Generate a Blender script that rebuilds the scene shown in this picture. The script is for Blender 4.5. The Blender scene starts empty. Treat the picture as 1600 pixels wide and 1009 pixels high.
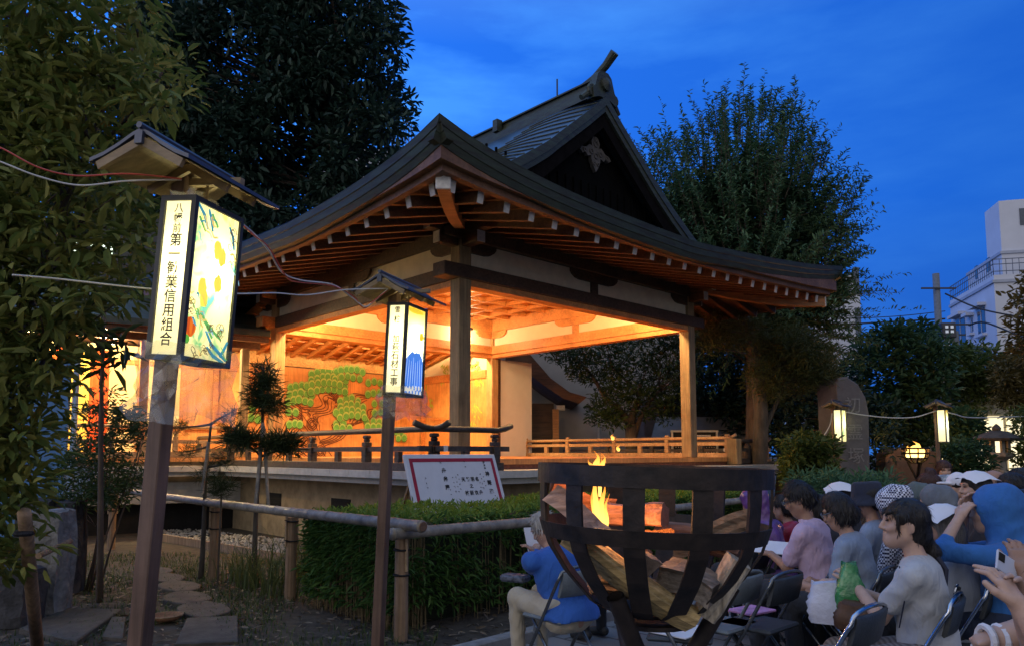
import bpy, math, random
import numpy as np
from mathutils import Vector, Matrix, Euler
SC = bpy.context.scene
COL = SC.collection
random.seed(7)
RNG = np.random.default_rng(7)
# ------------------------------------------------------------------ camera
EYE = 1.5
FPX, CYPX, PIT = 1150.0, 600.0, math.radians(5.34)
cd = bpy.data.cameras.new('camera'); cam = bpy.data.objects.new('camera', cd); COL.objects.link(cam)
cd.sensor_width = 36.0; cd.lens = FPX/1600*36.0; cd.shift_y = (CYPX-504.5)/1600
cd.clip_start = 0.05; cd.clip_end = 2000
cam.location = (0, 0, EYE); cam.rotation_euler = (math.radians(90)+PIT, 0, 0)
SC.camera = cam
# ------------------------------------------------------------------ dusk sky, afterglow, exposure
w = bpy.data.worlds.new('World'); SC.world = w; w.use_nodes = True
nt = w.node_tree; N = nt.nodes; L = nt.links; N.clear()
out = N.new('ShaderNodeOutputWorld'); bg = N.new('ShaderNodeBackground'); L.new(bg.outputs[0], out.inputs[0])
tc = N.new('ShaderNodeTexCoord'); sx = N.new('ShaderNodeSeparateXYZ'); L.new(tc.outputs['Generated'], sx.inputs[0])
cr = N.new('ShaderNodeValToRGB'); L.new(sx.outputs['Z'], cr.inputs[0])
el = cr.color_ramp.elements
el[0].position = 0.0; el[0].color = (.022, .13, .55, 1)
el[1].position = 1.0; el[1].color = (.30, .47, .78, 1)
for p, c in ((.12, (.018, .125, .58, 1)), (.30, (.014, .14, .70, 1)), (.50, (.014, .13, .66, 1)), (.68, (.10, .26, .64, 1))):
    e = el.new(p); e.color = c
def wmath(op, a, b=None, clamp=False):
    n = N.new('ShaderNodeMath'); n.operation = op; n.use_clamp = clamp
    for i, v in enumerate((a, b)):
        if v is None: continue
        if isinstance(v, (int, float)): n.inputs[i].default_value = v
        else: L.new(v, n.inputs[i])
    return n.outputs[0]
# soft streaky cloud, a paler patch to the west (left), darker to the east
mp = N.new('ShaderNodeMapping'); mp.inputs['Scale'].default_value = (2.2, 2.2, 8.5); L.new(tc.outputs['Generated'], mp.inputs[0])
nz = N.new('ShaderNodeTexNoise'); nz.inputs['Scale'].default_value = 1.6; nz.inputs['Detail'].default_value = 7; nz.inputs['Roughness'].default_value = .55
L.new(mp.outputs[0], nz.inputs['Vector'])
cl = wmath('MULTIPLY', wmath('SUBTRACT', nz.outputs[0], .44), 4.2, True)
side = wmath('SUBTRACT', .62, wmath('MULTIPLY', sx.outputs['X'], 1.1), True)
cl = wmath('MULTIPLY', cl, wmath('ADD', wmath('MULTIPLY', side, .72), .16))
mx = N.new('ShaderNodeMix'); mx.data_type = 'RGBA'
L.new(cl, mx.inputs[0]); L.new(cr.outputs[0], mx.inputs[6]); mx.inputs[7].default_value = (.060, .29, .88, 1)
dk = wmath('MULTIPLY', wmath('ADD', wmath('MULTIPLY', sx.outputs['X'], -.62), 1.12), 1.0)
mm = N.new('ShaderNodeMix'); mm.data_type = 'RGBA'; mm.blend_type = 'MULTIPLY'; mm.inputs[0].default_value = 1
L.new(mx.outputs[2], mm.inputs[6])
cb = N.new('ShaderNodeCombineColor'); [L.new(dk, cb.inputs[i]) for i in range(3)]; L.new(cb.outputs[0], mm.inputs[7])
# the afterglow stands behind the camera
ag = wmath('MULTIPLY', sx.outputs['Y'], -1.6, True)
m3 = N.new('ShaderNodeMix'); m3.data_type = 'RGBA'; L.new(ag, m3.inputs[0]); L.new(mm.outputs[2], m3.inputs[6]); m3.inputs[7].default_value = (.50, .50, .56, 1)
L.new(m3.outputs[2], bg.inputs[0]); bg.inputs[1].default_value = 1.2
sd = bpy.data.lights.new('afterglow', 'SUN'); so = bpy.data.objects.new('afterglow', sd); COL.objects.link(so)
sd.energy = 0.55; sd.angle = math.radians(45); sd.color = (1, .87, .66)
so.rotation_euler = Vector((.80, .50, -.38)).to_track_quat('-Z', 'Y').to_euler()     # low, from behind and left of the camera
SC.view_settings.view_transform = 'Standard'; SC.view_settings.look = 'None'; SC.view_settings.exposure = 0; SC.view_settings.gamma = 1
SC.cycles.use_denoising = True
SC.cycles.max_bounces = 7; SC.cycles.diffuse_bounces = 3; SC.cycles.glossy_bounces = 3; SC.cycles.transmission_bounces = 4; SC.cycles.transparent_max_bounces = 12
SC.cycles.sample_clamp_indirect = 4; SC.cycles.caustics_reflective = False; SC.cycles.caustics_refractive = False

# ------------------------------------------------------------------ places seen in the photograph
cP, sP = math.cos(PIT), math.sin(PIT)
def ray(px, py):
    a = (px-800)/FPX; b = (CYPX-py)/FPX
    return Vector((a, cP-b*sP, sP+b*cP))
def at(px, py, Y):                    # the point of that sight line at distance Y ahead
    d = ray(px, py); return Vector((0, 0, EYE))+d*(Y/d.y)
def onz(px, py, z=0.0):               # the point of that sight line at height z
    d = ray(px, py); return Vector((0, 0, EYE))+d*((z-EYE)/d.z)
PSI = math.radians(46.68)
U2 = Vector((math.sin(PSI), math.cos(PSI), 0)); V2 = Vector((-math.cos(PSI), math.sin(PSI), 0)); ZZ = Vector((0, 0, 1))
C0 = Vector((-.76, 10.51, 0)); S = 5.9
def st(a, b, z): return C0+U2*a+V2*b+ZZ*z
MST = Matrix((U2, V2, ZZ)).transposed()     # columns = stage axes

# ------------------------------------------------------------------ materials
MATS = {}
def mat(name, col, rough=.7, var=.25, scale=6.0, bump=.15, metal=0.0, stretch=(1, 1, 1), emit=None, estr=0, col2=None, spec=.4, detail=4, bscale=None, alpha=1, sheen=0):
    if name in MATS: return MATS[name]
    m = bpy.data.materials.new(name); m.use_nodes = True; t = m.node_tree; n = t.nodes; l = t.links
    p = n['Principled BSDF']; p.inputs['Roughness'].default_value = rough; p.inputs['Metallic'].default_value = metal
    p.inputs['Specular IOR Level'].default_value = spec
    if sheen: p.inputs['Sheen Weight'].default_value = sheen
    c = n.new('ShaderNodeTexCoord'); mpn = n.new('ShaderNodeMapping'); mpn.inputs['Scale'].default_value = stretch
    l.new(c.outputs['Object'], mpn.inputs[0])
    z = n.new('ShaderNodeTexNoise'); z.inputs['Scale'].default_value = scale; z.inputs['Detail'].default_value = detail; z.inputs['Roughness'].default_value = .6
    l.new(mpn.outputs[0], z.inputs['Vector'])
    r = n.new('ShaderNodeValToRGB'); l.new(z.outputs[0], r.inputs[0])
    c2 = col2 or tuple(x*(1+var) for x in col)
    r.color_ramp.elements[0].position = .3; r.color_ramp.elements[0].color = (*[x*(1-var) for x in col], 1)
    r.color_ramp.elements[1].position = .7; r.color_ramp.elements[1].color = (*[min(1, x) for x in c2], 1)
    l.new(r.outputs[0], p.inputs['Base Color'])
    if bump:
        b = n.new('ShaderNodeBump'); b.inputs['Strength'].default_value = bump; b.inputs['Distance'].default_value = .02
        if bscale:
            z2 = n.new('ShaderNodeTexNoise'); z2.inputs['Scale'].default_value = bscale; z2.inputs['Detail'].default_value = 4; l.new(mpn.outputs[0], z2.inputs['Vector'])
            l.new(z2.outputs[0], b.inputs['Height'])
        else: l.new(z.outputs[0], b.inputs['Height'])
        l.new(b.outputs[0], p.inputs['Normal'])
    if emit:
        p.inputs['Emission Color'].default_value = (*emit, 1); p.inputs['Emission Strength'].default_value = estr
    MATS[name] = m; return m
def wood(name, col, axis=2, rough=.6, var=.3, scale=3, **k):
    s = [9, 9, 9]; s[axis] = .6; new = name not in MATS
    m = mat(name, col, rough, var*1.25, scale, .2, stretch=tuple(s), detail=8, **k)
    if new:                                   # weather stains with a shape of their own
        t = m.node_tree; n = t.nodes; l = t.links; p = n['Principled BSDF']; src = p.inputs['Base Color'].links[0].from_socket
        c = n.new('ShaderNodeTexCoord'); z = n.new('ShaderNodeTexNoise'); z.inputs['Scale'].default_value = 1.7; z.inputs['Detail'].default_value = 6; z.inputs['Roughness'].default_value = .65; l.new(c.outputs['Object'], z.inputs['Vector'])
        r = n.new('ShaderNodeValToRGB'); r.color_ramp.elements[0].position = .36; r.color_ramp.elements[0].color = (.66, .62, .58, 1); r.color_ramp.elements[1].position = .58; r.color_ramp.elements[1].color = (1, 1, 1, 1); l.new(z.outputs[0], r.inputs[0])
        x = n.new('ShaderNodeMix'); x.data_type = 'RGBA'; x.blend_type = 'MULTIPLY'; x.inputs[0].default_value = 1; l.new(src, x.inputs[6]); l.new(r.outputs[0], x.inputs[7]); l.new(x.outputs[2], p.inputs['Base Color'])
    return m
def leafmat(name, c1, c2, trans=.35, rough=.55):
    if name in MATS: return MATS[name]
    m = bpy.data.materials.new(name); m.use_nodes = True; t = m.node_tree; n = t.nodes; l = t.links
    p = n['Principled BSDF']; p.inputs['Roughness'].default_value = rough; p.inputs['Specular IOR Level'].default_value = .3
    g = n.new('ShaderNodeNewGeometry'); r = n.new('ShaderNodeValToRGB'); l.new(g.outputs['Random Per Island'], r.inputs[0])
    r.color_ramp.elements[0].color = (*c1, 1); r.color_ramp.elements[1].color = (*c2, 1)
    l.new(r.outputs[0], p.inputs['Base Color'])
    tr = n.new('ShaderNodeBsdfTranslucent'); l.new(r.outputs[0], tr.inputs[0])
    mxs = n.new('ShaderNodeMixShader'); mxs.inputs[0].default_value = trans
    l.new(p.outputs[0], mxs.inputs[1]); l.new(tr.outputs[0], mxs.inputs[2]); l.new(mxs.outputs[0], n['Material Output'].inputs[0])
    MATS[name] = m; return m
def glow(name, col, strength):
    if name in MATS: return MATS[name]
    m = bpy.data.materials.new(name); m.use_nodes = True; p = m.node_tree.nodes['Principled BSDF']
    p.inputs['Base Color'].default_value = (.8, .8, .8, 1); p.inputs['Emission Color'].default_value = (*col, 1); p.inputs['Emission Strength'].default_value = strength
    MATS[name] = m; return m

# ------------------------------------------------------------------ objects
def W(o):
    M = o.matrix_basis.copy()
    return (W(o.parent) @ o.matrix_parent_inverse @ M) if o.parent else M
def tag(o, label=None, cat=None, group=None, kind=None):
    if label: o['label'] = label
    if cat: o['category'] = cat
    if group: o['group'] = group
    if kind: o['kind'] = kind
    return o
def thing(name, loc, label, cat, group=None):
    o = bpy.data.objects.new(name, None); COL.objects.link(o); o.location = loc; o.empty_display_size = .1
    return tag(o, label, cat, group)
def adopt(o, parent):
    o.parent = parent; o.matrix_parent_inverse = W(parent).inverted()
def make(name, V, F, mats, parent=None, smooth=False, fm=None, attr=None):
    V = np.asarray(V, dtype=np.float64).reshape(-1, 3)
    lo, hi = V.min(0), V.max(0); base = np.array([(lo[0]+hi[0])/2, (lo[1]+hi[1])/2, lo[2]])
    me = bpy.data.meshes.new(name)
    Vl = (V-base).astype(np.float32)
    if isinstance(F, np.ndarray):
        k = F.shape[1]; nf = len(F)
        me.vertices.add(len(V)); me.vertices.foreach_set('co', Vl.ravel())
        me.loops.add(nf*k); me.loops.foreach_set('vertex_index', F.ravel().astype(np.int32))
        me.polygons.add(nf); me.polygons.foreach_set('loop_start', np.arange(0, nf*k, k, dtype=np.int32))
        me.update(calc_edges=True)
    else:
        me.from_pydata(Vl.tolist(), [], F)
    if not isinstance(mats, (list, tuple)): mats = [mats]
    for m in mats: me.materials.append(m)
    if fm is not None: me.polygons.foreach_set('material_index', np.asarray(fm, dtype=np.int32))
    if smooth: me.polygons.foreach_set('use_smooth', np.ones(len(me.polygons), dtype=bool))
    me.update()
    o = bpy.data.objects.new(name, me); COL.objects.link(o); o.location = base
    if parent: adopt(o, parent)
    return o
def copy_tree(o, parent=None):
    c = o.copy(); COL.objects.link(c)
    if parent: c.parent = parent
    for ch in list(o.children): copy_tree(ch, c)
    return c

class MB:
    """collects shapes in world space and builds them as one mesh"""
    def __init__(s): s.V = []; s.F = []; s.M = []; s.m = 0
    def add(s, V, F):
        k = len(s.V); s.V += [tuple(v) for v in V]; s.F += [tuple(i+k for i in f) for f in F]; s.M += [s.m]*len(F); return s
    def box(s, c, size, R=None, bev=0.0):
        c = Vector(c); hx, hy, hz = size[0]/2, size[1]/2, size[2]/2
        if bev <= 0:
            P = [Vector((x*hx, y*hy, z*hz)) for x in (-1, 1) for y in (-1, 1) for z in (-1, 1)]
            F = [(0, 1, 3, 2), (4, 6, 7, 5), (0, 4, 5, 1), (2, 3, 7, 6), (0, 2, 6, 4), (1, 5, 7, 3)]
        else:
            b = min(bev, hx*.9, hy*.9, hz*.9); P = []; F = []
            ring = [(-hx+b, -hy), (hx-b, -hy), (hx, -hy+b), (hx, hy-b), (hx-b, hy), (-hx+b, hy), (-hx, hy-b), (-hx, -hy+b)]
            inn = [(-hx+b, -hy+b), (hx-b, -hy+b), (hx-b, -hy+b), (hx-b, hy-b), (hx-b, hy-b), (-hx+b, hy-b), (-hx+b, hy-b), (-hx+b, -hy+b)]
            for z, rr in ((-hz, inn), (-hz+b, ring), (hz-b, ring), (hz, inn)): P += [Vector((x, y, z)) for x, y in rr]
            for k in range(3):
                for i in range(8):
                    j = (i+1) % 8; F.append((k*8+i, k*8+j, k*8+8+j, k*8+8+i))
            F.append((7, 5, 3, 1)); F.append((25, 27, 29, 31))
        if R is not None: P = [R @ p for p in P]
        return s.add([p+c for p in P], F)
    def bar(s, a, b, wd, ht, up=None, bev=0.0):      # a beam from a to b: width wd sideways, ht along up
        a, b = Vector(a), Vector(b); d = b-a; ln = d.length; d = d/ln
        up = Vector(up) if up is not None else Vector((0, 0, 1))
        if abs(d.dot(up)) > .98: up = Vector((1, 0, 0))
        x = d.cross(up).normalized(); z = x.cross(d)
        return s.box((a+b)/2, (wd, ln, ht), Matrix((x, d, z)).transposed(), bev)
    def tube(s, pts, rad, n=8, cap=True, closed=False):
        pts = [Vector(p) for p in pts]; m = len(pts)
        if not hasattr(rad, '__len__'): rad = [rad]*m
        V = []; F = []; prev = None
        for i, p in enumerate(pts):
            if closed: d = pts[(i+1) % m]-pts[i-1]
            else: d = pts[min(i+1, m-1)]-pts[max(i-1, 0)]
            d = d.normalized() if d.length > 1e-9 else Vector((0, 0, 1))
            if prev is None:
                x = d.orthogonal().normalized()
            else:
                x = prev-d*prev.dot(d); x = x.normalized() if x.length > 1e-6 else d.orthogonal().normalized()
            prev = x; y = d.cross(x)
            for k in range(n):
                t = 2*math.pi*k/n; V.append(p+(x*math.cos(t)+y*math.sin(t))*rad[i])
        for i in range(m if closed else m-1):
            j = (i+1) % m
            for k in range(n):
                q = (k+1) % n; F.append((i*n+k, i*n+q, j*n+q, j*n+k))
        if cap and not closed: F.append(tuple(range(n-1, -1, -1))); F.append(tuple((m-1)*n+k for k in range(n)))
        return s.add(V, F)
    def lathe(s, c, prof, n=16, R=None):
        V = []; F = []; c = Vector(c)
        for r, z in prof:
            for k in range(n):
                t = 2*math.pi*k/n; p = Vector((r*math.cos(t), r*math.sin(t), z)); V.append(c+(R @ p if R is not None else p))
        m = len(prof)
        for i in range(m-1):
            for k in range(n):
                q = (k+1) % n; F.append((i*n+k, i*n+q, (i+1)*n+q, (i+1)*n+k))
        F.append(tuple(range(n-1, -1, -1))); F.append(tuple((m-1)*n+k for k in range(n)))
        return s.add(V, F)
    def prism(s, poly, o, x, y, d):        # outline poly (2-D) at origin o along x, y, pushed through d
        o, x, y, d = Vector(o), Vector(x), Vector(y), Vector(d); n = len(poly)
        V = [o+x*p[0]+y*p[1] for p in poly]; V += [v+d for v in V]
        F = [tuple(range(n-1, -1, -1)), tuple(range(n, 2*n))]+[(i, (i+1) % n, n+(i+1) % n, n+i) for i in range(n)]
        return s.add(V, F)
    def grid(s, rows):                      # rows of points -> sheet
        k = len(rows[0]); V = [p for r in rows for p in r]
        F = [(i*k+j, i*k+j+1, (i+1)*k+j+1, (i+1)*k+j) for i in range(len(rows)-1) for j in range(k-1)]
        return s.add(V, F)
    def build(s, name, mats, parent=None, smooth=False): return make(name, s.V, s.F, mats, parent, smooth, s.M)

def text_mesh(body, size, o, x, y, mats, name='lettering', parent=None, depth=.0015, bold=0.0):
    """flat lettering: one line, origin o = centre, x/y unit axes of the writing"""
    cu = bpy.data.curves.new('t', 'FONT'); cu.body = body; cu.size = size; cu.align_x = 'CENTER'; cu.align_y = 'CENTER'; cu.offset = bold
    cu.resolution_u = 3
    ob = bpy.data.objects.new('t', cu); COL.objects.link(ob)
    dg = bpy.context.evaluated_depsgraph_get(); me = bpy.data.meshes.new_from_object(ob.evaluated_get(dg))
    V = [v.co.copy() for v in me.vertices]; F = [tuple(p.vertices) for p in me.polygons]
    bpy.data.objects.remove(ob); bpy.data.curves.remove(cu); bpy.data.meshes.remove(me)
    o, x, y = Vector(o), Vector(x), Vector(y)
    return [o+x*v.x+y*v.y+x.cross(y)*depth for v in V], F
def column_text(mb, chars, o, x, y, size, step, bold=0.0, wob=0.0):
    for i, ch in enumerate(chars):
        if ch == ' ': continue
        V, F = text_mesh(ch, size if not hasattr(size, '__len__') else size[i], Vector(o)-Vector(y)*step*i+Vector(x)*random.uniform(-wob, wob), x, y, None, bold=bold)
        mb.add(V, F)

# leaves: many small faces as one part
def leaf_faces(P, D, size, wid=.45, fold=.25, droop=.15, upv=None):
    """P (n,3) bases, D (n,3) directions, size (n,): folded two-quad leaves -> V, F arrays"""
    n = len(P); D = D/np.maximum(np.linalg.norm(D, axis=1, keepdims=True), 1e-9)
    up = np.tile(np.array([[0, 0, 1.]]), (n, 1)) if upv is None else upv
    up = up+RNG.normal(0, .45, (n, 3))
    X = np.cross(D, up); X /= np.maximum(np.linalg.norm(X, axis=1, keepdims=True), 1e-9); Z = np.cross(X, D)
    sz = size[:, None]; tip = P+D*sz-Z*sz*droop; mid = P+D*sz*.48
    l = mid+X*sz*wid*.5+Z*sz*fold*wid; r = mid-X*sz*wid*.5+Z*sz*fold*wid
    q1 = P+D*sz*.20; r1 = q1-X*sz*wid*.36+Z*sz*fold*wid*.7; l1 = q1+X*sz*wid*.36+Z*sz*fold*wid*.7
    c2 = P+D*sz*.62-Z*sz*droop*.25; r = c2-X*sz*wid*.44+Z*sz*fold*wid*.8; l = c2+X*sz*wid*.44+Z*sz*fold*wid*.8
    V = np.stack([P, r1, r, tip, l, l1], 1).reshape(-1, 3)
    i = np.arange(n)*6
    return V, np.concatenate([np.stack([i, i+1, i+2, i+3], 1), np.stack([i, i+3, i+4, i+5], 1)])
def leaves(name, P, D, size, m, parent=None, **k):
    V, F = leaf_faces(np.asarray(P, float), np.asarray(D, float), np.asarray(size, float), **k)
    return make(name, V, F, m, parent)
def ball_pts(n, c, r, power=.4):
    d = RNG.normal(0, 1, (n, 3)); d /= np.linalg.norm(d, axis=1, keepdims=True)
    return np.asarray(c)+d*np.asarray(r)*RNG.random((n, 1))**power, d

# smooth bodies: blended capsules and ellipsoids meshed as one surface
def axis_samples(lo, hi, h, fine=()):
    xs = [lo]; 
    while xs[-1] < hi:
        x = xs[-1]; hh = h
        for a, b, hf in fine:
            if a-h*.5 <= x <= b: hh = min(hh, hf)
        xs.append(x+hh)
    return np.array(xs)
def sdf_eval(prims, X, Y, Z):
    D = np.full((len(X), len(Y), len(Z)), 9.0)
    for p in prims:
        kind = p[0]; k = p[-1]
        if kind == 'c':
            a, b, ra, rb = np.array(p[1], float), np.array(p[2], float), p[3], p[4]; R = max(ra, rb)
            lo = np.minimum(a, b)-R; hi = np.maximum(a, b)+R
        else:
            a = np.array(p[1], float); rad = np.array(p[2], float); Rm = np.array(p[3]) if p[3] is not None else np.eye(3); R = rad.max()
            lo = a-R; hi = a+R
        mg = abs(k)+.05
        i0, i1 = np.searchsorted(X, lo[0]-mg), np.searchsorted(X, hi[0]+mg)
        j0, j1 = np.searchsorted(Y, lo[1]-mg), np.searchsorted(Y, hi[1]+mg)
        k0, k1 = np.searchsorted(Z, lo[2]-mg), np.searchsorted(Z, hi[2]+mg)
        if i1 <= i0 or j1 <= j0 or k1 <= k0: continue
        x = X[i0:i1, None, None]; y = Y[None, j0:j1, None]; z = Z[None, None, k0:k1]
        if kind == 'c':
            ab = b-a; L2 = max(1e-9, (ab**2).sum())
            t = np.clip(((x-a[0])*ab[0]+(y-a[1])*ab[1]+(z-a[2])*ab[2])/L2, 0, 1)
            d = np.sqrt((x-a[0]-t*ab[0])**2+(y-a[1]-t*ab[1])**2+(z-a[2]-t*ab[2])**2)-(ra+(rb-ra)*t)
        else:
            q = [x-a[0], y-a[1], z-a[2]]
            l = [Rm[0][i]*q[0]+Rm[1][i]*q[1]+Rm[2][i]*q[2] for i in range(3)]
            k1_ = np.sqrt(sum((l[i]/rad[i])**2 for i in range(3))); k2_ = np.sqrt(sum((l[i]/rad[i]**2)**2 for i in range(3)))
            d = k1_*(k1_-1)/np.maximum(k2_, 1e-6)
        cur = D[i0:i1, j0:j1, k0:k1]
        if kind in 'ce':
            kk = max(k, 1e-4); h = np.maximum(kk-np.abs(cur-d), 0)/kk
            D[i0:i1, j0:j1, k0:k1] = np.minimum(cur, d)-h*h*kk*.25
        else:      # 's': carve away
            kk = max(k, 1e-4); e = -d; h = np.maximum(kk-np.abs(cur-e), 0)/kk
            D[i0:i1, j0:j1, k0:k1] = np.maximum(cur, e)+h*h*kk*.25
    return D
def nets(D, X, Y, Z):
    s = D < 0; ax = [X, Y, Z]; sh = [n-1 for n in D.shape]
    acc = np.zeros(sh+[3]); cnt = np.zeros(sh)
    for a in range(3):
        b, c = [i for i in range(3) if i != a]
        sl0 = [slice(None)]*3; sl1 = [slice(None)]*3; sl0[a] = slice(0, -1); sl1[a] = slice(1, None)
        d0, d1 = D[tuple(sl0)], D[tuple(sl1)]; cross = (d0 < 0) != (d1 < 0)
        t = np.where(cross, d0/np.where(cross, d0-d1, 1), 0)
        A = ax[a]; shp = [1, 1, 1]; shp[a] = -1
        pos = A[:-1].reshape(shp)+t*(A[1:]-A[:-1]).reshape(shp)
        for ob in (0, 1):
            for oc in (0, 1):
                q = [slice(None)]*3; q[b] = slice(ob, sh[b]+ob); q[c] = slice(oc, sh[c]+oc); q = tuple(q)
                cc = cross[q]; cnt += cc
                acc[..., a] += np.where(cc, pos[q], 0)
                for e, oe in ((b, ob), (c, oc)):
                    shp2 = [1, 1, 1]; shp2[e] = -1
                    acc[..., e] += np.where(cc, ax[e][oe:sh[e]+oe].reshape(shp2), 0)
    m = cnt > 0; idx = -np.ones(sh, dtype=np.int64); idx[m] = np.arange(m.sum())
    V = acc[m]/cnt[m][:, None]; Fs = []
    for a in range(3):
        b, c = (a+1) % 3, (a+2) % 3
        sl0 = [slice(1, -1)]*3; sl1 = [slice(1, -1)]*3; sl0[a] = slice(0, -1); sl1[a] = slice(1, None)
        s0, s1 = s[tuple(sl0)], s[tuple(sl1)]
        ii = np.argwhere(s0 != s1)
        if not len(ii): continue
        off = np.ones(3, int); off[a] = 0; base = ii+off
        sg = s0[tuple(ii.T)]
        def cell(db, dc):
            q = base.copy(); q[:, b] -= db; q[:, c] -= dc; return idx[tuple(q.T)]
        f = np.stack([cell(1, 1), cell(0, 1), cell(0, 0), cell(1, 0)], 1)
        f[~sg] = f[~sg][:, ::-1]; Fs.append(f)
    F = np.concatenate(Fs); F = F[(F >= 0).all(1)]
    return V, F
def sdf_object(name, prims, h, mats, parent=None, M=None, fine=((), (), ()), disp=None):
    los = []; his = []
    for p in prims:
        if p[0] == 'c': R = max(p[3], p[4]); los.append(np.minimum(p[1], p[2])-R); his.append(np.maximum(p[1], p[2])+R)
        elif p[0] == 'e': R = max(p[2]); los.append(np.array(p[1])-R); his.append(np.array(p[1])+R)
    lo = np.min(los, 0)-2.5*h; hi = np.max(his, 0)+2.5*h
    X, Y, Z = [axis_samples(lo[i], hi[i], h, fine[i]) for i in range(3)]
    D = sdf_eval(prims, X, Y, Z)
    if disp: D = D+disp(X[:, None, None], Y[None, :, None], Z[None, None, :])
    V, F = nets(D, X, Y, Z)
    if M is not None:
        A = np.array(M); V = V @ A[:3, :3].T+A[:3, 3]
    return make(name, V, F, mats, parent, True)
# ------------------------------------------------------------------ ground, pavement
M_dirt = mat('garden_soil', (.050, .040, .030), .95, .45, 7, .6, col2=(.085, .07, .05), detail=8, bscale=24)
m = MB(); n = 60
xs = np.concatenate([np.linspace(-400, -22, 6), np.linspace(-20, 20, 81), np.linspace(22, 400, 6)]); ys = np.concatenate([np.linspace(-40, -3, 4), np.linspace(-2, 24, 53), np.linspace(28, 600, 8)])
def gz(x, y): return 0.0
m.grid([[(x, y, 0) for x in xs] for y in ys])
g = m.build('ground', M_dirt); tag(g, 'dark garden soil and open ground under the whole precinct', 'ground', kind='structure')
# paved audience area to the right of the fence line
K = Vector((-.93, 6.08, 0)); DB = (Vector((.29, 7.33, 0))-K).normalized(); DA = (Vector((-3.65, 8.96, 0))-K).normalized()
M_pave = mat('paving', (.16, .165, .17), .85, .2, 5, .2)
t_ = M_pave.node_tree; br = t_.nodes.new('ShaderNodeTexBrick'); br.inputs['Scale'].default_value = 1.0; br.inputs['Mortar Size'].default_value = .012
br.inputs['Brick Width'].default_value = .6; br.inputs['Row Height'].default_value = .3
br.inputs['Color1'].default_value = (.15, .155, .16, 1); br.inputs['Color2'].default_value = (.20, .20, .205, 1); br.inputs['Mortar'].default_value = (.05, .05, .05, 1)
tcn = t_.nodes.new('ShaderNodeTexCoord'); mpg = t_.nodes.new('ShaderNodeMapping'); mpg.inputs['Rotation'].default_value = (0, 0, PSI); t_.links.new(tcn.outputs['Object'], mpg.inputs[0]); t_.links.new(mpg.outputs[0], br.inputs['Vector'])
t_.links.new(br.outputs[0], t_.nodes['Principled BSDF'].inputs['Base Color'])
k0 = onz(640, 1009, 0)
e0 = Vector((-.55, 5.35, 0)); e1 = e0+DB*9.0
m = MB(); m.add([e0+ZZ*.012, Vector((-.2, .5, .012)), Vector((9, .5, .012)), Vector((12, 9, .012)), e1+ZZ*.012], [(0, 1, 2, 3, 4)])
tag(m.build('paved_yard', M_pave), 'grey paving slabs under the rows of chairs', 'paving', kind='structure')
m = MB(); m.bar(e0+ZZ*.05, e1+ZZ*.05, .12, .10, ZZ, .01); m.bar(e0-Vector((.02, .07, 0))+ZZ*.05, Vector((-.25, .5, .05)), .12, .10, ZZ, .01)
tag(m.build('kerb', mat('kerb_stone', (.22, .22, .22), .9, .25, 12)), 'low stone kerb between the hedge and the paving', 'kerb', kind='structure')
# ------------------------------------------------------------------ wood, plaster, copper
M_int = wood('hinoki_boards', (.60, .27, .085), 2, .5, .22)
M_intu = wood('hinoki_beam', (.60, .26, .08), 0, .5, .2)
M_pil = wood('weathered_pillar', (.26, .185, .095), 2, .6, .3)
M_dark = wood('unlit_weathered_beam', (.075, .042, .024), 0, .6, .35)  # weathered hinoki, darkened further: the unlit outside is put into the colour
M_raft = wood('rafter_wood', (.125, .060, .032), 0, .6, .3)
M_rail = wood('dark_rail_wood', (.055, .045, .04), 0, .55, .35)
M_railw = wood('pale_rail_wood', (.42, .27, .14), 0, .55, .3)
M_white = mat('white_painted_end', (.62, .60, .56), .6, .18, 25)
M_plas = mat('plaster', (.70, .62, .46), .85, .10, 5, .08, bscale=60)
M_plasin = mat('cream_plaster', (.70, .60, .42), .85, .06, 3, .05, bscale=60)
M_cop = mat('copper_roof', (.050, .046, .040), .52, .35, 3.5, .25, col2=(.055, .075, .050), stretch=(1, 1, 6), metal=.25)
M_copt = mat('copper_slope', (.030, .056, .100), .34, .25, 3, .12, metal=.45)
M_slab = mat('pale_deck_edge', (.46, .45, .42), .7, .14, 9)
M_base = mat('plinth_plaster', (.30, .23, .14), .9, .3, 4)
M_black = mat('dark_gap', (.012, .011, .010), .9, .3, 8)
def sb(mb, a0, a1, b0, b1, z0, z1, bev=0.0):
    return mb.box(st((a0+a1)/2, (b0+b1)/2, (z0+z1)/2), (abs(a1-a0), abs(b1-b0), abs(z1-z0)), MST, bev)
ZF = 1.42
stage = thing('noh_stage', st(S/2, S/2, 0), 'open wooden Noh stage with a sweeping dark copper gabled roof, lit orange inside', 'stage')
def P(mb, name, m, parent=None, smooth=False): return mb.build(name, m, parent or stage, smooth)
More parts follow.
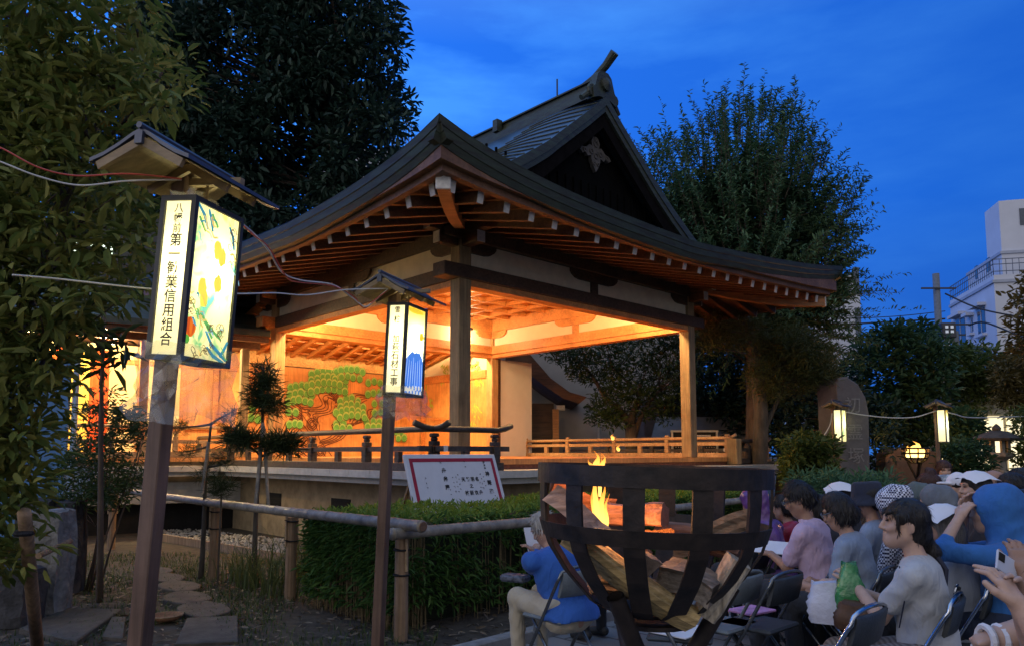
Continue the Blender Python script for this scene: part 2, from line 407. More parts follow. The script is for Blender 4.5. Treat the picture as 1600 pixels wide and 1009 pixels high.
# floor, veranda, plinth
m = MB(); sb(m, -.14, S+1.40, -.14, 9.2, 1.335, ZF)
P(m, 'stage_floor', M_int)
m = MB(); sb(m, -.10, S+1.36, -.10, 9.1, 1.262, 1.333); P(m, 'floor_beam', wood('red_edge_beam', (.22, .075, .04), 0))
m = MB()
sb(m, -1.02, -.10, -.66, 9.0, 1.16, 1.26); sb(m, -.098, S+2.7, -.66, -.10, 1.16, 1.26)
for k in range(16):                                  # board joints along the edge, a second narrow step below
    sb(m, -1.024, -1.00, -.4+k*.55, -.39+k*.55, 1.158, 1.262)
sb(m, -.90, -.10, -.54, 9.0, 1.07, 1.158); sb(m, -.098, S+2.6, -.54, -.10, 1.07, 1.158)
P(m, 'veranda', M_slab)
m = MB(); sb(m, -.42, S+1.2, -.12, 9.0, 0, 1.068); P(m, 'plinth', M_base)
for a in (.35, 1.9, 3.6):
    m = MB(); sb(m, a-.03, a+.58, -.128, -.1205, .39, .77)
    for k in range(5): sb(m, a, a+.55, -.135, -.1285, .42+k*.07, .46+k*.07)
    P(m, 'vent_grille', M_black)
for b in (2.2, 4.6):
    m = MB(); sb(m, -.428, -.4205, b-.03, b+.58, .39, .77)
    for k in range(5): sb(m, -.435, -.4285, b, b+.55, .42+k*.07, .46+k*.07)
    P(m, 'vent_grille', M_black)
# pillars
PW = .225
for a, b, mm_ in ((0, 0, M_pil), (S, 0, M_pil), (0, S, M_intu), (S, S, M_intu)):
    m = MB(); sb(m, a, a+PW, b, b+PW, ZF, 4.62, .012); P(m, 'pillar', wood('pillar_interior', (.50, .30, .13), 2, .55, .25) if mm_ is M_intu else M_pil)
# lower beams with orange inner trim, plaster frieze, upper beams
def side(a0, a1, b0, b1):             # one side of the square, given as the beam's outline
    return a0, a1, b0, b1
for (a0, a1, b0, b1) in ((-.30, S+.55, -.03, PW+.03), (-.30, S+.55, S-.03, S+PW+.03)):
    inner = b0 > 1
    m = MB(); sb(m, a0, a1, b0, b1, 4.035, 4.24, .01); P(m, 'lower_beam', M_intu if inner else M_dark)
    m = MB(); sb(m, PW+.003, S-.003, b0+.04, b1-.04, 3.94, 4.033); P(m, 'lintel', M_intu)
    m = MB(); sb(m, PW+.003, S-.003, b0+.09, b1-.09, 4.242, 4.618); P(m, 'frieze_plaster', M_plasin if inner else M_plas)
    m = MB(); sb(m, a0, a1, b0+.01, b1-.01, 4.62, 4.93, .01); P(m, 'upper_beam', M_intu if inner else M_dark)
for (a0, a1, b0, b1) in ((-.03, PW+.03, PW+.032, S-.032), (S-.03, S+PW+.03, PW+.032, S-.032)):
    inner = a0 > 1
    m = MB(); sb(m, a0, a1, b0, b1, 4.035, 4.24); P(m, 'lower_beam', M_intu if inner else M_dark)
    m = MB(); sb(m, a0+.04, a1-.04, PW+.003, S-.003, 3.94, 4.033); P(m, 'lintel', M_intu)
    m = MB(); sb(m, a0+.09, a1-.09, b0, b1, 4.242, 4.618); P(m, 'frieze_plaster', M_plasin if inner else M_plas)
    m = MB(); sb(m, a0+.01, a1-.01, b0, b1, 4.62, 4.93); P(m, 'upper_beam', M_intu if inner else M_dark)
# thin sheets over the near sides' inner faces: lamplight put into a paler wood
m = MB(); sb(m, PW, S, PW+.032, PW+.05, 4.04, 4.93); sb(m, PW+.032, PW+.05, PW+.06, S, 4.04, 4.93); P(m, 'lit_inner_face', M_intu)
# left side continues over the rear stage
m = MB(); sb(m, -.03, PW+.03, S+PW+.04, 9.1, 4.035, 4.24); sb(m, -.02, PW+.02, S+PW+.04, 9.1, 4.62, 4.93); P(m, 'rear_beam', M_dark)
m = MB(); sb(m, .06, PW-.06, S+PW+.04, 9.1, 4.242, 4.618); P(m, 'frieze_plaster', M_plas)
m = MB(); sb(m, -.02, PW+.02, 7.6, 7.75, 4.24, 4.62); P(m, 'strut', M_dark)
# struts and boat-shaped brackets
boat = [(-.62, .19), (-.62, .07), (-.58, .02), (-.50, -.03), (-.40, -.05), (.40, -.05), (.50, -.03), (.58, .02), (.62, .07), (.62, .19)]
hboat = [(-.11, .19), (-.11, -.05), (.40, -.05), (.50, -.03), (.58, .02), (.62, .07), (.62, .19)]
def bracket(o, x, thick, m_, shape=None):
    mb = MB(); n = x.cross(ZZ)*-1; mb.prism(shape or boat, o-n*(thick/2), x, ZZ, n*thick); return P(mb, 'bracket_arm', m_)
for o, x, k, shp in ((st(S/2+.11, .1125, 4.50), U2, 0, None), (st(.1125, S/2+.11, 4.50), V2, 0, None), (st(S/2+.11, S+.1125, 4.50), U2, 1, None), (st(S+.1125, S/2+.11, 4.50), V2, 1, None),
                (st(.1125, .1125, 4.50), U2, 0, 1), (st(.1125, .1125, 4.497), V2, 0, 1), (st(S+.1125, .1125, 4.50), -U2, 0, 1), (st(.1125, S+.1125, 4.50), -V2, 0, 1), (st(.1125, S+.1125, 4.50), V2, 0, 1),
                (st(S+.1125, S+.1125, 4.50), -U2, 1, 1), (st(S+.1125, S+.1125, 4.497), -V2, 1, 1), (st(S+.1125, .1125, 4.497), V2, 1, 1)):
    bracket(o, x, .20 if k == 0 else .21, M_intu if k else M_dark, hboat if shp else None)
for a, b, mm_ in ((S/2+.02, .03, M_dark), (.03, S/2+.02, M_dark), (S/2+.02, S+.03, M_intu), (S+.03, S/2+.02, M_intu)):
    m = MB(); sb(m, a, a+.18, b, b+.17, 4.243, 4.46) if b < .1 or b > S else sb(m, a, a+.17, b, b+.18, 4.243, 4.46); P(m, 'strut', mm_)
# bracket blocks with whitened ends at the corners
def wend(mb, a, b, z, dirv, ln, wd, ht):
    mb.bar(a_ := a, a+dirv*ln, wd, ht, ZZ, .012); return a+dirv*ln
for ca, cb in ((0, 0), (S, 0), (0, S)):
    for dv, off in ((-V2, U2*.11), (-U2, V2*.11)):
        if ca > 1 and dv == -U2: dv = U2*1.0; 
        if cb > 1 and dv == -V2: dv = V2*1.0
        o0 = st(ca, cb, 0)+off+(dv*.225 if (dv == U2*1.0 or dv == V2*1.0) else dv*0)
        for z, ln, h in ((4.60, .34, .17), (4.78, .52, .18)):
            m = MB(); m.bar(o0+ZZ*z-dv*.03, o0+ZZ*z+dv*ln, .15, h, ZZ, .01); blk = P(m, 'bracket_block', M_dark)
            m = MB(); m.bar(o0+ZZ*z+dv*ln, o0+ZZ*z+dv*(ln+.012), .148, h-.004, ZZ, .004); P(m, 'white_end', M_white, blk)
# --------------------------------------------------------------- roof
OL, OF = 2.085, 2.2
FT = np.array([[0, 5.09], [.35, 4.95], [1.06, 4.775], [2.16, 4.65], [3.48, 4.62], [5.08, 4.66], [7.07, 4.82], [8.6, 4.98], [9.4, 5.09], [10.2, 5.22]])
LT = np.array([[0, 5.09], [.35, 4.95], [1.03, 4.775], [2.0, 4.67], [2.87, 4.65], [5.13, 4.72], [8, 4.9], [10.3, 5.1]])
def smooth_interp(t, T):
    t = np.asarray(t, float); return (np.interp(t-.25, T[:, 0], T[:, 1])+np.interp(t+.25, T[:, 0], T[:, 1])+2*np.interp(t, T[:, 0], T[:, 1]))/4
def zF(a): return smooth_interp(a+OL, FT)
def zL(b): return smooth_interp(b+OF, LT)
PROF = np.array([[0, 4.64], [.6, 4.86], [1.2, 5.13], [1.76, 5.43], [2.5, 5.88], [3.08, 6.26], [3.6, 6.64], [4.05, 7.02], [4.6, 7.48], [5.03, 7.86]])
A1 = S+2.2; B1 = S+2.2
MID = (A1-OL)/2
def prof(d): return np.interp(d, PROF[:, 0], PROF[:, 1])
def dside(a): return np.minimum(a+OL, A1-a)*(5.03/((A1+OL)/2))
def roofz(a, b, gable=False):
    ds = dside(a); df = np.minimum(b+OF, B1+1.2-b)
    z = prof(ds)
    if not gable: z = np.minimum(z, prof(np.minimum(df, 3.2)) if np.ndim(df) else prof(min(df, 3.2)))
    lf = np.maximum(zF(a)-4.64, -.03)*np.exp(-np.maximum(df, 0)/1.3); ll = np.maximum(zL(b)-4.64, -.03)*np.exp(-np.maximum(ds, 0)/1.3)
    return z+np.where(np.abs(lf) > np.abs(ll), lf, ll)
def rp(a, b, dz=0.0): return st(a, b, float(roofz(a, b))+dz)
na = np.concatenate([np.linspace(-OL, 0, 16), np.linspace(.2, S, 26), np.linspace(S+.15, A1, 14)])
nb = np.concatenate([np.linspace(-OF, 0, 16), np.linspace(.05, .28, 2)])
m = MB(); m.grid([[rp(a, b) for a in na] for b in nb]); P(m, 'front_roof', M_copt, smooth=True)
def gp(a, b, dz=0.0):                # main slopes; towards the verge they roll down a little
    roll = .20*max(0, min(1, (.75-b)/1.05))**2*max(0, min(1, (float(dside(a))-1.0)/1.2))
    return st(a, b, float(roofz(a, b, True))-roll+dz)
nb2 = np.concatenate([np.linspace(-.33, .75, 8), np.linspace(1.1, B1+1.2, 18)])
na2 = na
def lower(a): return float(dside(a)) < 1.55
m = MB()
m.grid([[gp(a, b, .03) for a in np.linspace(MID-3.62, MID+3.62, 47)] for b in nb2[:8]])
m.grid([[gp(a, b, .02) for a in np.linspace(-OL, A1, 60)] for b in nb2[2:] if b >= .0])
P(m, 'main_roof', M_copt, smooth=True)
m = MB()                              # batten seams across the rolled verge and down the left slope
for k in range(18):
    h0 = .22+k*.195
    pts = [gp(MID-h0-.42*t, -.30+1.25*t**1.3, .045) for t in np.linspace(0, 1, 6)]
    m.tube(pts, .011, 5)
P(m, 'roof_seam', M_cop)
# roof edge: a deep layered band along the eaves, then the fascia boards
def edge(fn, ts, drop0, drop1, inset0, inset1, nrm, name, mm_, thick=.10):
    mb = MB(); rows = []
    for t in ts:
        p = fn(t); rows.append([p+ZZ*-drop0-nrm*inset0, p+ZZ*-(drop0+(drop1-drop0)*.33)-nrm*(inset0+(inset1-inset0)*.2), p+ZZ*-(drop0+(drop1-drop0)*.36)-nrm*(inset0+(inset1-inset0)*.2+.012),
                                p+ZZ*-(drop0+(drop1-drop0)*.68)-nrm*(inset0+(inset1-inset0)*.55), p+ZZ*-(drop0+(drop1-drop0)*.71)-nrm*(inset0+(inset1-inset0)*.55+.012), p+ZZ*-drop1-nrm*inset1, p+ZZ*-drop1-nrm*(inset1+thick)])
    mb.grid(rows); return P(mb, name, mm_, smooth=False)
tf = np.linspace(-OL, A1, 64); tl = np.linspace(-OF, B1+1.2, 64)
efront = lambda a: st(a, -OF, float(roofz(a, -OF)))
eleft = lambda b: st(-OL, b, float(roofz(-OL, b)))
eright = lambda b: st(A1, b, float(roofz(A1, b)))
for fn, ts, nrm in ((efront, tf, -V2), (eleft, tl, -U2), (eright, tl, U2)):
    def fi(t, fn=fn, nrm=nrm, ts=ts):
        # keep mitred corners: pull the ends in together with the inset
        return fn(t)
    edge(fn, ts, -.01, .24, 0, .10, nrm, 'roof_edge', M_cop)
def mitre(fn_ab, ts, ins):            # the line of an eave inset by ins on all sides
    return fn_ab
M_fas = wood('fascia_wood', (.17, .085, .045), 0, .6, .3)
def fascia(sidex, ins, z0, z1, name):
    mb = MB(); rows = []
    lo, hi = -OL+ins, A1-ins; lob, hib = -OF+ins, B1+1.2-ins
    for q in np.linspace(0, 1, 60):
        if sidex == 'F': a, b, nrm, e = lo+(hi-lo)*q, lob, -V2, float(roofz(lo+(hi-lo)*q, -OF))
        elif sidex == 'L': a, b, nrm, e = lo, lob+(hib-lob)*q, -U2, float(roofz(-OL, lob+(hib-lob)*q))
        else: a, b, nrm, e = hi, lob+(hib-lob)*q, U2, float(roofz(A1, lob+(hib-lob)*q))
        zb = 4.395+(e-4.63)*.45
        zt, zl = (e-.235, zb+.075) if ins < .2 else (zb+.085, zb)
        if z0: pass
        p = st(a, b, 0); rows.append([p+ZZ*zt, p+ZZ*zl, p+ZZ*zl-nrm*.09, p+ZZ*zt-nrm*.09])
    mb.grid(rows); return P(mb, name, M_fas)
for s_ in 'FLR':
    fascia(s_, .11, 0, 0, 'fascia_board'); fascia(s_, .20, 0, 0, 'fascia_board')
# soffit boards under the eaves
def tipz(e): return 4.40+(e-4.65)*.30
m = MB()
def soff(a, b):
    d = min(a+OL, A1-a, b+OF, 9)
    e = float(roofz(np.clip(a, -OL, A1), -OF)) if (b+OF) <= min(a+OL, A1-a) else float(roofz(-OL, b))
    return 4.47+(e-4.63)*.40*max(0, 1-d/1.6)+min(1, max(0, d-.2)/2.0)*.47
sa = np.concatenate([np.linspace(-OL+.2, 0, 12), np.linspace(.3, S-.1, 16), np.linspace(S+.1, A1-.2, 12)])
m.grid([[st(a, b, soff(a, b)) for a in sa] for b in np.linspace(-OF+.2, .05, 10)])
m.grid([[st(a, b, soff(a, b)) for a in np.linspace(-OL+.2, .05, 10)] for b in np.linspace(.06, B1+1.0, 22)])
m.grid([[st(a, b, soff(a, b)) for a in np.linspace(S+PW, A1-.2, 10)] for b in np.linspace(.06, B1+1.0, 22)])
P(m, 'soffit', wood('soffit_boards', (.125, .060, .034), 1))
# rafters, each with a whitened end
def rafter(p_tip, p_in, e):
    mb = MB(); d = (Vector(p_tip)-Vector(p_in)).normalized()
    mb.m = 0; mb.bar(p_in, Vector(p_tip)-d*.012, .085, .135, ZZ)
    mb.m = 1; mb.bar(Vector(p_tip)-d*.012, p_tip, .088, .138, ZZ)
    return mb.build('rafter', [M_raft, M_white], stage)
k = 0; a = -1.62
while a < A1-.45:
    e = float(roofz(a, -OF)); zt = tipz(e)+(.12 if a < -1 else 0)*0
    bi = .02
    if a < 0: bi = max(-1.6, a)
    if a > S+.2: bi = max(-1.6, -(a-S-.2))
    zi = zt+(4.885-zt)*((bi+1.85)/1.87)
    rafter(st(a, -1.85, zt), st(a, bi, zi), e); a += .42
b = -1.62
while b < B1-.2:
    e = float(roofz(-OL, b)); zt = tipz(e); ai = .02
    if b < 0: ai = max(-1.5, b)
    rafter(st(-1.74, b, zt), st(ai, b, zt+(4.885-zt)*((ai+1.74)/1.76)), e); b += .46
b = -1.3
while b < B1-.2:
    e = float(roofz(A1, b)); zt = tipz(e); ai = S+PW+.02
    if b < 0: ai = S+PW+.02-b
    rafter(st(A1-.36, b, zt), st(min(ai, A1-.6), b, zt+(4.885-zt)*((A1-.36-min(ai, A1-.6))/1.62)), e); b += .42
# hip rafters at the corners: bent up, white ended
for ca, cb, da, db in ((0, 0, -1, -1), (S+PW, 0, 1, -1)):
    pts = []
    for t in np.linspace(0, 1, 7):
        pts.append(st(ca+da*1.76*t, cb+db*1.86*t, 4.86-.56*t+.22*t**3))
    mb = MB()
    for i in range(6): mb.bar(pts[i], pts[i+1]+(pts[i+1]-pts[i])*.02, .15, .20, ZZ)
    hr = P(mb, 'hip_rafter', wood('hip_rafter_wood', (.40, .19, .075), 0))
    mb = MB(); d = (pts[6]-pts[5]).normalized(); mb.bar(pts[6]+d*.002, pts[6]+d*.03, .17, .22, ZZ, .01); P(mb, 'white_end', M_white, hr)
# gable: recessed wall, barge boards, carved pendant, verge thickness
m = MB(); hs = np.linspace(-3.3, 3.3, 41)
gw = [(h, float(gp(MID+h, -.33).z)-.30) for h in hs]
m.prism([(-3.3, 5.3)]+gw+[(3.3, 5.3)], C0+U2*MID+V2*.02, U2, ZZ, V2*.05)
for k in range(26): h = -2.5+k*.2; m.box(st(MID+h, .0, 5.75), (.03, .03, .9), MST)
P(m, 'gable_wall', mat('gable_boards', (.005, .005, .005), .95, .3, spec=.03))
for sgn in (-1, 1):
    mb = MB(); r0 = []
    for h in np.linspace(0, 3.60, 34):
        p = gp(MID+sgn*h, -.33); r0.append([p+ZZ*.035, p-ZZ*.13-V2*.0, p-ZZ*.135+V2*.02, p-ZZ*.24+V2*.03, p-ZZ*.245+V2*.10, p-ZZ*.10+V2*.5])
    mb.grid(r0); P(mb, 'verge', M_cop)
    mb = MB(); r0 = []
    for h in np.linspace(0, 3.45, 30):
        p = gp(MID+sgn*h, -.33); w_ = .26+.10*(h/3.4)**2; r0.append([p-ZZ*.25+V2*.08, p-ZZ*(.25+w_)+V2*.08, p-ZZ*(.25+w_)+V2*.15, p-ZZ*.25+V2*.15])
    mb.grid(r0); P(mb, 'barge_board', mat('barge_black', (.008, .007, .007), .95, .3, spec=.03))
m = MB(); o = st(MID, .0, 6.95)           # pendant with curling wings
half = [(x*.72, y*.8) for x, y in [(0, .12), (.10, .10), (.16, -.02), (.12, -.12), (.22, -.10), (.36, -.20), (.52, -.22), (.58, -.30), (.48, -.36), (.38, -.30), (.30, -.38), (.18, -.34), (.16, -.44), (.10, -.56), (0, -.68)]]
m.prism([(-x, y) for x, y in half[::-1]]+half[1:-1], o, U2, ZZ, -V2*.07)
for x, y, r in ((0, -.05, .075), (.17, -.25, .06), (-.17, -.25, .06), (.42, -.28, .05), (-.42, -.28, .05), (0, -.32, .07), (.07, -.5, .04), (-.07, -.5, .04)):
    m.tube([o+U2*(x*.72+r*.7*math.cos(t))+ZZ*(y*.8+r*.7*math.sin(t))-V2*.075 for t in np.linspace(0, 5.4, 10)], .015, 5)
P(m, 'carved_pendant', mat('pale_carving', (.085, .075, .065), .8, .4, 14))
# ridge with its end ornament
m = MB()
zr = 7.74
for z0, z1, hw in ((zr-.12, zr+.02, .30), (zr+.022, zr+.12, .20), (zr+.122, zr+.22, .17), (zr+.222, zr+.25, .22)):
    sb(m, MID-hw, MID+hw, -.16, 7.6, z0, z1)
m.tube([st(MID, -.1, zr+.28), st(MID, 7.5, zr+.28)], .07, 10)
rd = P(m, 'ridge', M_cop)
m = MB(); orn = [(-.30, -.16), (-.33, .0), (-.26, .08), (-.22, .20), (-.18, .32), (-.09, .39), (.09, .39), (.18, .32), (.22, .20), (.26, .08), (.33, 0), (.30, -.16), (.15, -.10), (-.15, -.10)]
m.prism(orn, st(MID, -.30, zr+.02), U2, ZZ, V2*.16)
m.lathe(st(MID, -.30, zr+.17), [(.12, 0), (.12, .05), (.07, .07), (.02, .09)], 12, Matrix((U2, ZZ, -V2)).transposed())
for s_ in (-1, 1): 
    m.tube([st(MID+s_*(.30+.08*math.sin(t)), -.24, zr+.0+.08*math.cos(t)) for t in np.linspace(0, 5.5, 9)], .042, 6)
    m.tube([st(MID+s_*.26, -.22, zr+.08), st(MID+s_*.36, -.2, zr-.06), st(MID+s_*.50, -.18, zr-.18)], [.07, .06, .05], 8)
P(m, 'ridge_end_tile', M_cop, rd)
m = MB(); m.tube([st(MID, .30, zr+.30), st(MID, -.05, zr+.38), st(MID, -.32, zr+.52), st(MID, -.52, zr+.68)], [.065, .07, .075, .085], 12); P(m, 'ridge_finial', M_cop, rd)
m = MB(); m.tube([st(MID, .85, zr+.3), st(MID, .85, zr+.72)], .015, 6); P(m, 'lightning_rod', M_cop, rd)
m = MB(); sb(m, MID-.34, MID-.2, 2.15, 2.28, zr+.05, zr+.29); P(m, 'ridge_block', M_cop, rd)
# --------------------------------------------------------------- inside: coffered ceiling, rear stage
m = MB(); sb(m, PW+.051, S-.03, PW+.051, S-.03, 4.93, 4.96); P(m, 'ceiling_boards', M_int)
m = MB()
for k in range(1, 9): q = PW+(S-PW)*k/9; sb(m, q-.035, q+.035, PW+.06, S-.04, 4.83, 4.928)
for k in range(1, 9): q = PW+(S-PW)*k/9; sb(m, PW+.06, S-.04, q-.035, q+.035, 4.838, 4.926)
P(m, 'ceiling_lattice', M_intu)
BW = 8.9
M_pw = wood('pine_wall_boards', (.66, .335, .11), 2, .5, .18)
m = MB(); sb(m, -.2, S+.2, BW, BW+.08, ZF, 3.66); pinewall = P(m, 'back_wall', M_pw)
m = MB(); sb(m, -.2, S+.3, BW-.03, BW+.06, 3.663, 4.25); P(m, 'wall_band', wood('pale_band', (.66, .42, .17), 0))
m = MB(); sb(m, -.2, S+.2, BW-.012, BW-.002, 3.635, 3.66); P(m, 'wall_moulding', M_dark)
m = MB(); sb(m, S+.02, S+.12, S+PW+.003, BW-.003, ZF, 3.45); sidewall = P(m, 'side_wall', M_pw)
m = MB(); sb(m, S-.02, S+.16, S+PW+.003, BW-.003, 3.453, 3.66); P(m, 'wall_band', M_intu)
m = MB(); sb(m, S+.05, S+.13, S+PW+.003, BW-.003, 3.663, 4.62); P(m, 'frieze_plaster', M_plasin)
m = MB(); sb(m, S-.06, S+.02, BW-.14, BW-.035, ZF, 3.66); P(m, 'corner_post', M_intu)
# kirido door in the side wall
m = MB(); sb(m, S-.015, S+.017, 7.55, 8.32, ZF, 2.42); sb(m, S-.035, S-.016, 7.42, 8.45, 2.42, 2.49); sb(m, S-.035, S-.016, 7.47, 7.54, ZF, 2.418); dr = P(m, 'side_door', M_intu)
# rear ceiling: sloping rafters on boards
m = MB(); m.add([st(-.2, S+PW+.04, 4.62), st(S+.2, S+PW+.04, 4.62), st(S+.2, BW, 3.98), st(-.2, BW, 3.98)], [(0, 1, 2, 3)]); P(m, 'rear_ceiling', M_int)
for k in range(14):
    a = .1+k*.435
    m = MB(); m.bar(st(a, S+PW+.05, 4.55), st(a, BW-.03, 3.92), .075, .10, ZZ); P(m, 'rear_rafter', M_intu)
m = MB()
for k in range(7): b = S+.55+k*.38; z = 4.62-.64*(b-S-.26)/(BW-S-.26)-.035; m.bar(st(-.1, b, z), st(S, b, z), .05, .04, ZZ)
P(m, 'rear_batten', M_intu)
m = MB(); sb(m, .1, S, S+.8, S+.98, 4.05, 4.22); P(m, 'rear_tie_beam', M_intu)
# cream wall beyond the right rear pillar
m = MB(); sb(m, S+PW+.10, S+1.50, S+.06, S+.16, ZF, 3.94); P(m, 'cream_wall', mat('cream_wall', (.66, .65, .60), .9, .05, 3))
m = MB(); sb(m, S+PW+.003, S+PW+.097, S+.02, S+.2, ZF, 3.94); P(m, 'wall_jamb', M_dark)

# ---- painted pine: flat paint on the boards
def onplane(px, py, o, n):
    d = ray(px, py); e = Vector((0, 0, EYE)); t = (Vector(o)-e).dot(n)/d.dot(n); return e+d*t
G1 = mat('pine_paint_rim', (.30, .50, .15), .7, .10, 20); G2 = mat('pine_paint_green', (.085, .33, .075), .7, .2, 20); G3 = mat('pine_paint_dark', (.03, .13, .04), .7, .2, 20)
T1 = mat('trunk_paint', (.50, .23, .075), .7, .25, 12); T2 = mat('trunk_ink', (.10, .035, .015), .7, .2, 20)
po = st(0, BW-.002, 0)
def disc(mb, c, rx, ry, lift, n=12, rot=0):
    k = 2*math.pi/n; V = [c-V2*lift]+[c+U2*(rx*math.cos(k*i))+ZZ*(ry*math.sin(k*i))-V2*lift for i in range(n)]
    mb.add(V, [(0, 1+i, 1+(i+1) % n) for i in range(n)])
clumps = [(541, 577, 58, 30), (508, 594, 76, 36), (584, 605, 44, 22), (466, 614, 50, 28), (545, 636, 56, 34), (456, 652, 30, 24), (590, 636, 34, 18), (582, 661, 40, 11), (531, 664, 34, 8), (622, 678, 24, 12), (388, 644, 34, 22)]
mg = [MB(), MB(), MB(), MB()]
mt = MB(); mi = MB()
def ribbon(mb, pts, w0, w1, lift):
    P3 = [onplane(x, y, po, V2)-V2*lift for x, y in pts]
    for i in range(len(P3)-1):
        d = (P3[i+1]-P3[i]).normalized(); nrm = d.cross(V2); t0 = i/(len(P3)-1); t1 = (i+1)/(len(P3)-1)
        wa = w0+(w1-w0)*t0; wb = w0+(w1-w0)*t1
        mb.add([P3[i]-nrm*wa, P3[i]+nrm*wa, P3[i+1]+nrm*wb+d*.01, P3[i+1]-nrm*wb+d*.01], [(0, 1, 2, 3)])
def wav(p0, p1, amp, n=14, ph=0):
    return [(p0[0]+(p1[0]-p0[0])*t+amp*math.sin(t*9+ph)*(1-t*.3), p0[1]+(p1[1]-p0[1])*t+amp*.5*math.cos(t*7+ph)) for t in np.linspace(0, 1, n)]
trunks = [((500, 735), (478, 650), 9, .42, .34), ((478, 652), (520, 625), 7, .34, .20), ((520, 628), (575, 622), 5, .16, .06), ((478, 650), (445, 625), 5, .2, .08), ((505, 690), (560, 655), 6, .2, .1), ((470, 660), (450, 640), 4, .16, .07), ((520, 626), (530, 600), 4, .09, .04), ((540, 660), (590, 645), 5, .12, .05)]
for i, (p0, p1, am, w0, w1) in enumerate(trunks):
    ribbon(mt, wav(p0, p1, am, 14, i), w0, w1, .004+.0006*i)
    for j in range(5):
        o = (j-2)*.42; dx = (p1[1]-p0[1]); dy = -(p1[0]-p0[0]); ln = math.hypot(dx, dy); q = w0*55*o/ln
        ribbon(mi, wav((p0[0]+dx*q, p0[1]+dy*q), (p1[0]+dx*q*.6, p1[1]+dy*q*.6), am*(.7+.25*j), 18, i+j*.6), .014, .010, .012+.0005*(i+j))
for (x, y) in ((487, 662), (478, 690), (500, 705), (530, 672)):
    for r in (3, 5.5, 8): ribbon(mi, [(x+r*math.cos(t), y+r*1.2*math.sin(t)) for t in np.linspace(0, 6.3, 14)], .013, .013, .0185)
rr = random.Random(3); q = 0
for ci, (cx, cy, cw, ch) in enumerate(clumps):
    ch *= .80; cw *= .92
    rows = max(2, int(ch/6.5)); 
    base = onplane(cx, cy, po, V2)
    for r in range(rows):
        f = r/(rows-1); half = cw/2*(.45+.55*math.sin(math.pi/2*(.35+.65*f)))*(1 if f < .95 else .9); n = max(2, int(half*2/8.2))
        for i in range(n):
            u = (i+.5)/n*2-1; px = cx+u*half+rr.uniform(-1.0, 1.0)+(3.6 if r % 2 else 0); py = rr.uniform(-.8, .8)+ cy-ch/2+ch*f+(u*u)*ch*.30*(1-f*.2)-ch*.06
            c = onplane(px, py, po, V2); rx = .088*(1+.12*rr.random()); ry = rx*1.15; q += 1; l = .020+.0009*(r*n+i) % .02+.022*f+.0001*i
            disc(mg[3], c-ZZ*.010, rx*1.10, ry*1.12, l-.0006); disc(mg[0], c, rx, ry, l); disc(mg[1], c-ZZ*.020, rx*.80, ry*.76, l+.0006)
for mb, nm, mm_ in ((mt, 'painted_trunk', T1), (mi, 'painted_bark_lines', T2), (mg[3], 'painted_needle_shade', G3), (mg[0], 'painted_needle_rims', G1), (mg[1], 'painted_needles', G2)):
    P(mb, nm, mm_, pinewall)
# painted bamboo on the side wall
so_ = st(S+.018, 0, 0); mb = MB(); ms = MB()
BG = mat('bamboo_paint', (.34, .50, .08), .7, .3, 30)
for (x, y, n, sp) in ((742, 578, 26, 16), (748, 592, 14, 9), (662, 590, 9, 8), (664, 608, 10, 7), (673, 628, 8, 6), (745, 640, 12, 10), (742, 660, 8, 7), (696, 574, 12, 8), (690, 590, 7, 6)):
    for i in range(n):
        c = onplane(x+rr.uniform(-sp, sp)*.55, y+rr.uniform(-sp, sp), so_, U2)-U2*(.004+.0004*i); an = rr.uniform(-2.6, -.5); d = V2*math.cos(an)+ZZ*math.sin(an); nn = d.cross(U2); ln = rr.uniform(.12, .2)
        mb.add([c, c+d*ln*.4+nn*.022, c+d*ln, c+d*ln*.4-nn*.022], [(0, 1, 2, 3)])
P(mb, 'painted_bamboo', BG, sidewall)
